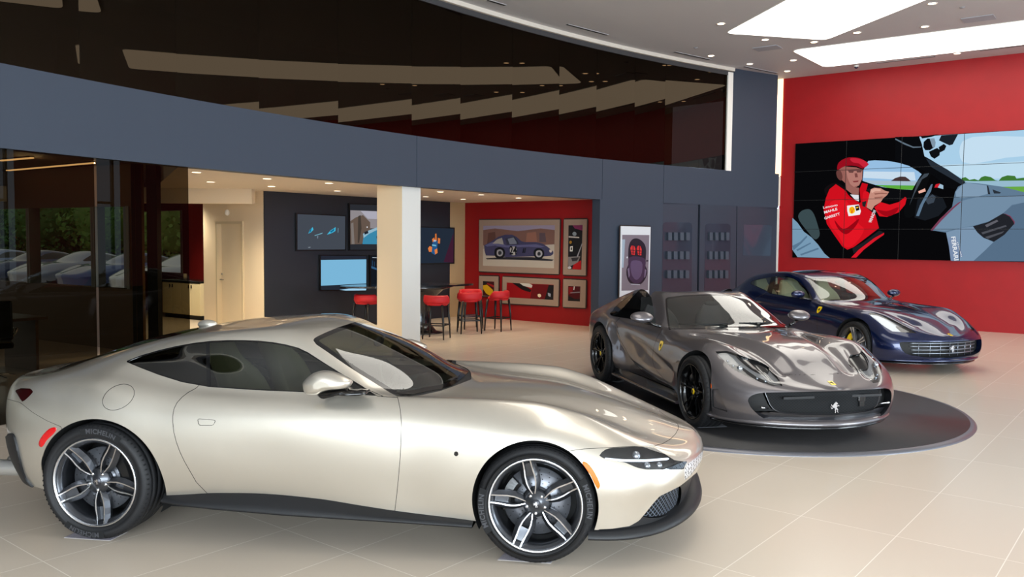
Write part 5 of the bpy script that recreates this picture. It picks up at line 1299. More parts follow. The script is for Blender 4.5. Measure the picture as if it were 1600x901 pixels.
b = MB(); b.prism([tuple(p) for p in rp_], .70, (0, 0, 2.73)); structure(b.build('ceiling_recess', M_SOFFIT))
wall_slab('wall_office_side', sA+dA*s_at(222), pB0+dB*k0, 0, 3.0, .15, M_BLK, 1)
# outdoors: ground, parked cars and trees
b = MB(); b.box((-16, 34, -.1), (70, 46, .1)); structure(b.build('ground', mat('asphalt', (70, 72, 76), .8, noise=(6, .3))))
# front and right facades behind and beside the camera
FR = mat('facade frame', (70, 72, 76), .4)
def facade(name, p, q, n):
    p = np.array(p, float); q = np.array(q, float); d = (q-p)/np.linalg.norm(q-p); L = np.linalg.norm(q-p); nn = np.array([-d[1], d[0]]); R = np.array([[d[0], nn[0], 0], [d[1], nn[1], 0], [0, 0, 1]])
    b = MB()
    for i in range(n+1): c = p+d*L*i/n; b.box((c[0], c[1], 2.75), (.07, .16, 5.5), R)
    for z, h in ((.06, .12), (3.0, .08), (5.55, .46)): c = (p+q)/2; b.box((c[0], c[1], z), (L, .15, h), R)
    structure(b.build(name, FR))
    global k
    for i in range(n):
        a = p+d*L*i/n; c = p+d*L*(i+1)/n; g = MB(); g.add([(a[0], a[1], .12), (c[0], c[1], .12), (c[0], c[1], 5.32), (a[0], a[1], 5.32)], [(0, 1, 2, 3)]); k += 1
        structure(g.build('window_%d' % k, glass('clear glass', (240, 244, 244), .8), fix=False))
facade('wall_front', (12.0, -9.2), (-6.6, -9.2), 10)
facade('wall_side', (17.6, 11.9), (12.1, -9.1), 11)
# ------------------------------------------------------------------ ceiling fittings
def c_quad(name, pts, m, z, label, cat, group=None, t=.03):
    b = MB(); b.prism([tuple(p[:2]) for p in pts], t, (0, 0, z)); return tag(b.build(name, m), label, cat, group)
PANEL = emis('luminous ceiling', (255, 250, 240), 3.2)
q1 = [at_z(u, v, HC)[:2] for u, v in ((1133, 51), (1290, 61.5), (1443, 0), (1227, 0))]
dl = nrm(q1[3]-q1[0]); drr = nrm(q1[2]-q1[1])
def rounded(poly, r=.18, n=5):
    out = []; P_ = [np.array(p) for p in poly]
    for i in range(len(P_)):
        a, c, e = P_[i-1], P_[i], P_[(i+1) % len(P_)]; u = nrm(a-c); w = nrm(e-c)
        for t in np.linspace(0, 1, n): out.append(tuple((1-t)**2*(c+u*r)+2*t*(1-t)*c+t*t*(c+w*r)))
    return out
panels = [([q1[0], q1[1], q1[1]+drr*5.5, q1[0]+dl*5.5], 'long luminous ceiling panel nearer the dark upper glass'),
          ([at_z(1237, 78, HC)[:2], at_z(1288, 104, HC)[:2], at_z(1288, 104, HC)[:2]+RD[:2]*9.5, at_z(1237, 78, HC)[:2]+RD[:2]*9.5], 'luminous ceiling panel running along the top of the red wall')]
PX0 = np.array([-.2, 9.5]); PXD = dl; PXN = np.array([-dl[1], dl[0]])
panels.append(([PX0, PX0+PXN*2.4, PX0+PXN*2.4+PXD*6, PX0+PXD*6], 'luminous ceiling panel over the silver coupe, seen mirrored in its windscreen'))
for poly, lab in panels:
    t = empty('ceiling_light_panel', (poly[0][0], poly[0][1], HC)); tag(t, lab, 'ceiling light')
    rp = [np.array(p)-np.array(poly[0]) for p in rounded(poly)]
    b = MB(); b.prism([tuple(p) for p in rp], .012, (0, 0, -.014)); b.build('diffuser', PANEL, t)
    ctr = np.mean(rp, 0); ring = [[(p[0], p[1], -.012), (ctr[0]+(p[0]-ctr[0])*1.006, ctr[1]+(p[1]-ctr[1])*1.003, -.012), (ctr[0]+(p[0]-ctr[0])*1.006, ctr[1]+(p[1]-ctr[1])*1.003, -.0005)] for p in rp]
    b = MB(); b.grid(np.array(ring), False, closed_u=True); b.build('panel_frame', M_WHITE, t, fix=False)
DL = emis('downlight glow', (255, 226, 188), 9.0)
def downlight(p, z, label, group, r=.062):
    t = empty('downlight', (p[0], p[1], z)); tag(t, label, 'ceiling light', group)
    b = MB(); b.lathe([(r, -.004), (r+.02, -.006), (r+.022, 0)], 'z', 20); b.build('trim_ring', M_WHITE, t)
    b = MB(); b.lathe([(0, -.003), (r, -.003)], 'z', 20); b.build('lamp', DL, t, fix=False)
for u, v in ((1126.5, 37), (1195.5, 62), (1272, 65.7), (1339, 51), (1445, 41.5), (1456.5, 5.5), (1239.5, 94), (1171.5, 99.8), (1111, 87), (1230, 111), (1495.5, 83.5)):
    downlight(at_z(u, v, HC), HC, 'small round downlight recessed in the high grey showroom ceiling', 'downlights in the high ceiling')
for u, v in ((307, 269), (329, 284), (417.5, 279), (424, 291), (514, 286), (527, 298), (688, 299.5), (665, 307), (751.5, 304), (723.5, 311), (810, 309)):
    downlight(at_z(u, v, 2.73), 2.73, 'small round downlight in the low ceiling of the lounge recess', 'downlights in the low recess ceiling', .06)
for a, c, lab in (((886, 38), (949, 54.5), 'thin black air slot nearest the camera beside the upper glass'), ((1054, 81), (1109, 93), 'thin black air slot in the middle beside the upper glass'), ((1163, 104), (1213, 114), 'thin black air slot by the grey wall corner'),
                  ((1370, 98.5), (1461, 88), 'thin black air slot between red wall and luminous panel, left one'), ((1531, 79), (1600, 70.5), 'thin black air slot between red wall and luminous panel, right one'), ((762, 0), (789, 8), 'thin black air slot cut by the top edge of the picture')):
    p, q = at_z(*a, HC), at_z(*c, HC); t = empty('air_slot', ((p+q)/2)); tag(t, lab, 'air vent'); m_ = (p+q)/2
    b = MB(); b.bar(p-m_-(0, 0, .004), q-m_-(0, 0, .004), .045, .008); b.build('slot', M_BLK, t)
    b = MB(); n_ = np.cross(nrm(q-p), (0, 0, 1))*.032
    for s in (-1, 1): b.bar(p-m_+n_*s-(0, 0, .004), q-m_+n_*s-(0, 0, .004), .018, .009)
    b.build('slot_frame', mat('slot frame', (170, 170, 172), .5), t)
for (u, v, w, h), lab in (((1529, 29, .50, .36), 'pale square ceiling speaker between the two luminous panels'), ((1199, 75, .5, .36), 'pale square ceiling speaker close to the tip of the long panel')):
    p = at_z(u, v, HC); b = MB(); b.box((p[0], p[1], HC-.006), (w, h, .01), np.array([[.8, .6, 0], [-.6, .8, 0], [0, 0, 1]])); tag(b.build('ceiling_speaker', mat('speaker grille', (168, 172, 180), .6)), lab, 'speaker')
p = at_z(1338, 102, HC); t = empty('security_camera', p); tag(t, 'small dome security camera on the ceiling beside the red wall', 'camera')
b = MB(); b.lathe([(0, 0), (.055, 0), (.055, -.03), (.045, -.035)], 'z', 20); b.build('camera_base', M_WHITE, t); b = MB(); b.sphere((0, 0, -.035), .042, 16, 10); b.build('camera_dome', mat('smoked dome', (30, 34, 60), .1, coat=1), t)
for (u, v), lab in (((1503.5, 11.5), 'small round sensor on the ceiling between the luminous panels'), ((1087, 74.5), 'small round sensor on the ceiling beside the air slots')):
    p = at_z(u, v, HC); b = MB(); b.lathe([(0, -.02), (.03, -.018), (.05, 0)], 'z', 16, (p[0], p[1], HC)); tag(b.build('ceiling_sensor', mat('sensor grey', (150, 152, 156), .5)), lab, 'sensor')
# turntable
build_roma(); build_gts(); build_lusso()
# ------------------------------------------------------------------ turntable and wheel mats
t = empty('turntable', (TT[0], TT[1], 0)); tag(t, 'large round dark grey car turntable lying on the pale floor', 'turntable')
b = MB(); b.lathe([(0, .028), (TR-.06, .028), (TR-.06, .0)], 'z', 128); b.build('deck', mat('turntable deck', (40, 38, 38), .46, noise=(9, .18)), t)
b = MB(); b.lathe([(TR-.06, .028), (TR-.025, .026), (TR, .004), (TR, 0)], 'z', 128); b.build('edge_ramp', mat('turntable edge', (112, 112, 118), .35, .6), t)
def wheel_mat(px, label, lines=True):
    pts = [at_z(u, v, 0) for u, v in px]; c = np.mean(pts, 0); t = empty('wheel_mat', (c[0], c[1], 0)); tag(t, label, 'mat')
    L = [(p-c)[:2] for p in pts]; b = MB(); b.prism([tuple(p) for p in L], .0018, (0, 0, .0006)); b.build('pad', mat('mat grey', (196, 190, 190), .5), t)
    b = MB()
    for k_ in range(1, 14):
        s = k_/14; a = np.r_[L[0]*(1-s)+L[3]*s, .0027]; e = np.r_[L[1]*(1-s)+L[2]*s, .0027]; b.bar(a, e, .004, .0008)
    b.build('rib', mat('mat rib', (120, 112, 128), .5), t)
D_ = lambda *p: crop(730, 670, 4.0955, p)
wheel_mat(D_((195, 838), (535, 861), (600, 770), (290, 745)), 'ribbed grey mat under the front wheel of the silver coupe')
wheel_mat(crop(0, 760, 3.2, ((320, 256), (550, 271), (640, 225), (430, 205))), 'ribbed grey mat under the rear wheel of the silver coupe')
def plate(px, z, label):
    pts = [at_z(u, v, z) for u, v in px]; c = np.mean(pts, 0); b = MB(); b.prism([tuple((p-c)[:2]) for p in pts], .0012, (0, 0, 0)); o = b.build('wheel_mat', mat('plate grey', (150, 150, 156), .4)); o.location = (c[0], c[1], z); tag(o, label, 'mat')
plate(crop(910, 440, 3.7545, ((588, 815), (680, 856), (850, 850), (760, 800))), .0283, 'thin grey plate under the front wheel of the grey spider')
plate(crop(910, 440, 3.7545, ((170, 583), (215, 590), (250, 580), (205, 572))), .0283, 'thin grey plate under the rear wheel of the grey spider')

# ------------------------------------------------------------------ flat pictures and screens on a wall plane
class Board:
    """draws flat outlines, measured in the photograph, onto an upright wall plane"""
    def __init__(s, o, n): s.o = np.array(o, float); s.n = nrm(np.array(n, float)); s.u = nrm(np.cross((0, 0, 1), s.n)); s.w = np.array([0, 0, 1.0])
    def uv(s, px):
        p = at_plane(px[0], px[1], s.o, s.n)-s.o; return (p @ s.u, p[2])
    def root(s, name, px, label, cat, group=None, d=0.0):
        uv = np.mean([s.uv(p) for p in px], 0); s.c = uv; p = s.o+s.u*uv[0]+s.w*uv[1]+s.n*d; t = empty(name, p); M_ = Matrix(((s.u[0], s.n[0], 0, p[0]), (s.u[1], s.n[1], 0, p[1]), (0, 0, 1, p[2]), (0, 0, 0, 1)))
        t.matrix_world = M_; tag(t, label, cat, group); return t
    def poly(s, px): return [(a-s.c[0], b_-s.c[1]) for a, b_ in (s.uv(p) for p in px)]
    def shape(s, mb, px, y, sm=0, n=4):
        q = smooth_poly(px, n) if sm else px; P_ = s.poly(q)
        mb.add([(a, y, c) for a, c in P_], [tuple(range(len(P_)))])
    def slab(s, mb, px, y0, y1):
        P_ = s.poly(px); k_ = len(P_); mb.add([(a, y0, c) for a, c in P_]+[(a, y1, c) for a, c in P_], [tuple(range(k_)), tuple(range(k_, 2*k_))]+[(i, (i+1) % k_, k_+(i+1) % k_, k_+i) for i in range(k_)])
    def text(s, mb, txt, px0, px1, size, y, bold=.0):
        """lettering centred between two points, running from px0 to px1"""
        a = np.array(s.poly([px0])[0]); c = np.array(s.poly([px1])[0]); d = nrm(c-a); up = np.array([-d[1], d[0]]); V, F = text_mesh(txt, 1.0, bold=bold)
        w = V[:, 0].max()-V[:, 0].min(); k_ = np.linalg.norm(c-a)/w; h = size/max(1e-6, (V[:, 1].max()-V[:, 1].min())); m_ = (a+c)/2
        Q = m_+V[:, :1]*k_*d+V[:, 1:2]*h*up; mb.add(np.stack([Q[:, 0], np.full(len(Q), y), Q[:, 1]], -1), F)
def lit(name, col=(232, 236, 240), s=1.0): return emis('lit '+name, col, s)
def flat(name, col): return mat('print '+name, col, .35)
def boxed(px0, px1): return [px0, (px1[0], px0[1]), px1, (px0[0], px1[1])]
def draw(bd, root, name, items, mk, y0=.002, dy=.0011, parent=None):
    """one child mesh whose faces carry the listed tones; items = (tone, outline[, smooth])"""
    mb = MB(); ms = []; y = y0
    for it in items:
        m_ = mk(str(it[0]), it[0]); 
        if m_ not in ms: ms.append(m_)
        mb.cur = ms.index(m_); bd.shape(mb, it[1], y, it[2] if len(it) > 2 else 0); y += dy
    return mb.build(name, ms, parent or root, fix=False)

# video wall
VW = Board(RG+RN*.0, RN)
V1 = lambda *p: crop(1240, 230, 5.0055, p); V2 = lambda *p: crop(1400, 200, 4.29, p); V0 = lambda *p: crop(1200, 180, 3.465, p)
def s_px(s_, z_): return tuple(to_px(RG+RD*s_+np.array([0, 0, z_])))
SX0, SX1, Z0, Z1 = -4.06, 1.98, 1.495, 4.205
corners = [s_px(SX0, Z0), s_px(SX1, Z0), s_px(SX1, Z1), s_px(SX0, Z1)]
vw = VW.root('video_wall', corners, 'wide video wall of black-edged panels on the red wall showing a driver in a cockpit', 'screen')
b = MB(); VW.slab(b, corners, .001, .06); b.build('housing', mat('screen black', (6, 6, 7), .3), vw)
S_ = 1.0
items = [((8, 8, 10), corners),
 # sky seen through the windscreen
 ((168, 206, 232), [V2((160, 60))[0], s_px(.7, 4.2), s_px(SX1, 4.2), s_px(SX1, 2.2), V2((470, 365))[0], V2((280, 240))[0], V2((195, 190))[0]]),
 ((196, 222, 240), [V2((450, 90))[0], V2((858, 60))[0], s_px(SX1, 3.8), s_px(SX1, 3.3), V2((858, 190))[0], V2((450, 230))[0]], 1),
 ((190, 220, 238), [V2((260, 250))[0], V2((858, 225))[0], s_px(SX1, 3.1), s_px(SX1, 2.6), V2((858, 330))[0], V2((480, 350))[0]]),
 ((62, 118, 50), V2((440, 355), (445, 335), (470, 330), (495, 348), (530, 342), (556, 352), (575, 330), (600, 322), (640, 330), (668, 350), (690, 355), (712, 330), (750, 318), (800, 322), (810, 340), (848, 335), (900, 330), (900, 365))),
 ((150, 186, 206), V2((440, 358), (900, 352), (900, 398), (560, 396))),
 ((104, 168, 66), V2((560, 396), (900, 392), (900, 440), (620, 420))),
 # side window
 ((150, 190, 225), V1((590, 108), (640, 104), (740, 108), (830, 124), (910, 148), (980, 190), (1040, 240), (1040, 290), (935, 335), (850, 330), (740, 318), (640, 308), (545, 262), (552, 180)), 0),
 ((200, 220, 236), V1((556, 190), (950, 195), (960, 262), (552, 240))),
 ((70, 52, 52), V1((762, 268), (800, 242), (840, 230), (880, 232), (905, 250), (925, 270)), 0),
 ((168, 190, 205), V1((560, 262), (990, 268), (990, 300), (575, 288))),
 ((92, 170, 60), V1((640, 296), (960, 300), (935, 334), (850, 330), (740, 318))),
 ((12, 13, 16), V1((540, 262), (600, 282), (700, 312), (800, 328), (940, 336), (1000, 330), (1000, 420), (700, 420), (560, 330))),
 # roof and pillar
 ((10, 11, 14), V2((0, 62), (160, 58), (178, 110), (195, 190), (240, 215), (280, 240), (350, 280), (470, 362), (400, 410), (340, 400), (300, 355), (240, 310), (140, 262), (0, 225))),
 ((38, 46, 56), V2((205, 205), (280, 240), (350, 282), (468, 360), (440, 378), (340, 320), (240, 262))),
 ((96, 112, 126), V2((0, 80), (60, 112), (120, 135), (170, 132), (175, 126), (120, 126), (60, 100), (0, 70))),
 # mirror cluster
 ((12, 14, 18), V2((190, 95), (215, 72), (262, 72), (270, 100), (262, 130), (232, 150), (200, 150), (188, 130))), ((128, 150, 168), V2((230, 72), (262, 70), (270, 98), (266, 130), (250, 132))),
 ((14, 16, 20), V2((225, 160), (280, 135), (300, 150), (296, 185), (262, 208), (238, 192))), ((16, 18, 22), V2((290, 130), (325, 108), (342, 122), (330, 150), (300, 165))),
 ((26, 32, 40), V2((292, 85), (308, 52), (420, 44), (384, 112), (362, 118))), ((14, 15, 18), V2((170, 58), (292, 44), (240, 62), (180, 72))),
 # dashboard
 ((96, 122, 146), V2((400, 430), (420, 395), (470, 366), (560, 372), (720, 395), (858, 430), (1100, 470), (1100, 890), (380, 890), (340, 700), (240, 685), (300, 610), (380, 530))),
 ((128, 154, 178), V2((404, 428), (440, 388), (480, 368), (610, 385), (625, 440), (560, 458), (440, 470), (408, 462))),
 ((40, 48, 58), V2((612, 385), (622, 388), (636, 445), (620, 444))), ((42, 50, 60), V2((650, 412), (706, 432), (700, 440), (660, 440))),
 ((114, 140, 164), V2((440, 490), (560, 460), (858, 455), (1100, 490), (1100, 560), (858, 500), (780, 515), (720, 575), (640, 620), (520, 655), (430, 670), (330, 690), (250, 680), (320, 610), (380, 540)), 0),
 ((86, 110, 134), V2((720, 572), (780, 520), (858, 500), (1100, 560), (1100, 895), (520, 890), (640, 780), (720, 720), (798, 640))),
 ((122, 148, 174), V2((340, 700), (440, 670), (520, 660), (560, 710), (655, 765), (600, 820), (525, 888), (380, 888))),
 ((34, 36, 42), V2((520, 658), (620, 630), (720, 572), (770, 590), (798, 640), (730, 715), (660, 762), (590, 735), (550, 700))),
 ((96, 96, 104), V2((600, 650), (680, 615), (690, 625), (612, 665))), ((78, 80, 88), V2((575, 700), (740, 650), (745, 660), (585, 712))), ((78, 80, 88), V2((600, 730), (730, 690), (715, 705), (620, 742))),
 ((120, 60, 84), V2((236, 684), (300, 608), (385, 530), (420, 502), (440, 492), (440, 497), (390, 540), (310, 620), (252, 686))),
 ((120, 60, 84), V2((722, 570), (770, 588), (800, 628), (796, 652), (792, 630), (766, 594))),
 ((120, 140, 170), V2((352, 735), (405, 725), (455, 855), (400, 888), (372, 888))),
 # wheel
 ((11, 12, 14), V2((60, 560), (90, 470), (140, 370), (190, 300), (232, 295), (236, 318), (205, 400), (160, 500), (120, 590), (75, 600)), 1), ((64, 74, 84), V2((150, 360), (195, 308), (228, 304), (215, 325), (180, 345), (130, 440), (95, 520))),
 ((24, 28, 34), V2((150, 480), (240, 440), (320, 470), (345, 530), (290, 590), (200, 620), (130, 600))), ((60, 70, 82), V2((200, 480), (250, 445), (272, 462), (258, 500), (220, 512))),
 ((92, 118, 142), V2((140, 590), (165, 520), (240, 380), (252, 376), (240, 425), (190, 510), (160, 590))), ((206, 30, 44), V2((262, 400), (272, 378), (300, 372), (285, 400))), ((160, 190, 210), V2((285, 400), (300, 375), (322, 385), (322, 410))),
 ((236, 178, 160), V2((155, 425), (200, 405), (205, 425), (160, 440))),
 # passenger sleeve and seat
 ((58, 74, 78), V1((45, 545), (70, 500), (130, 485), (160, 510), (195, 600), (212, 690), (180, 720), (120, 660)), 1),
 ((118, 152, 178), V1((0, 552), (40, 590), (90, 660), (150, 705), (200, 760), (250, 830), (292, 866), (40, 858), (0, 800)), 0), ((88, 118, 144), V1((0, 770), (60, 740), (110, 690), (118, 700), (70, 752), (8, 806))), ((88, 118, 144), V1((30, 800), (140, 745), (146, 752), (40, 812))), ((88, 118, 144), V1((60, 835), (200, 785), (208, 796), (70, 846))),
]
bg = draw(VW, vw, 'screen_image', items, lambda n_, c: lit(n_, c, S_), .062, .0006)
yy = .062+.0006*len(items)
drv = [
 ((20, 14, 16), V1((250, 330), (330, 280), (420, 330), (420, 430), (300, 420)), 1),
 ((150, 96, 88), V1((352, 230), (360, 180), (400, 150), (500, 160), (548, 178), (545, 250), (520, 300), (490, 318), (440, 310), (400, 270)), 0),
 ((178, 122, 112), V1((420, 185), (545, 182), (543, 250), (522, 296), (480, 312), (452, 290), (430, 240)), 0),
 ((104, 62, 58), V1((345, 190), (372, 182), (392, 232), (380, 262), (352, 240)), 1),
 ((92, 62, 62), V1((428, 182), (545, 178), (545, 184), (500, 186), (488, 188), (440, 188))), ((104, 68, 64), V1((436, 188), (480, 188), (474, 202), (444, 202))), ((104, 68, 64), V1((500, 186), (543, 184), (536, 199), (506, 200))), ((120, 70, 66), V1((486, 205), (506, 205), (512, 236), (490, 238))), ((126, 52, 54), V1((470, 266), (520, 262), (510, 274), (480, 276))),
 ((152, 100, 92), V1((415, 270), (460, 312), (520, 318), (518, 372), (470, 370), (420, 330)), 0),
 ((150, 14, 30), V1((352, 178), (358, 130), (400, 95), (460, 80), (530, 90), (575, 115), (595, 135), (575, 155), (548, 168), (500, 150), (420, 148), (380, 165)), 1), ((200, 36, 56), V1((450, 92), (520, 92), (585, 122), (590, 140), (560, 158), (520, 130), (470, 118)), 1),
 ((222, 226, 232), V1((452, 370), (518, 374), (520, 425), (490, 412))),
 ((206, 16, 30), V1((262, 400), (290, 330), (340, 290), (400, 330), (452, 390), (540, 445), (600, 490), (650, 530), (668, 600), (676, 632), (600, 690), (480, 780), (430, 800), (390, 775), (330, 690), (270, 600), (245, 490)), 0),
 ((226, 22, 36), V1((300, 430), (420, 420), (470, 520), (520, 600), (560, 640), (470, 770), (420, 780), (360, 690), (290, 590)), 1),
 ((150, 6, 20), V1((330, 570), (400, 640), (520, 560), (500, 610), (420, 680), (360, 640)), 1),
 ((196, 12, 26), V1((410, 330), (440, 380), (520, 440), (535, 430), (525, 330), (545, 280), (590, 290), (580, 330), (560, 380), (560, 470), (470, 420), (420, 380)), 0),
 ((214, 20, 34), V1((560, 345), (600, 360), (600, 450), (575, 470), (550, 420)), 1),
 ((214, 18, 32), V1((640, 470), (690, 430), (760, 450), (830, 430), (880, 390), (893, 400), (880, 450), (830, 510), (740, 545), (680, 540)), 0), ((160, 8, 22), V1((660, 490), (740, 500), (830, 470), (800, 520), (730, 540)), 1),
 ((196, 140, 124), V1((580, 470), (596, 400), (612, 330), (640, 318), (690, 322), (720, 340), (755, 350), (740, 375), (710, 400), (690, 430), (640, 460), (620, 495)), 0),
 ((222, 172, 154), V1((612, 335), (650, 322), (690, 330), (690, 345), (650, 345), (620, 360))), ((150, 96, 84), V1((640, 362), (700, 356), (745, 362), (740, 368), (690, 366), (645, 372))), ((150, 96, 84), V1((640, 392), (700, 386), (720, 390), (690, 398), (645, 402))),
 ((26, 28, 30), V1((582, 330), (606, 322), (614, 338), (590, 350))), ((34, 36, 38), V1((545, 430), (580, 420), (570, 470), (548, 460))),
 ((238, 238, 240), V1((428, 458), (520, 448), (536, 500), (528, 528), (440, 540), (430, 500))), ((250, 196, 20), V1((445, 500), (447, 478), (462, 466), (478, 468), (490, 488), (488, 508), (470, 520), (452, 516)), 1), ((224, 60, 20), V1((466, 468), (469, 468), (468, 518), (464, 518))), ((224, 60, 20), V1((452, 474), (455, 472), (468, 518), (464, 518))), ((224, 60, 20), V1((480, 474), (484, 478), (468, 518), (466, 516))), ((30, 22, 20), V1((490, 460), (520, 455), (526, 490), (500, 500))), ((240, 180, 40), V1((498, 470), (518, 466), (516, 474), (500, 480))),
 ((30, 30, 34), V1((470, 790), (560, 740), (680, 650), (718, 668), (600, 760), (480, 830))), ((214, 24, 40), V1((460, 862), (520, 800), (640, 710), (718, 668), (716, 684), (650, 730), (560, 800), (500, 862))),
]
yd0 = yy
draw(VW, vw, 'pictured_driver', drv, lambda n_, c: lit(n_, c, S_), yy, .0006)
yy += .0006*len(drv)
b = MB(); V1s = lambda *p: V1(p)[0]
VW.text(b, 'Lenovo', V1s(242, 474), V1s(354, 452), .055, yy+.001, .01); VW.text(b, 'MAHLE', V1s(250, 512), V1s(352, 484), .06, yy+.001, .02); VW.text(b, 'GARRETT', V1s(252, 558), V1s(372, 522), .06, yy+.001, .02); VW.text(b, 'WINNOW', V1s(608, 590), V1s(648, 492), .07, yy+.001, .02)
b.build('jacket_lettering', lit('white', (232, 236, 240), S_), vw, fix=False)
b = MB(); VW.text(b, 'FERRARI', V2((388, 728))[0], V2((410, 885))[0], .085, yy+.001, .02); VW.text(b, 'FERRARI', V2((418, 765))[0], V2((445, 860))[0], .022, yy+.001, .0)
b.build('card_lettering', lit('white'), vw, fix=False)
b = MB()
for s_ in (-2.87, -1.69, -.46, .76): VW.slab(b, [s_px(s_-.0055, Z0), s_px(s_+.0055, Z0), s_px(s_+.0055, Z1), s_px(s_-.0055, Z1)], yy+.001, yy+.003)
for z_ in (2.17, 2.852, 3.53)[0:3]: VW.slab(b, [s_px(SX0, z_-.005), s_px(SX1, z_-.005), s_px(SX1, z_+.005), s_px(SX0, z_+.005)], yy+.001, yy+.003)
b.build('panel_seam', mat('seam black', (4, 4, 5), .5), vw)

# wall monitors
SWB = Board(P411+DN*.0, DN)
S1 = lambda *p: crop(440, 300, 5.3, p)
def monitor(px, label, items, y=.05):
    t = SWB.root('wall_monitor', px, label, 'screen'); b = MB(); SWB.slab(b, px, .002, y); b.build('housing', mat('monitor black', (8, 8, 9), .3), t)
    draw(SWB, t, 'screen_image', items, lambda n_, c: lit(n_, c, .9), y+.001, .0006); return t
monitor(S1((108, 172), (522, 192), (520, 484), (110, 486)), 'wall monitor with two blue wing shapes on grey, leftmost of the screens', [((70, 76, 86), S1((118, 182), (514, 200), (512, 474), (118, 476))), ((70, 190, 226), S1((208, 344), (222, 310), (244, 290), (250, 312), (230, 332))), ((24, 110, 150), S1((222, 312), (236, 296), (230, 326), (214, 338))), ((70, 190, 226), S1((362, 352), (390, 318), (434, 290), (432, 322), (400, 340))), ((24, 110, 150), S1((386, 326), (424, 300), (420, 320), (396, 336))), ((120, 180, 200), S1((258, 358), (326, 336), (322, 344), (262, 362))), ((110, 124, 140), S1((278, 362), (290, 360), (288, 384), (280, 384))), ((120, 170, 190), S1((452, 298), (456, 298), (454, 336), (451, 336))), ((130, 140, 150), S1((205, 455), (225, 452), (224, 460), (206, 461)))])
monitor(S1((546, 92), (940, 108), (938, 484), (548, 484)), 'wall monitor showing a blue race car on a road, partly behind the column', [((44, 46, 52), S1((554, 100), (934, 114), (932, 476), (556, 476))), ((148, 142, 146), S1((556, 150), (930, 164), (930, 300), (556, 300))), ((178, 176, 190), S1((640, 155), (930, 165), (930, 230), (700, 220))), ((104, 88, 78), S1((556, 240), (600, 210), (660, 190), (720, 250), (720, 330), (650, 430), (556, 432)), 0), ((70, 62, 56), S1((620, 200), (640, 190), (648, 300), (628, 420), (616, 420))), ((128, 120, 116), S1((560, 260), (580, 250), (590, 430), (566, 430))), ((60, 140, 176), S1((655, 430), (665, 360), (720, 320), (790, 296), (930, 290), (930, 432))), ((150, 190, 210), S1((660, 345), (700, 320), (780, 290), (930, 280), (930, 300), (790, 306), (710, 345), (664, 380))), ((30, 80, 100), S1((768, 370), (790, 345), (830, 350), (830, 400), (780, 400))), ((36, 40, 50), S1((670, 330), (700, 320), (705, 340), (672, 352))), ((240, 240, 244), S1((690, 284), (697, 284), (697, 296), (690, 296)))])
monitor(S1((304, 518), (694, 522), (692, 816), (306, 816)), 'wall monitor with a plain pale blue picture, below the others', [((38, 42, 54), S1((312, 526), (688, 530), (686, 808), (314, 808))), ((128, 190, 226), S1((312, 562), (688, 556), (687, 755), (313, 774))), ((166, 212, 240), S1((466, 808), (540, 798), (688, 792), (686, 812), (520, 814)))])
monitor(S1((718, 518), (1010, 522), (1008, 768), (720, 768)), 'small wall monitor half hidden behind the column, with blue graphics', [((22, 26, 34), S1((726, 526), (1004, 530), (1002, 760), (728, 760))), ((170, 180, 190), S1((738, 538), (790, 540), (790, 546), (738, 544))), ((50, 92, 130), S1((730, 610), (800, 640), (800, 652), (730, 630))), ((80, 140, 170), S1((776, 650), (800, 645), (800, 664), (780, 662))), ((40, 70, 100), S1((735, 565), (741, 565), (741, 610), (735, 610))), ((40, 70, 100), S1((752, 575), (757, 575), (757, 615), (752, 615)))])
T1 = lambda *p: crop(640, 300, 3.7563, p)
monitor(T1((-60, 196), (256, 208), (254, 420), (-60, 428)), 'wall monitor right of the column showing an orange and blue race car from above', [((36, 46, 60), T1((-54, 204), (250, 214), (248, 413), (-54, 420))), ((64, 30, 50), T1((190, 410), (248, 240), (248, 413))), ((40, 90, 140), T1((118, 355), (126, 290), (140, 275), (156, 290), (150, 350), (138, 368))), ((220, 120, 50), T1((140, 285), (140, 245), (148, 243), (150, 285))), ((226, 124, 60), T1((122, 276), (134, 266), (140, 282), (126, 294))), ((226, 124, 60), T1((156, 268), (170, 272), (168, 302), (156, 300))), ((230, 130, 66), T1((98, 330), (108, 316), (122, 322), (120, 350), (104, 350))), ((230, 130, 66), T1((136, 338), (152, 330), (154, 356), (140, 366))), ((120, 190, 220), T1((122, 306), (146, 310), (146, 318), (122, 314))), ((180, 200, 220), T1((130, 280), (146, 282), (144, 290), (132, 290)))])

# framed prints on the red gallery wall
GN_ = nrm(np.array([-(PG1-PG0)[1], (PG1-PG0)[0], 0])); GN_ = GN_ if GN_[1] < 0 else -GN_
GB = Board(PG0, GN_); Q = lambda *p: crop(740, 330, 5.6316, p)
def framed(bd, px, inner, label, items, name='framed_print', fcol=(150, 128, 112), y=.045, mk=None):
    t = bd.root(name, px, label, 'picture'); b = MB(); bd.slab(b, px, .002, y); b.build('mount', mat('mount %d %d %d' % fcol, fcol, .45), t)
    c = np.mean(px, 0); b = MB(); o_ = [tuple(c+(np.array(p)-c)*1.0) for p in px]
    for i in range(4):
        a_, e_ = bd.poly([o_[i]])[0], bd.poly([o_[(i+1) % 4]])[0]; b.bar((a_[0], y/2+.003, a_[1]), (e_[0], y/2+.003, e_[1]), .05, .012, up=(0, 1, 0))
    b.build('frame', mat('print frame dark', (46, 36, 32), .4), t)
    draw(bd, t, 'print', items, flat, y+.001, .0006); return t
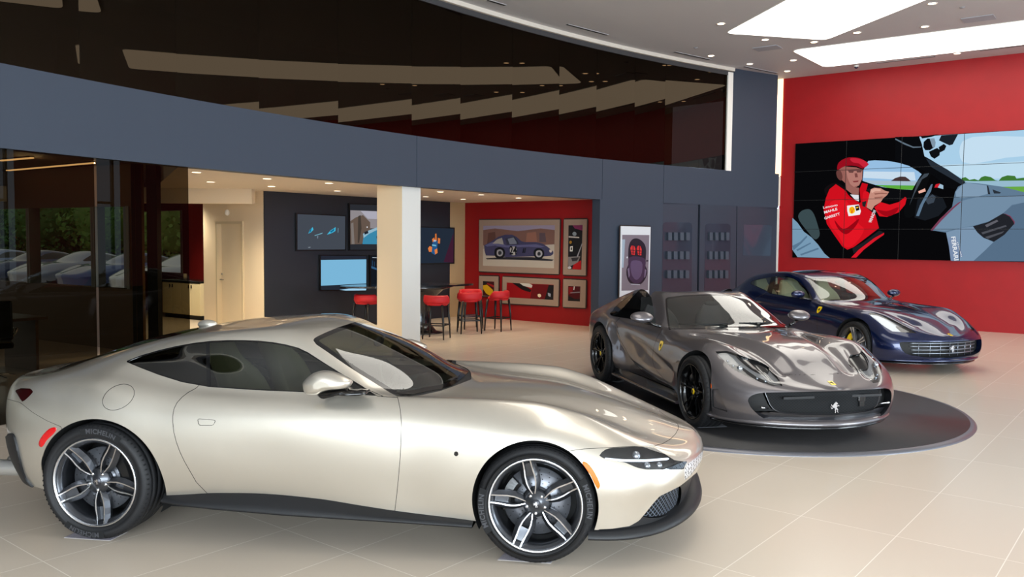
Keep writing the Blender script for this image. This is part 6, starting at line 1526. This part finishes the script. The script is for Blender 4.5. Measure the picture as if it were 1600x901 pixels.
big = framed(GB, Q((60, 76), (768, 73), (757, 552), (58, 527)), None, 'largest framed print, an old race car numbered 24', [
 ((150, 140, 128), Q((96, 128), (726, 122), (718, 500), (94, 478))), ((116, 84, 74), Q((96, 128), (726, 122), (722, 300), (95, 300))), ((140, 130, 150), Q((96, 128), (726, 122), (725, 165), (600, 150), (400, 175), (200, 150), (96, 165))), ((92, 62, 54), Q((140, 190), (200, 180), (210, 290), (130, 290))), ((140, 96, 80), Q((480, 190), (560, 180), (570, 270), (470, 275))), ((86, 70, 76), Q((590, 190), (640, 190), (650, 270), (590, 270))),
 ((176, 166, 152), Q((95, 330), (722, 290), (718, 500), (94, 478))), ((40, 38, 44), Q((120, 412), (300, 402), (520, 402), (718, 425), (700, 436), (520, 430), (300, 424), (130, 422))),
 ((64, 62, 92), Q((104, 300), (130, 285), (170, 262), (230, 225), (290, 206), (350, 206), (390, 225), (430, 262), (460, 270), (560, 270), (620, 285), (660, 310), (690, 335), (714, 355), (712, 376), (690, 392), (640, 396), (540, 396), (300, 402), (210, 392), (120, 388), (108, 345)), 0),
 ((92, 92, 128), Q((112, 298), (180, 270), (260, 280), (300, 300), (420, 296), (560, 290), (640, 310), (600, 318), (500, 312), (300, 318), (200, 300), (130, 310)), 0),
 ((150, 146, 140), Q((178, 284), (215, 250), (262, 232), (272, 268), (276, 292), (230, 284))), ((52, 52, 66), Q((290, 240), (372, 222), (400, 262), (410, 290), (330, 294), (306, 292))), ((120, 124, 136), Q((312, 242), (364, 230), (390, 270), (392, 286), (330, 290))),
 ((20, 20, 24), Q((196, 365), (200, 335), (222, 318), (250, 316), (280, 332), (290, 365), (280, 398), (250, 412), (220, 410), (202, 395)), 1), ((150, 150, 154), Q((216, 365), (222, 342), (246, 334), (266, 345), (272, 368), (262, 390), (240, 396), (222, 386)), 1), ((50, 50, 54), Q((228, 366), (236, 350), (252, 350), (260, 366), (252, 380), (236, 382)), 1),
 ((20, 20, 24), Q((540, 372), (546, 342), (568, 326), (600, 326), (628, 345), (634, 378), (620, 408), (590, 420), (560, 410)), 1), ((160, 160, 164), Q((560, 372), (566, 350), (590, 342), (612, 352), (618, 376), (606, 398), (584, 404), (566, 394)), 1), ((50, 50, 54), Q((574, 373), (582, 358), (596, 358), (604, 374), (596, 388), (580, 388)), 1),
 ((170, 166, 160), Q((332, 340), (345, 312), (385, 316), (394, 345), (380, 382), (350, 384)), 1), ((24, 22, 26), Q((442, 366), (452, 322), (460, 322), (452, 366))), ((24, 22, 26), Q((458, 366), (466, 322), (474, 322), (466, 366))), ((190, 180, 170), Q((680, 338), (700, 340), (700, 360), (684, 360)), 1)])
GB.c = np.mean([GB.uv(p) for p in Q((60, 76), (768, 73), (757, 552), (58, 527))], 0)
b = MB(); GB.text(b, '24', Q((332, 346))[0], Q((396, 346))[0], .20, .068, .02); b.build('race_number', flat('ink', (14, 14, 16)), big, fix=False)
framed(GB, Q((805, 72), (1006, 70), (996, 564), (797, 556)), None, 'tall framed print of a dark engine bay, right of the large print', [((22, 20, 24), Q((846, 124), (970, 120), (958, 514), (840, 508))), ((120, 40, 80), Q((880, 123), (970, 120), (968, 170), (900, 150))), ((130, 140, 146), Q((880, 195), (896, 180), (914, 190), (912, 212), (892, 216)), 1), ((190, 186, 180), Q((848, 218), (940, 226), (940, 236), (848, 230))), ((150, 110, 30), Q((852, 268), (864, 258), (876, 268), (868, 286), (856, 284)), 1), ((220, 216, 210), Q((860, 310), (884, 305), (882, 352), (858, 352))), ((24, 22, 24), Q((866, 318), (878, 316), (876, 342), (866, 342))), ((120, 116, 116), Q((842, 400), (950, 395), (930, 450), (845, 490))), ((50, 46, 50), Q((870, 410), (940, 405), (920, 435), (880, 440))), ((170, 14, 20), Q((890, 470), (958, 430), (956, 512), (880, 508))), ((190, 190, 194), Q((842, 490), (862, 484), (872, 500), (846, 506)), 1), ((150, 150, 156), Q((920, 395), (965, 280), (968, 290), (930, 400)))])
framed(GB, Q((60, 567), (228, 572), (226, 750), (56, 742)), None, 'small framed print of a yellow car detail behind the stools', [((60, 14, 16), Q((94, 612), (192, 618), (190, 748), (92, 740))), ((206, 160, 24), Q((94, 650), (130, 645), (180, 690), (190, 730), (160, 745), (120, 720), (94, 680))), ((150, 30, 30), Q((120, 625), (190, 650), (190, 670), (140, 645))), ((30, 24, 24), Q((94, 612), (140, 615), (120, 640), (94, 645)))])
framed(GB, Q((266, 574), (760, 600), (754, 834), (262, 806)), None, 'wide framed print of red bodywork under the large print', [((140, 8, 16), Q((302, 626), (716, 645), (712, 778), (300, 755))), ((18, 14, 16), Q((350, 628), (420, 632), (520, 690), (510, 712), (440, 690))), ((196, 190, 180), Q((415, 630), (500, 634), (530, 650), (520, 672), (450, 655))), ((96, 6, 14), Q((530, 640), (672, 646), (636, 774), (510, 765))), ((20, 16, 18), Q((672, 646), (716, 648), (712, 778), (636, 774))), ((226, 206, 170), Q((576, 730), (596, 726), (606, 744), (592, 756), (578, 748)), 1), ((150, 156, 170), Q((664, 715), (690, 724), (688, 752), (668, 742)))])
framed(GB, Q((800, 596), (998, 606), (992, 848), (796, 840)), None, 'small square framed print with dark red bodywork, lower right', [((70, 6, 12), Q((842, 656), (950, 660), (946, 792), (840, 786))), ((18, 16, 18), Q((842, 740), (900, 770), (946, 770), (946, 792), (842, 786))), ((200, 196, 190), Q((892, 660), (902, 660), (896, 692), (888, 690))), ((120, 10, 18), Q((846, 664), (886, 664), (880, 720), (846, 730))), ((120, 120, 124), Q((862, 712), (946, 706), (946, 714), (864, 720)))])
# poster on the grey wall
pw0, pw1 = arc(fj), arc(fk); PN = nrm(np.array([-(pw1-pw0)[1], (pw1-pw0)[0], 0])); PN = PN if PN[1] < 0 else -PN
PB = Board((pw0+pw1)/2+PN*.02, PN); Y_ = lambda *p: crop(940, 290, 5.007, p)
framed(PB, Y_((140, 316), (373, 322), (360, 868), (130, 876)), None, 'tall white-framed poster of an open purple sports car seen from above', [((118, 108, 118), Y_((150, 384), (362, 386), (352, 816), (144, 820))), ((150, 166, 180), Y_((150, 420), (172, 420), (160, 640), (146, 640))),
 ((26, 22, 34), Y_((212, 440), (235, 416), (265, 412), (295, 425), (325, 458), (336, 500), (334, 560), (330, 620), (345, 660), (338, 710), (300, 765), (250, 775), (205, 755), (184, 700), (184, 650), (198, 610), (196, 540), (200, 480)), 1), ((58, 42, 66), Y_((205, 560), (325, 570), (330, 640), (318, 720), (280, 760), (240, 760), (205, 720), (198, 640)), 1), ((86, 70, 98), Y_((222, 590), (300, 596), (296, 700), (260, 735), (226, 700)), 1), ((110, 96, 120), Y_((190, 650), (204, 640), (208, 700), (200, 720))), ((110, 96, 120), Y_((326, 650), (338, 660), (330, 710), (320, 720))),
 ((196, 44, 44), Y_((212, 488), (222, 468), (242, 470), (252, 492), (246, 542), (222, 538))), ((196, 44, 44), Y_((262, 490), (272, 468), (290, 472), (301, 496), (298, 546), (272, 540))), ((60, 22, 30), Y_((216, 500), (248, 504), (247, 510), (216, 506))), ((60, 22, 30), Y_((264, 504), (299, 508), (298, 514), (264, 510))), ((60, 22, 30), Y_((230, 470), (236, 470), (236, 538), (230, 538))), ((60, 22, 30), Y_((280, 472), (286, 472), (286, 542), (280, 541))), ((60, 22, 30), Y_((220, 522), (246, 524), (246, 528), (220, 526))), ((60, 22, 30), Y_((270, 526), (298, 528), (298, 532), (270, 530))), ((200, 200, 206), Y_((180, 556), (190, 552), (192, 566), (182, 568))), ((40, 32, 44), Y_((334, 582), (352, 580), (350, 592), (336, 594))), ((170, 170, 180), Y_((214, 765), (286, 770), (284, 776), (216, 772)))], name='framed_poster', fcol=(206, 208, 212), y=.04)
# key panels under the fascia
kp0, kp1 = arc(fk, RR+.14), arc(fend-.3, RR+.14); KN = nrm(np.array([-(kp1-kp0)[1], (kp1-kp0)[0], 0])); KN = KN if KN[1] < 0 else -KN
KB = Board((kp0+kp1)/2+KN*.06, KN)
def panel(px, label, rr, rcol, y=.03):
    t = KB.root('wall_panel', px, label, 'panel'); b = MB(); KB.slab(b, px, -.02, y); b.build('board', mat('panel slate', (52, 58, 70), .35), t)
    if rr:
        b = MB(); KB.slab(b, rr, y+.001, y+.004); b.build('inset', mat('inset %s' % (rcol,), rcol, .2, coat=.5), t)
    return t
def rrect(x0, y0, x1, y1, r=22): return Y_((x0, y0+r), (x0+r*.3, y0+r*.3), (x0+r, y0), (x1-r, y0+2), (x1-r*.3, y0+r*.3+2), (x1, y0+r), (x1-5, y1), (x0-8, y1))
P3 = [((430, 132), (748, 148), (738, 850), (426, 850), (472, 286, 700, 835), 'left grey wall panel with twelve small boxes on a rounded inset'), ((764, 148), (1048, 160), (1040, 850), (752, 850), (802, 296, 1000, 835), 'middle grey wall panel with twelve small boxes on a faint rounded inset'), ((1054, 160), (1366, 172), (1352, 850), (1046, 850), None, 'right grey wall panel with a plain glassy square')]
for a_, c_, d_, e_, rr_, lab in P3:
    if rr_: panel(Y_(a_, c_, d_, e_), lab, rrect(*rr_), (44, 50, 62) if rr_[0] < 600 else (50, 50, 62))
    else: panel(Y_(a_, c_, d_, e_), lab, Y_((1104, 304), (1322, 308), (1314, 550), (1096, 546)), (58, 68, 82))
KB2 = Board((kp0+kp1)/2+KN*.09, KN)
for pn, xs_, nm in ((0, ((505, 550, 598, 645), (500, 548, 596, 642), (498, 546, 594, 640)), 'left'), (1, ((828, 872, 916, 958), (826, 868, 912, 952), (822, 866, 908, 950)), 'middle')):
    for ri, (y0_, row) in enumerate(zip((364, 512, 660), ('top', 'middle', 'bottom'))):
        for x in xs_[ri]:
            px = Y_((x, y0_), (x+(28 if pn == 0 else 24), y0_+2), (x+(28 if pn == 0 else 24), y0_+64), (x, y0_+62))
            t = KB2.root('sample_box', px, 'small grey sample box in the %s row of the %s wall panel' % (row, nm), 'box', '%s row of sample boxes on the %s panel' % (row, nm)); b = MB(); KB2.slab(b, px, .006, .07); b.build('casing', mat('sample box grey', (62, 70, 82), .5), t)

# ------------------------------------------------------------------ lounge furniture
def bar_stool(x, y, rz, label):
    t = empty('bar_stool', (x, y, 0), rz); tag(t, label, 'stool', 'red bar stools at the high table')
    red = mat('red leather', (176, 14, 25), .6); blk = mat('black stained wood', (16, 15, 16), .4)
    b = MB(); n_ = 28; G_ = []
    for i in range(n_+1):
        a = math.radians(-15)+math.radians(210)*i/n_; e = min(1, 6*min(i, n_-i)/n_+.45)
        c, s = math.cos(a), math.sin(a); G_.append([((.21+d)*c, (.19+d)*s, z) for d, z in ((-.025, .66), (.02, .655), (.04, .70), (.035, .66+.135*e), (.01, .67+.145*e), (-.02, .66+.12*e))])
    b.grid(np.array(G_), closed_v=True); b.add(G_[0], [tuple(range(6))]); b.add(G_[-1], [tuple(range(6))]); b.build('backrest', red, t)
    b = MB(); b.lathe([(0, .70), (.17, .70), (.205, .685), (.215, .65), (.20, .625), (0, .62)], 'z', 32); b.build('seat', red, t)
    for sx, sy in ((1, 1), (1, -1), (-1, 1), (-1, -1)):
        b = MB(); b.tube([(sx*.16, sy*.155, .64), (sx*.19, sy*.18, .35), (sx*.205, sy*.195, .0)], [.026, .021, .013], 8); b.build('leg', blk, t)
    b = MB(); k_ = [(.192, .182, .26), (-.192, .182, .26), (-.192, -.182, .26), (.192, -.182, .26)]
    for i in range(4): b.bar(k_[i], k_[(i+1) % 4], .018, .022)
    b.build('foot_rail', blk, t)
bar_stool(-2.72, 15.75, 2.6, 'red bar stool left of the column, half hidden by it'); bar_stool(-1.40, 15.62, 2.9, 'red bar stool just right of the column by the table foot')
bar_stool(-.84, 16.62, 3.4, 'red bar stool in front of the pair at the table tip'); bar_stool(-.86, 17.5, 0.4, 'red bar stool standing behind another at the table tip'); bar_stool(-.28, 17.15, 4.2, 'red bar stool farthest right, before the gallery wall')
t = empty('bar_table', (-1.95, 16.32, 0), math.atan2(1.4, 2.36)); tag(t, 'high dark table with pointed top and flared foot', 'table')
blk = mat('dark polished table', (20, 20, 22), .18, coat=.6)
b = MB(); out = smooth_poly([(-1.45, -.05), (-1.1, -.36), (-.2, -.46), (.7, -.34), (1.32, -.05), (1.36, .04), (.8, .30), (-.2, .44), (-1.1, .34)], 6); b.prism([tuple(p) for p in out], .035, (0, 0, .93)); b.build('tabletop', blk, t)
b = MB(); b.lathe([(0, 0), (.42, 0), (.42, .02), (.30, .05), (.20, .20), (.17, .40), (.24, .68), (.42, .86), (.62, .925), (0, .93)], 'z', 40); b.xf(lambda p: (p[0]*1.25+.15, p[1]*.62, p[2])); b.build('pedestal', blk, t)
# kitchen counter seen past the glass edge
cA = at_z(255, 494.6, 0); cB = at_z(312, 500.7, 0); dC = nrm(cB-cA); nC = np.array([dC[1], -dC[0], 0]); nC = nC if nC[1] < 0 else -nC
cA = cA-dC*.02; cB = cB+dC*.02; Lc = np.linalg.norm(cB-cA)
t = empty('base_cabinet', cA, math.atan2(dC[1], dC[0])); tag(t, 'cream base cabinet with dark toe kick beyond the dark glass edge', 'cabinet')
cm = mat('cream cabinet', (224, 210, 172), .45)
b = MB(); b.box((Lc/2, .30, .46), (Lc, .56, .72)); b.build('carcass', cm, t); b = MB(); b.box((Lc/2, .32, .05), (Lc, .5, .10)); b.build('toe_kick', M_BLK, t)
for i in range(4):
    x0 = Lc*i/4; b = MB(); b.box((x0+Lc/8, .012, .46), (Lc/4-.008, .02, .70)); d_ = b.build('door', cm, t)
    b = MB(); b.box((x0+(Lc/4-.05 if i % 2 == 0 else .05), -.008, .74), (.022, .02, .07)); b.build('handle', mat('dark pull', (40, 36, 32), .4), d_)
t2 = empty('countertop', cA, math.atan2(dC[1], dC[0])); tag(t2, 'thin black worktop lying on the cream base cabinet', 'worktop'); b = MB(); b.box((Lc/2, .29, .845), (Lc, .60, .045), bev=.006); b.build('slab', mat('black stone', (30, 28, 26), .2), t2)
b = MB(); b.lathe([(0, .0), (.04, 0), (.042, .14), (.036, .14), (.034, .01)], 'z', 20); o = b.build('paper_cup', mat('pale cup', (222, 214, 196), .5)); p = cA+dC*(Lc*.36)-nC*.25; o.location = (p[0], p[1], .8685); tag(o, 'pale upright cup standing on the black worktop', 'cup')
# office furniture behind the dark glass
def office_chair(x, y, rz, label):
    t = empty('office_chair', (x, y, 0), rz); tag(t, label, 'chair', 'chairs in the dark office'); bl = mat('chair black', (14, 14, 15), .4); ch = mat('bright chrome', (230, 230, 232), .08, 1.0)
    b = MB(); b.box((0, 0, .46), (.48, .48, .08), bev=.03); b.build('seat', bl, t); b = MB(); b.box((-.24, 0, .78), (.06, .46, .50), np.array([[.98, 0, .17], [0, 1, 0], [-.17, 0, .98]]), bev=.025); b.build('backrest', bl, t)
    for s in (1, -1): b = MB(); b.tube([(.1, s*.25, .5), (.12, s*.28, .66), (-.2, s*.28, .67), (-.24, s*.24, .6)], .015, 8); b.build('armrest', ch, t)
    b = MB(); b.tube([(0, 0, .43), (0, 0, .08)], .025, 10)
    for i in range(5): a = 2*math.pi*i/5; b.tube([(0, 0, .09), (.28*math.cos(a), .28*math.sin(a), .04)], .016, 8)
    b.build('base', ch, t)
office_chair(-6.6, 10.6, 2.2, 'black office chair nearer the glass joint in the dark office'); office_chair(-7.7, 11.2, -.8, 'black office chair on the far side of the office desk')
t = empty('desk', (-7.2, 10.9, 0), -.55); tag(t, 'dark wooden desk between the office chairs behind glass', 'desk'); b = MB(); b.box((0, 0, .73), (1.0, 1.8, .04), bev=.006); b.build('desktop', mat('brown desk', (96, 66, 40), .35), t)
for s in (1, -1): b = MB(); b.box((0, s*.8, .355), (.8, .04, .71)); b.build('side_panel', mat('brown desk'), t)
for (a, c), lab in ((((0, 249.5), (50, 245)), 'linear office ceiling light nearer the left picture edge'), (((12, 265), (146, 253)), 'longer linear office ceiling light beside the glass joint')):
    p, q = at_z(*a, 2.99), at_z(*c, 2.99); m_ = (p+q)/2; t = empty('linear_light', m_); tag(t, lab, 'ceiling light'); b = MB(); b.bar(p-m_-(0, 0, .012), q-m_-(0, 0, .012), .06, .02); b.build('tube_diffuser', emis('linear glow', (255, 206, 150), 5.0), t)
    b = MB(); b.bar(p-m_-(0, 0, .001), q-m_-(0, 0, .001), .085, .012); b.build('light_housing', M_BLK, t)
# wall sensor above the door
p = on_cream(357, 332); b = MB(); b.sphere(p+CN*.03, (.05, .05, .06), 14, 10); tag(b.build('wall_sensor', M_WHITE), 'small white sensor on the cream wall above the door', 'sensor')

# ------------------------------------------------------------------ parked cars and trees outside the office windows
def parked(x, y, rz, col, label, first=[None]):
    if first[0] is None:
        G_ = loft(roma_curves(), -2.95, .30, dx=.06, nR=10, nF=12, nv=22, sig=1.0); s_ = half_to_full(G_)
        wd = [(-2.6, 1.06), (-2.2, 1.17), (-1.8, 1.2), (-1.5, 1.15), (-1.1, .95), (-1.2, .93), (-2.2, .955)]
        gl_, bd_ = s_.cut(np.where(np.abs(s_.V[:, 1]) > .55, d_poly(s_.V[:, [0, 2]], wd), 9)); first[0] = (bd_.mesh('body'), gl_.mesh('window'))
    t = empty('parked_car', (x, y, 0), rz); tag(t, label, 'car', 'cars parked outside the windows')
    o = link('body', first[0][0].copy(), None, t); o.data.materials.clear(); o.data.materials.append(mat('car paint %d %d %d' % col, col, .25, .3, coat=1.0)); o2 = link('window', first[0][1].copy(), None, t); o2.data.materials.clear(); o2.data.materials.append(MATS['gloss black'])
    for xx in (0, -2.67):
        for s in (1, -1): b = MB(); b.lathe([(.0, -.1), (.24, -.11), (.34, -.09), (.34, .09), (0, .1)], 'y', 20, (xx, s*.84, .34)); b.build('wheel', MATS['tyre rubber'], t)
def lot(t, off): return np.array([-8.6, 15.1])+np.array([.524, .852])*off+np.array([-.852, .524])*t
for t_, col, lab in ((6, (170, 190, 235), 'light blue parked car outside, nearest the cream wall'), (9, (205, 212, 232), 'white parked car outside above the cream cabinet'), (12, (60, 84, 150), 'blue parked car outside, third from the cream wall'), (15, (150, 160, 190), 'silver parked car outside behind the window mullion'),
                     (18, (50, 64, 110), 'dark blue parked car outside, second from the picture edge'), (21, (120, 140, 190), 'pale blue parked car outside by the left picture edge')):
    q = lot(t_, 8.5); parked(q[0], q[1], -2.122, col, lab)
def leafy(name, c, r, seed, label, m):
    rg = random.Random(seed); t = empty(name, (c[0], c[1], 0)); tag(t, label, 'tree', 'trees behind the parked cars'); b = MB()
    for i in range(1500):
        a = rg.uniform(0, 6.283); ph = math.acos(rg.uniform(-1, 1)); q = rg.uniform(.7, 1.0); p = np.array([r[0]*q*math.sin(ph)*math.cos(a), r[1]*q*math.sin(ph)*math.sin(a), c[2]+r[2]*q*math.cos(ph)]); s = rg.uniform(.09, .2)
        u = nrm(np.array([rg.gauss(0, 1) for _ in range(3)])); w = nrm(np.cross(u, [rg.gauss(0, 1) for _ in range(3)])); b.add([p-u*s, p+w*s*.6, p+u*s, p-w*s*.6], [(0, 1, 2, 3)])
    b.sphere((0, 0, c[2]), (r[0]*.72, r[1]*.72, r[2]*.72), 16, 10); b.build('crown', m, t, fix=False); b = MB(); b.tube([(0, 0, 0), (.1, 0, c[2])], [.25, .12], 8); b.build('trunk', mat('bark', (70, 56, 44), .8), t)
gr = [mat('leaf a', (96, 140, 60), .6), mat('leaf b', (76, 124, 58), .6), mat('leaf c', (120, 150, 70), .6)]
for i, (t_, r_) in enumerate(((7.5, 2.5), (13, 2.6), (18.5, 2.6), (24, 2.6), (29.5, 2.6), (35, 2.6))):
    q = lot(t_, 17.0+(i % 2)*.3); leafy('tree', (q[0], q[1], 2.9), (r_, r_, 2.5), i, ['leafy green tree outside nearest the cream wall', 'leafy green tree outside, second of the row', 'leafy green tree outside, third of the row', 'leafy green tree outside, fourth of the row', 'leafy green tree outside, fifth of the row', 'leafy green tree outside by the left picture edge'][i], gr[i % 3])
rg = random.Random(5); b = MB()
for i in range(5200):
    q = lot(rg.uniform(-2, 46), 22+rg.uniform(-1, 1)); z = rg.uniform(0, 9)**.95; s_ = rg.uniform(.25, .5); u = nrm(np.array([rg.gauss(0, 1) for _ in range(3)])); w = nrm(np.cross(u, [rg.gauss(0, 1) for _ in range(3)])); p = np.array([q[0], q[1], z]); b.add([p-u*s_, p+w*s_*.6, p+u*s_, p-w*s_*.6], [(0, 1, 2, 3)])
for t_ in (0,): pass
a0, a1 = lot(-3, 23.5), lot(47, 23.5); b.add([(a0[0], a0[1], 0), (a1[0], a1[1], 0), (a1[0], a1[1], 9), (a0[0], a0[1], 9)], [(0, 1, 2, 3)])
tag(b.build('hedge', mat('hedge leaf', (64, 100, 48), .7), fix=False), 'tall green hedge foliage closing the car park behind the trees', 'hedge', kind='stuff')
# ------------------------------------------------------------------ light
w = bpy.data.worlds.new('sky'); SC.world = w; w.use_nodes = True; bgn = w.node_tree.nodes['Background']
bgn.inputs[0].default_value = (.72, .84, 1.0, 1); bgn.inputs[1].default_value = 2.2
def area(name, loc, aim, sx, sy, p, col=(1, 1, 1), spread=None):
    l = bpy.data.lights.new(name, 'AREA'); l.shape = 'RECTANGLE'; l.size = sx; l.size_y = sy; l.energy = p; l.color = col
    if spread: l.spread = spread
    o = bpy.data.objects.new(name, l); COL.objects.link(o); o.location = loc
    o.rotation_euler = (Vector(aim)-Vector(loc)).to_track_quat('-Z', 'Z').to_euler(); return o
# daylight through the two glass fronts
area('daylight_front', (2.7, -10.0, 2.7), (2.7, 5, 2.7), 18.5, 5.2, 5000, (.86, .93, 1.0))
area('daylight_side', (15.8, 1.2, 2.7), (6.0, 3.8, 2.7), 21, 5.2, 5000, (.84, .92, 1.0))
# warm downlights of the lounge recess
for x, y, p in ((-4.2, 13.2, 40), (-3.0, 14.6, 40), (-1.2, 16.6, 40), (.1, 17.4, 30), (-1.6, 18.6, 25)):
    l = bpy.data.lights.new('recess_lamp', 'SPOT'); l.energy = p*2.6; l.color = (1, .80, .56); l.spot_size = 2.4; l.spot_blend = .8; l.shadow_soft_size = .12
    o = bpy.data.objects.new('recess_lamp', l); COL.objects.link(o); o.location = (x, y, 2.66)
for x, y, p in ((-9.0, 17.4, 150), (-6.9, 17.5, 300), (-5.0, 14.4, 260)):  # unseen fill spots added to brighten the kitchen and cream door wall
    l = bpy.data.lights.new('kitchen_fill', 'SPOT'); l.energy = p; l.color = (1, .86, .62); l.spot_size = 2.6; l.spot_blend = .8; l.shadow_soft_size = .15
    o = bpy.data.objects.new('kitchen_fill', l); COL.objects.link(o); o.location = (x, y, 2.62)
for x, y, z, p in ((-7.2, 12.6, 2.9, 12), (-9.5, 13.4, 2.9, 9)):
    l = bpy.data.lights.new('office_lamp', 'POINT'); l.energy = p; l.color = (1, .72, .42); l.shadow_soft_size = .2; o = bpy.data.objects.new('office_lamp', l); COL.objects.link(o); o.location = (x, y, z)
for f, r, z, p in ((155, 1.2, 4.9, 10), (148, 1.2, 4.9, 8), (133, 1.0, 5.0, 6)):
    q = arc(f, RR+r, z); l = bpy.data.lights.new('upper_lamp', 'POINT'); l.energy = p; l.color = (1, .6, .3); l.shadow_soft_size = .2; o = bpy.data.objects.new('upper_lamp', l); COL.objects.link(o); o.location = q
# ceiling panels carry real lamps just beneath them
SC.view_settings.view_transform = 'Standard'; SC.view_settings.look = 'None'; SC.view_settings.exposure = 0.0
SC.cycles.max_bounces = 8; SC.cycles.diffuse_bounces = 4; SC.cycles.glossy_bounces = 5; SC.cycles.transmission_bounces = 6; SC.cycles.transparent_max_bounces = 12; SC.cycles.sample_clamp_indirect = 6.0; SC.cycles.caustics_reflective = False; SC.cycles.caustics_refractive = False
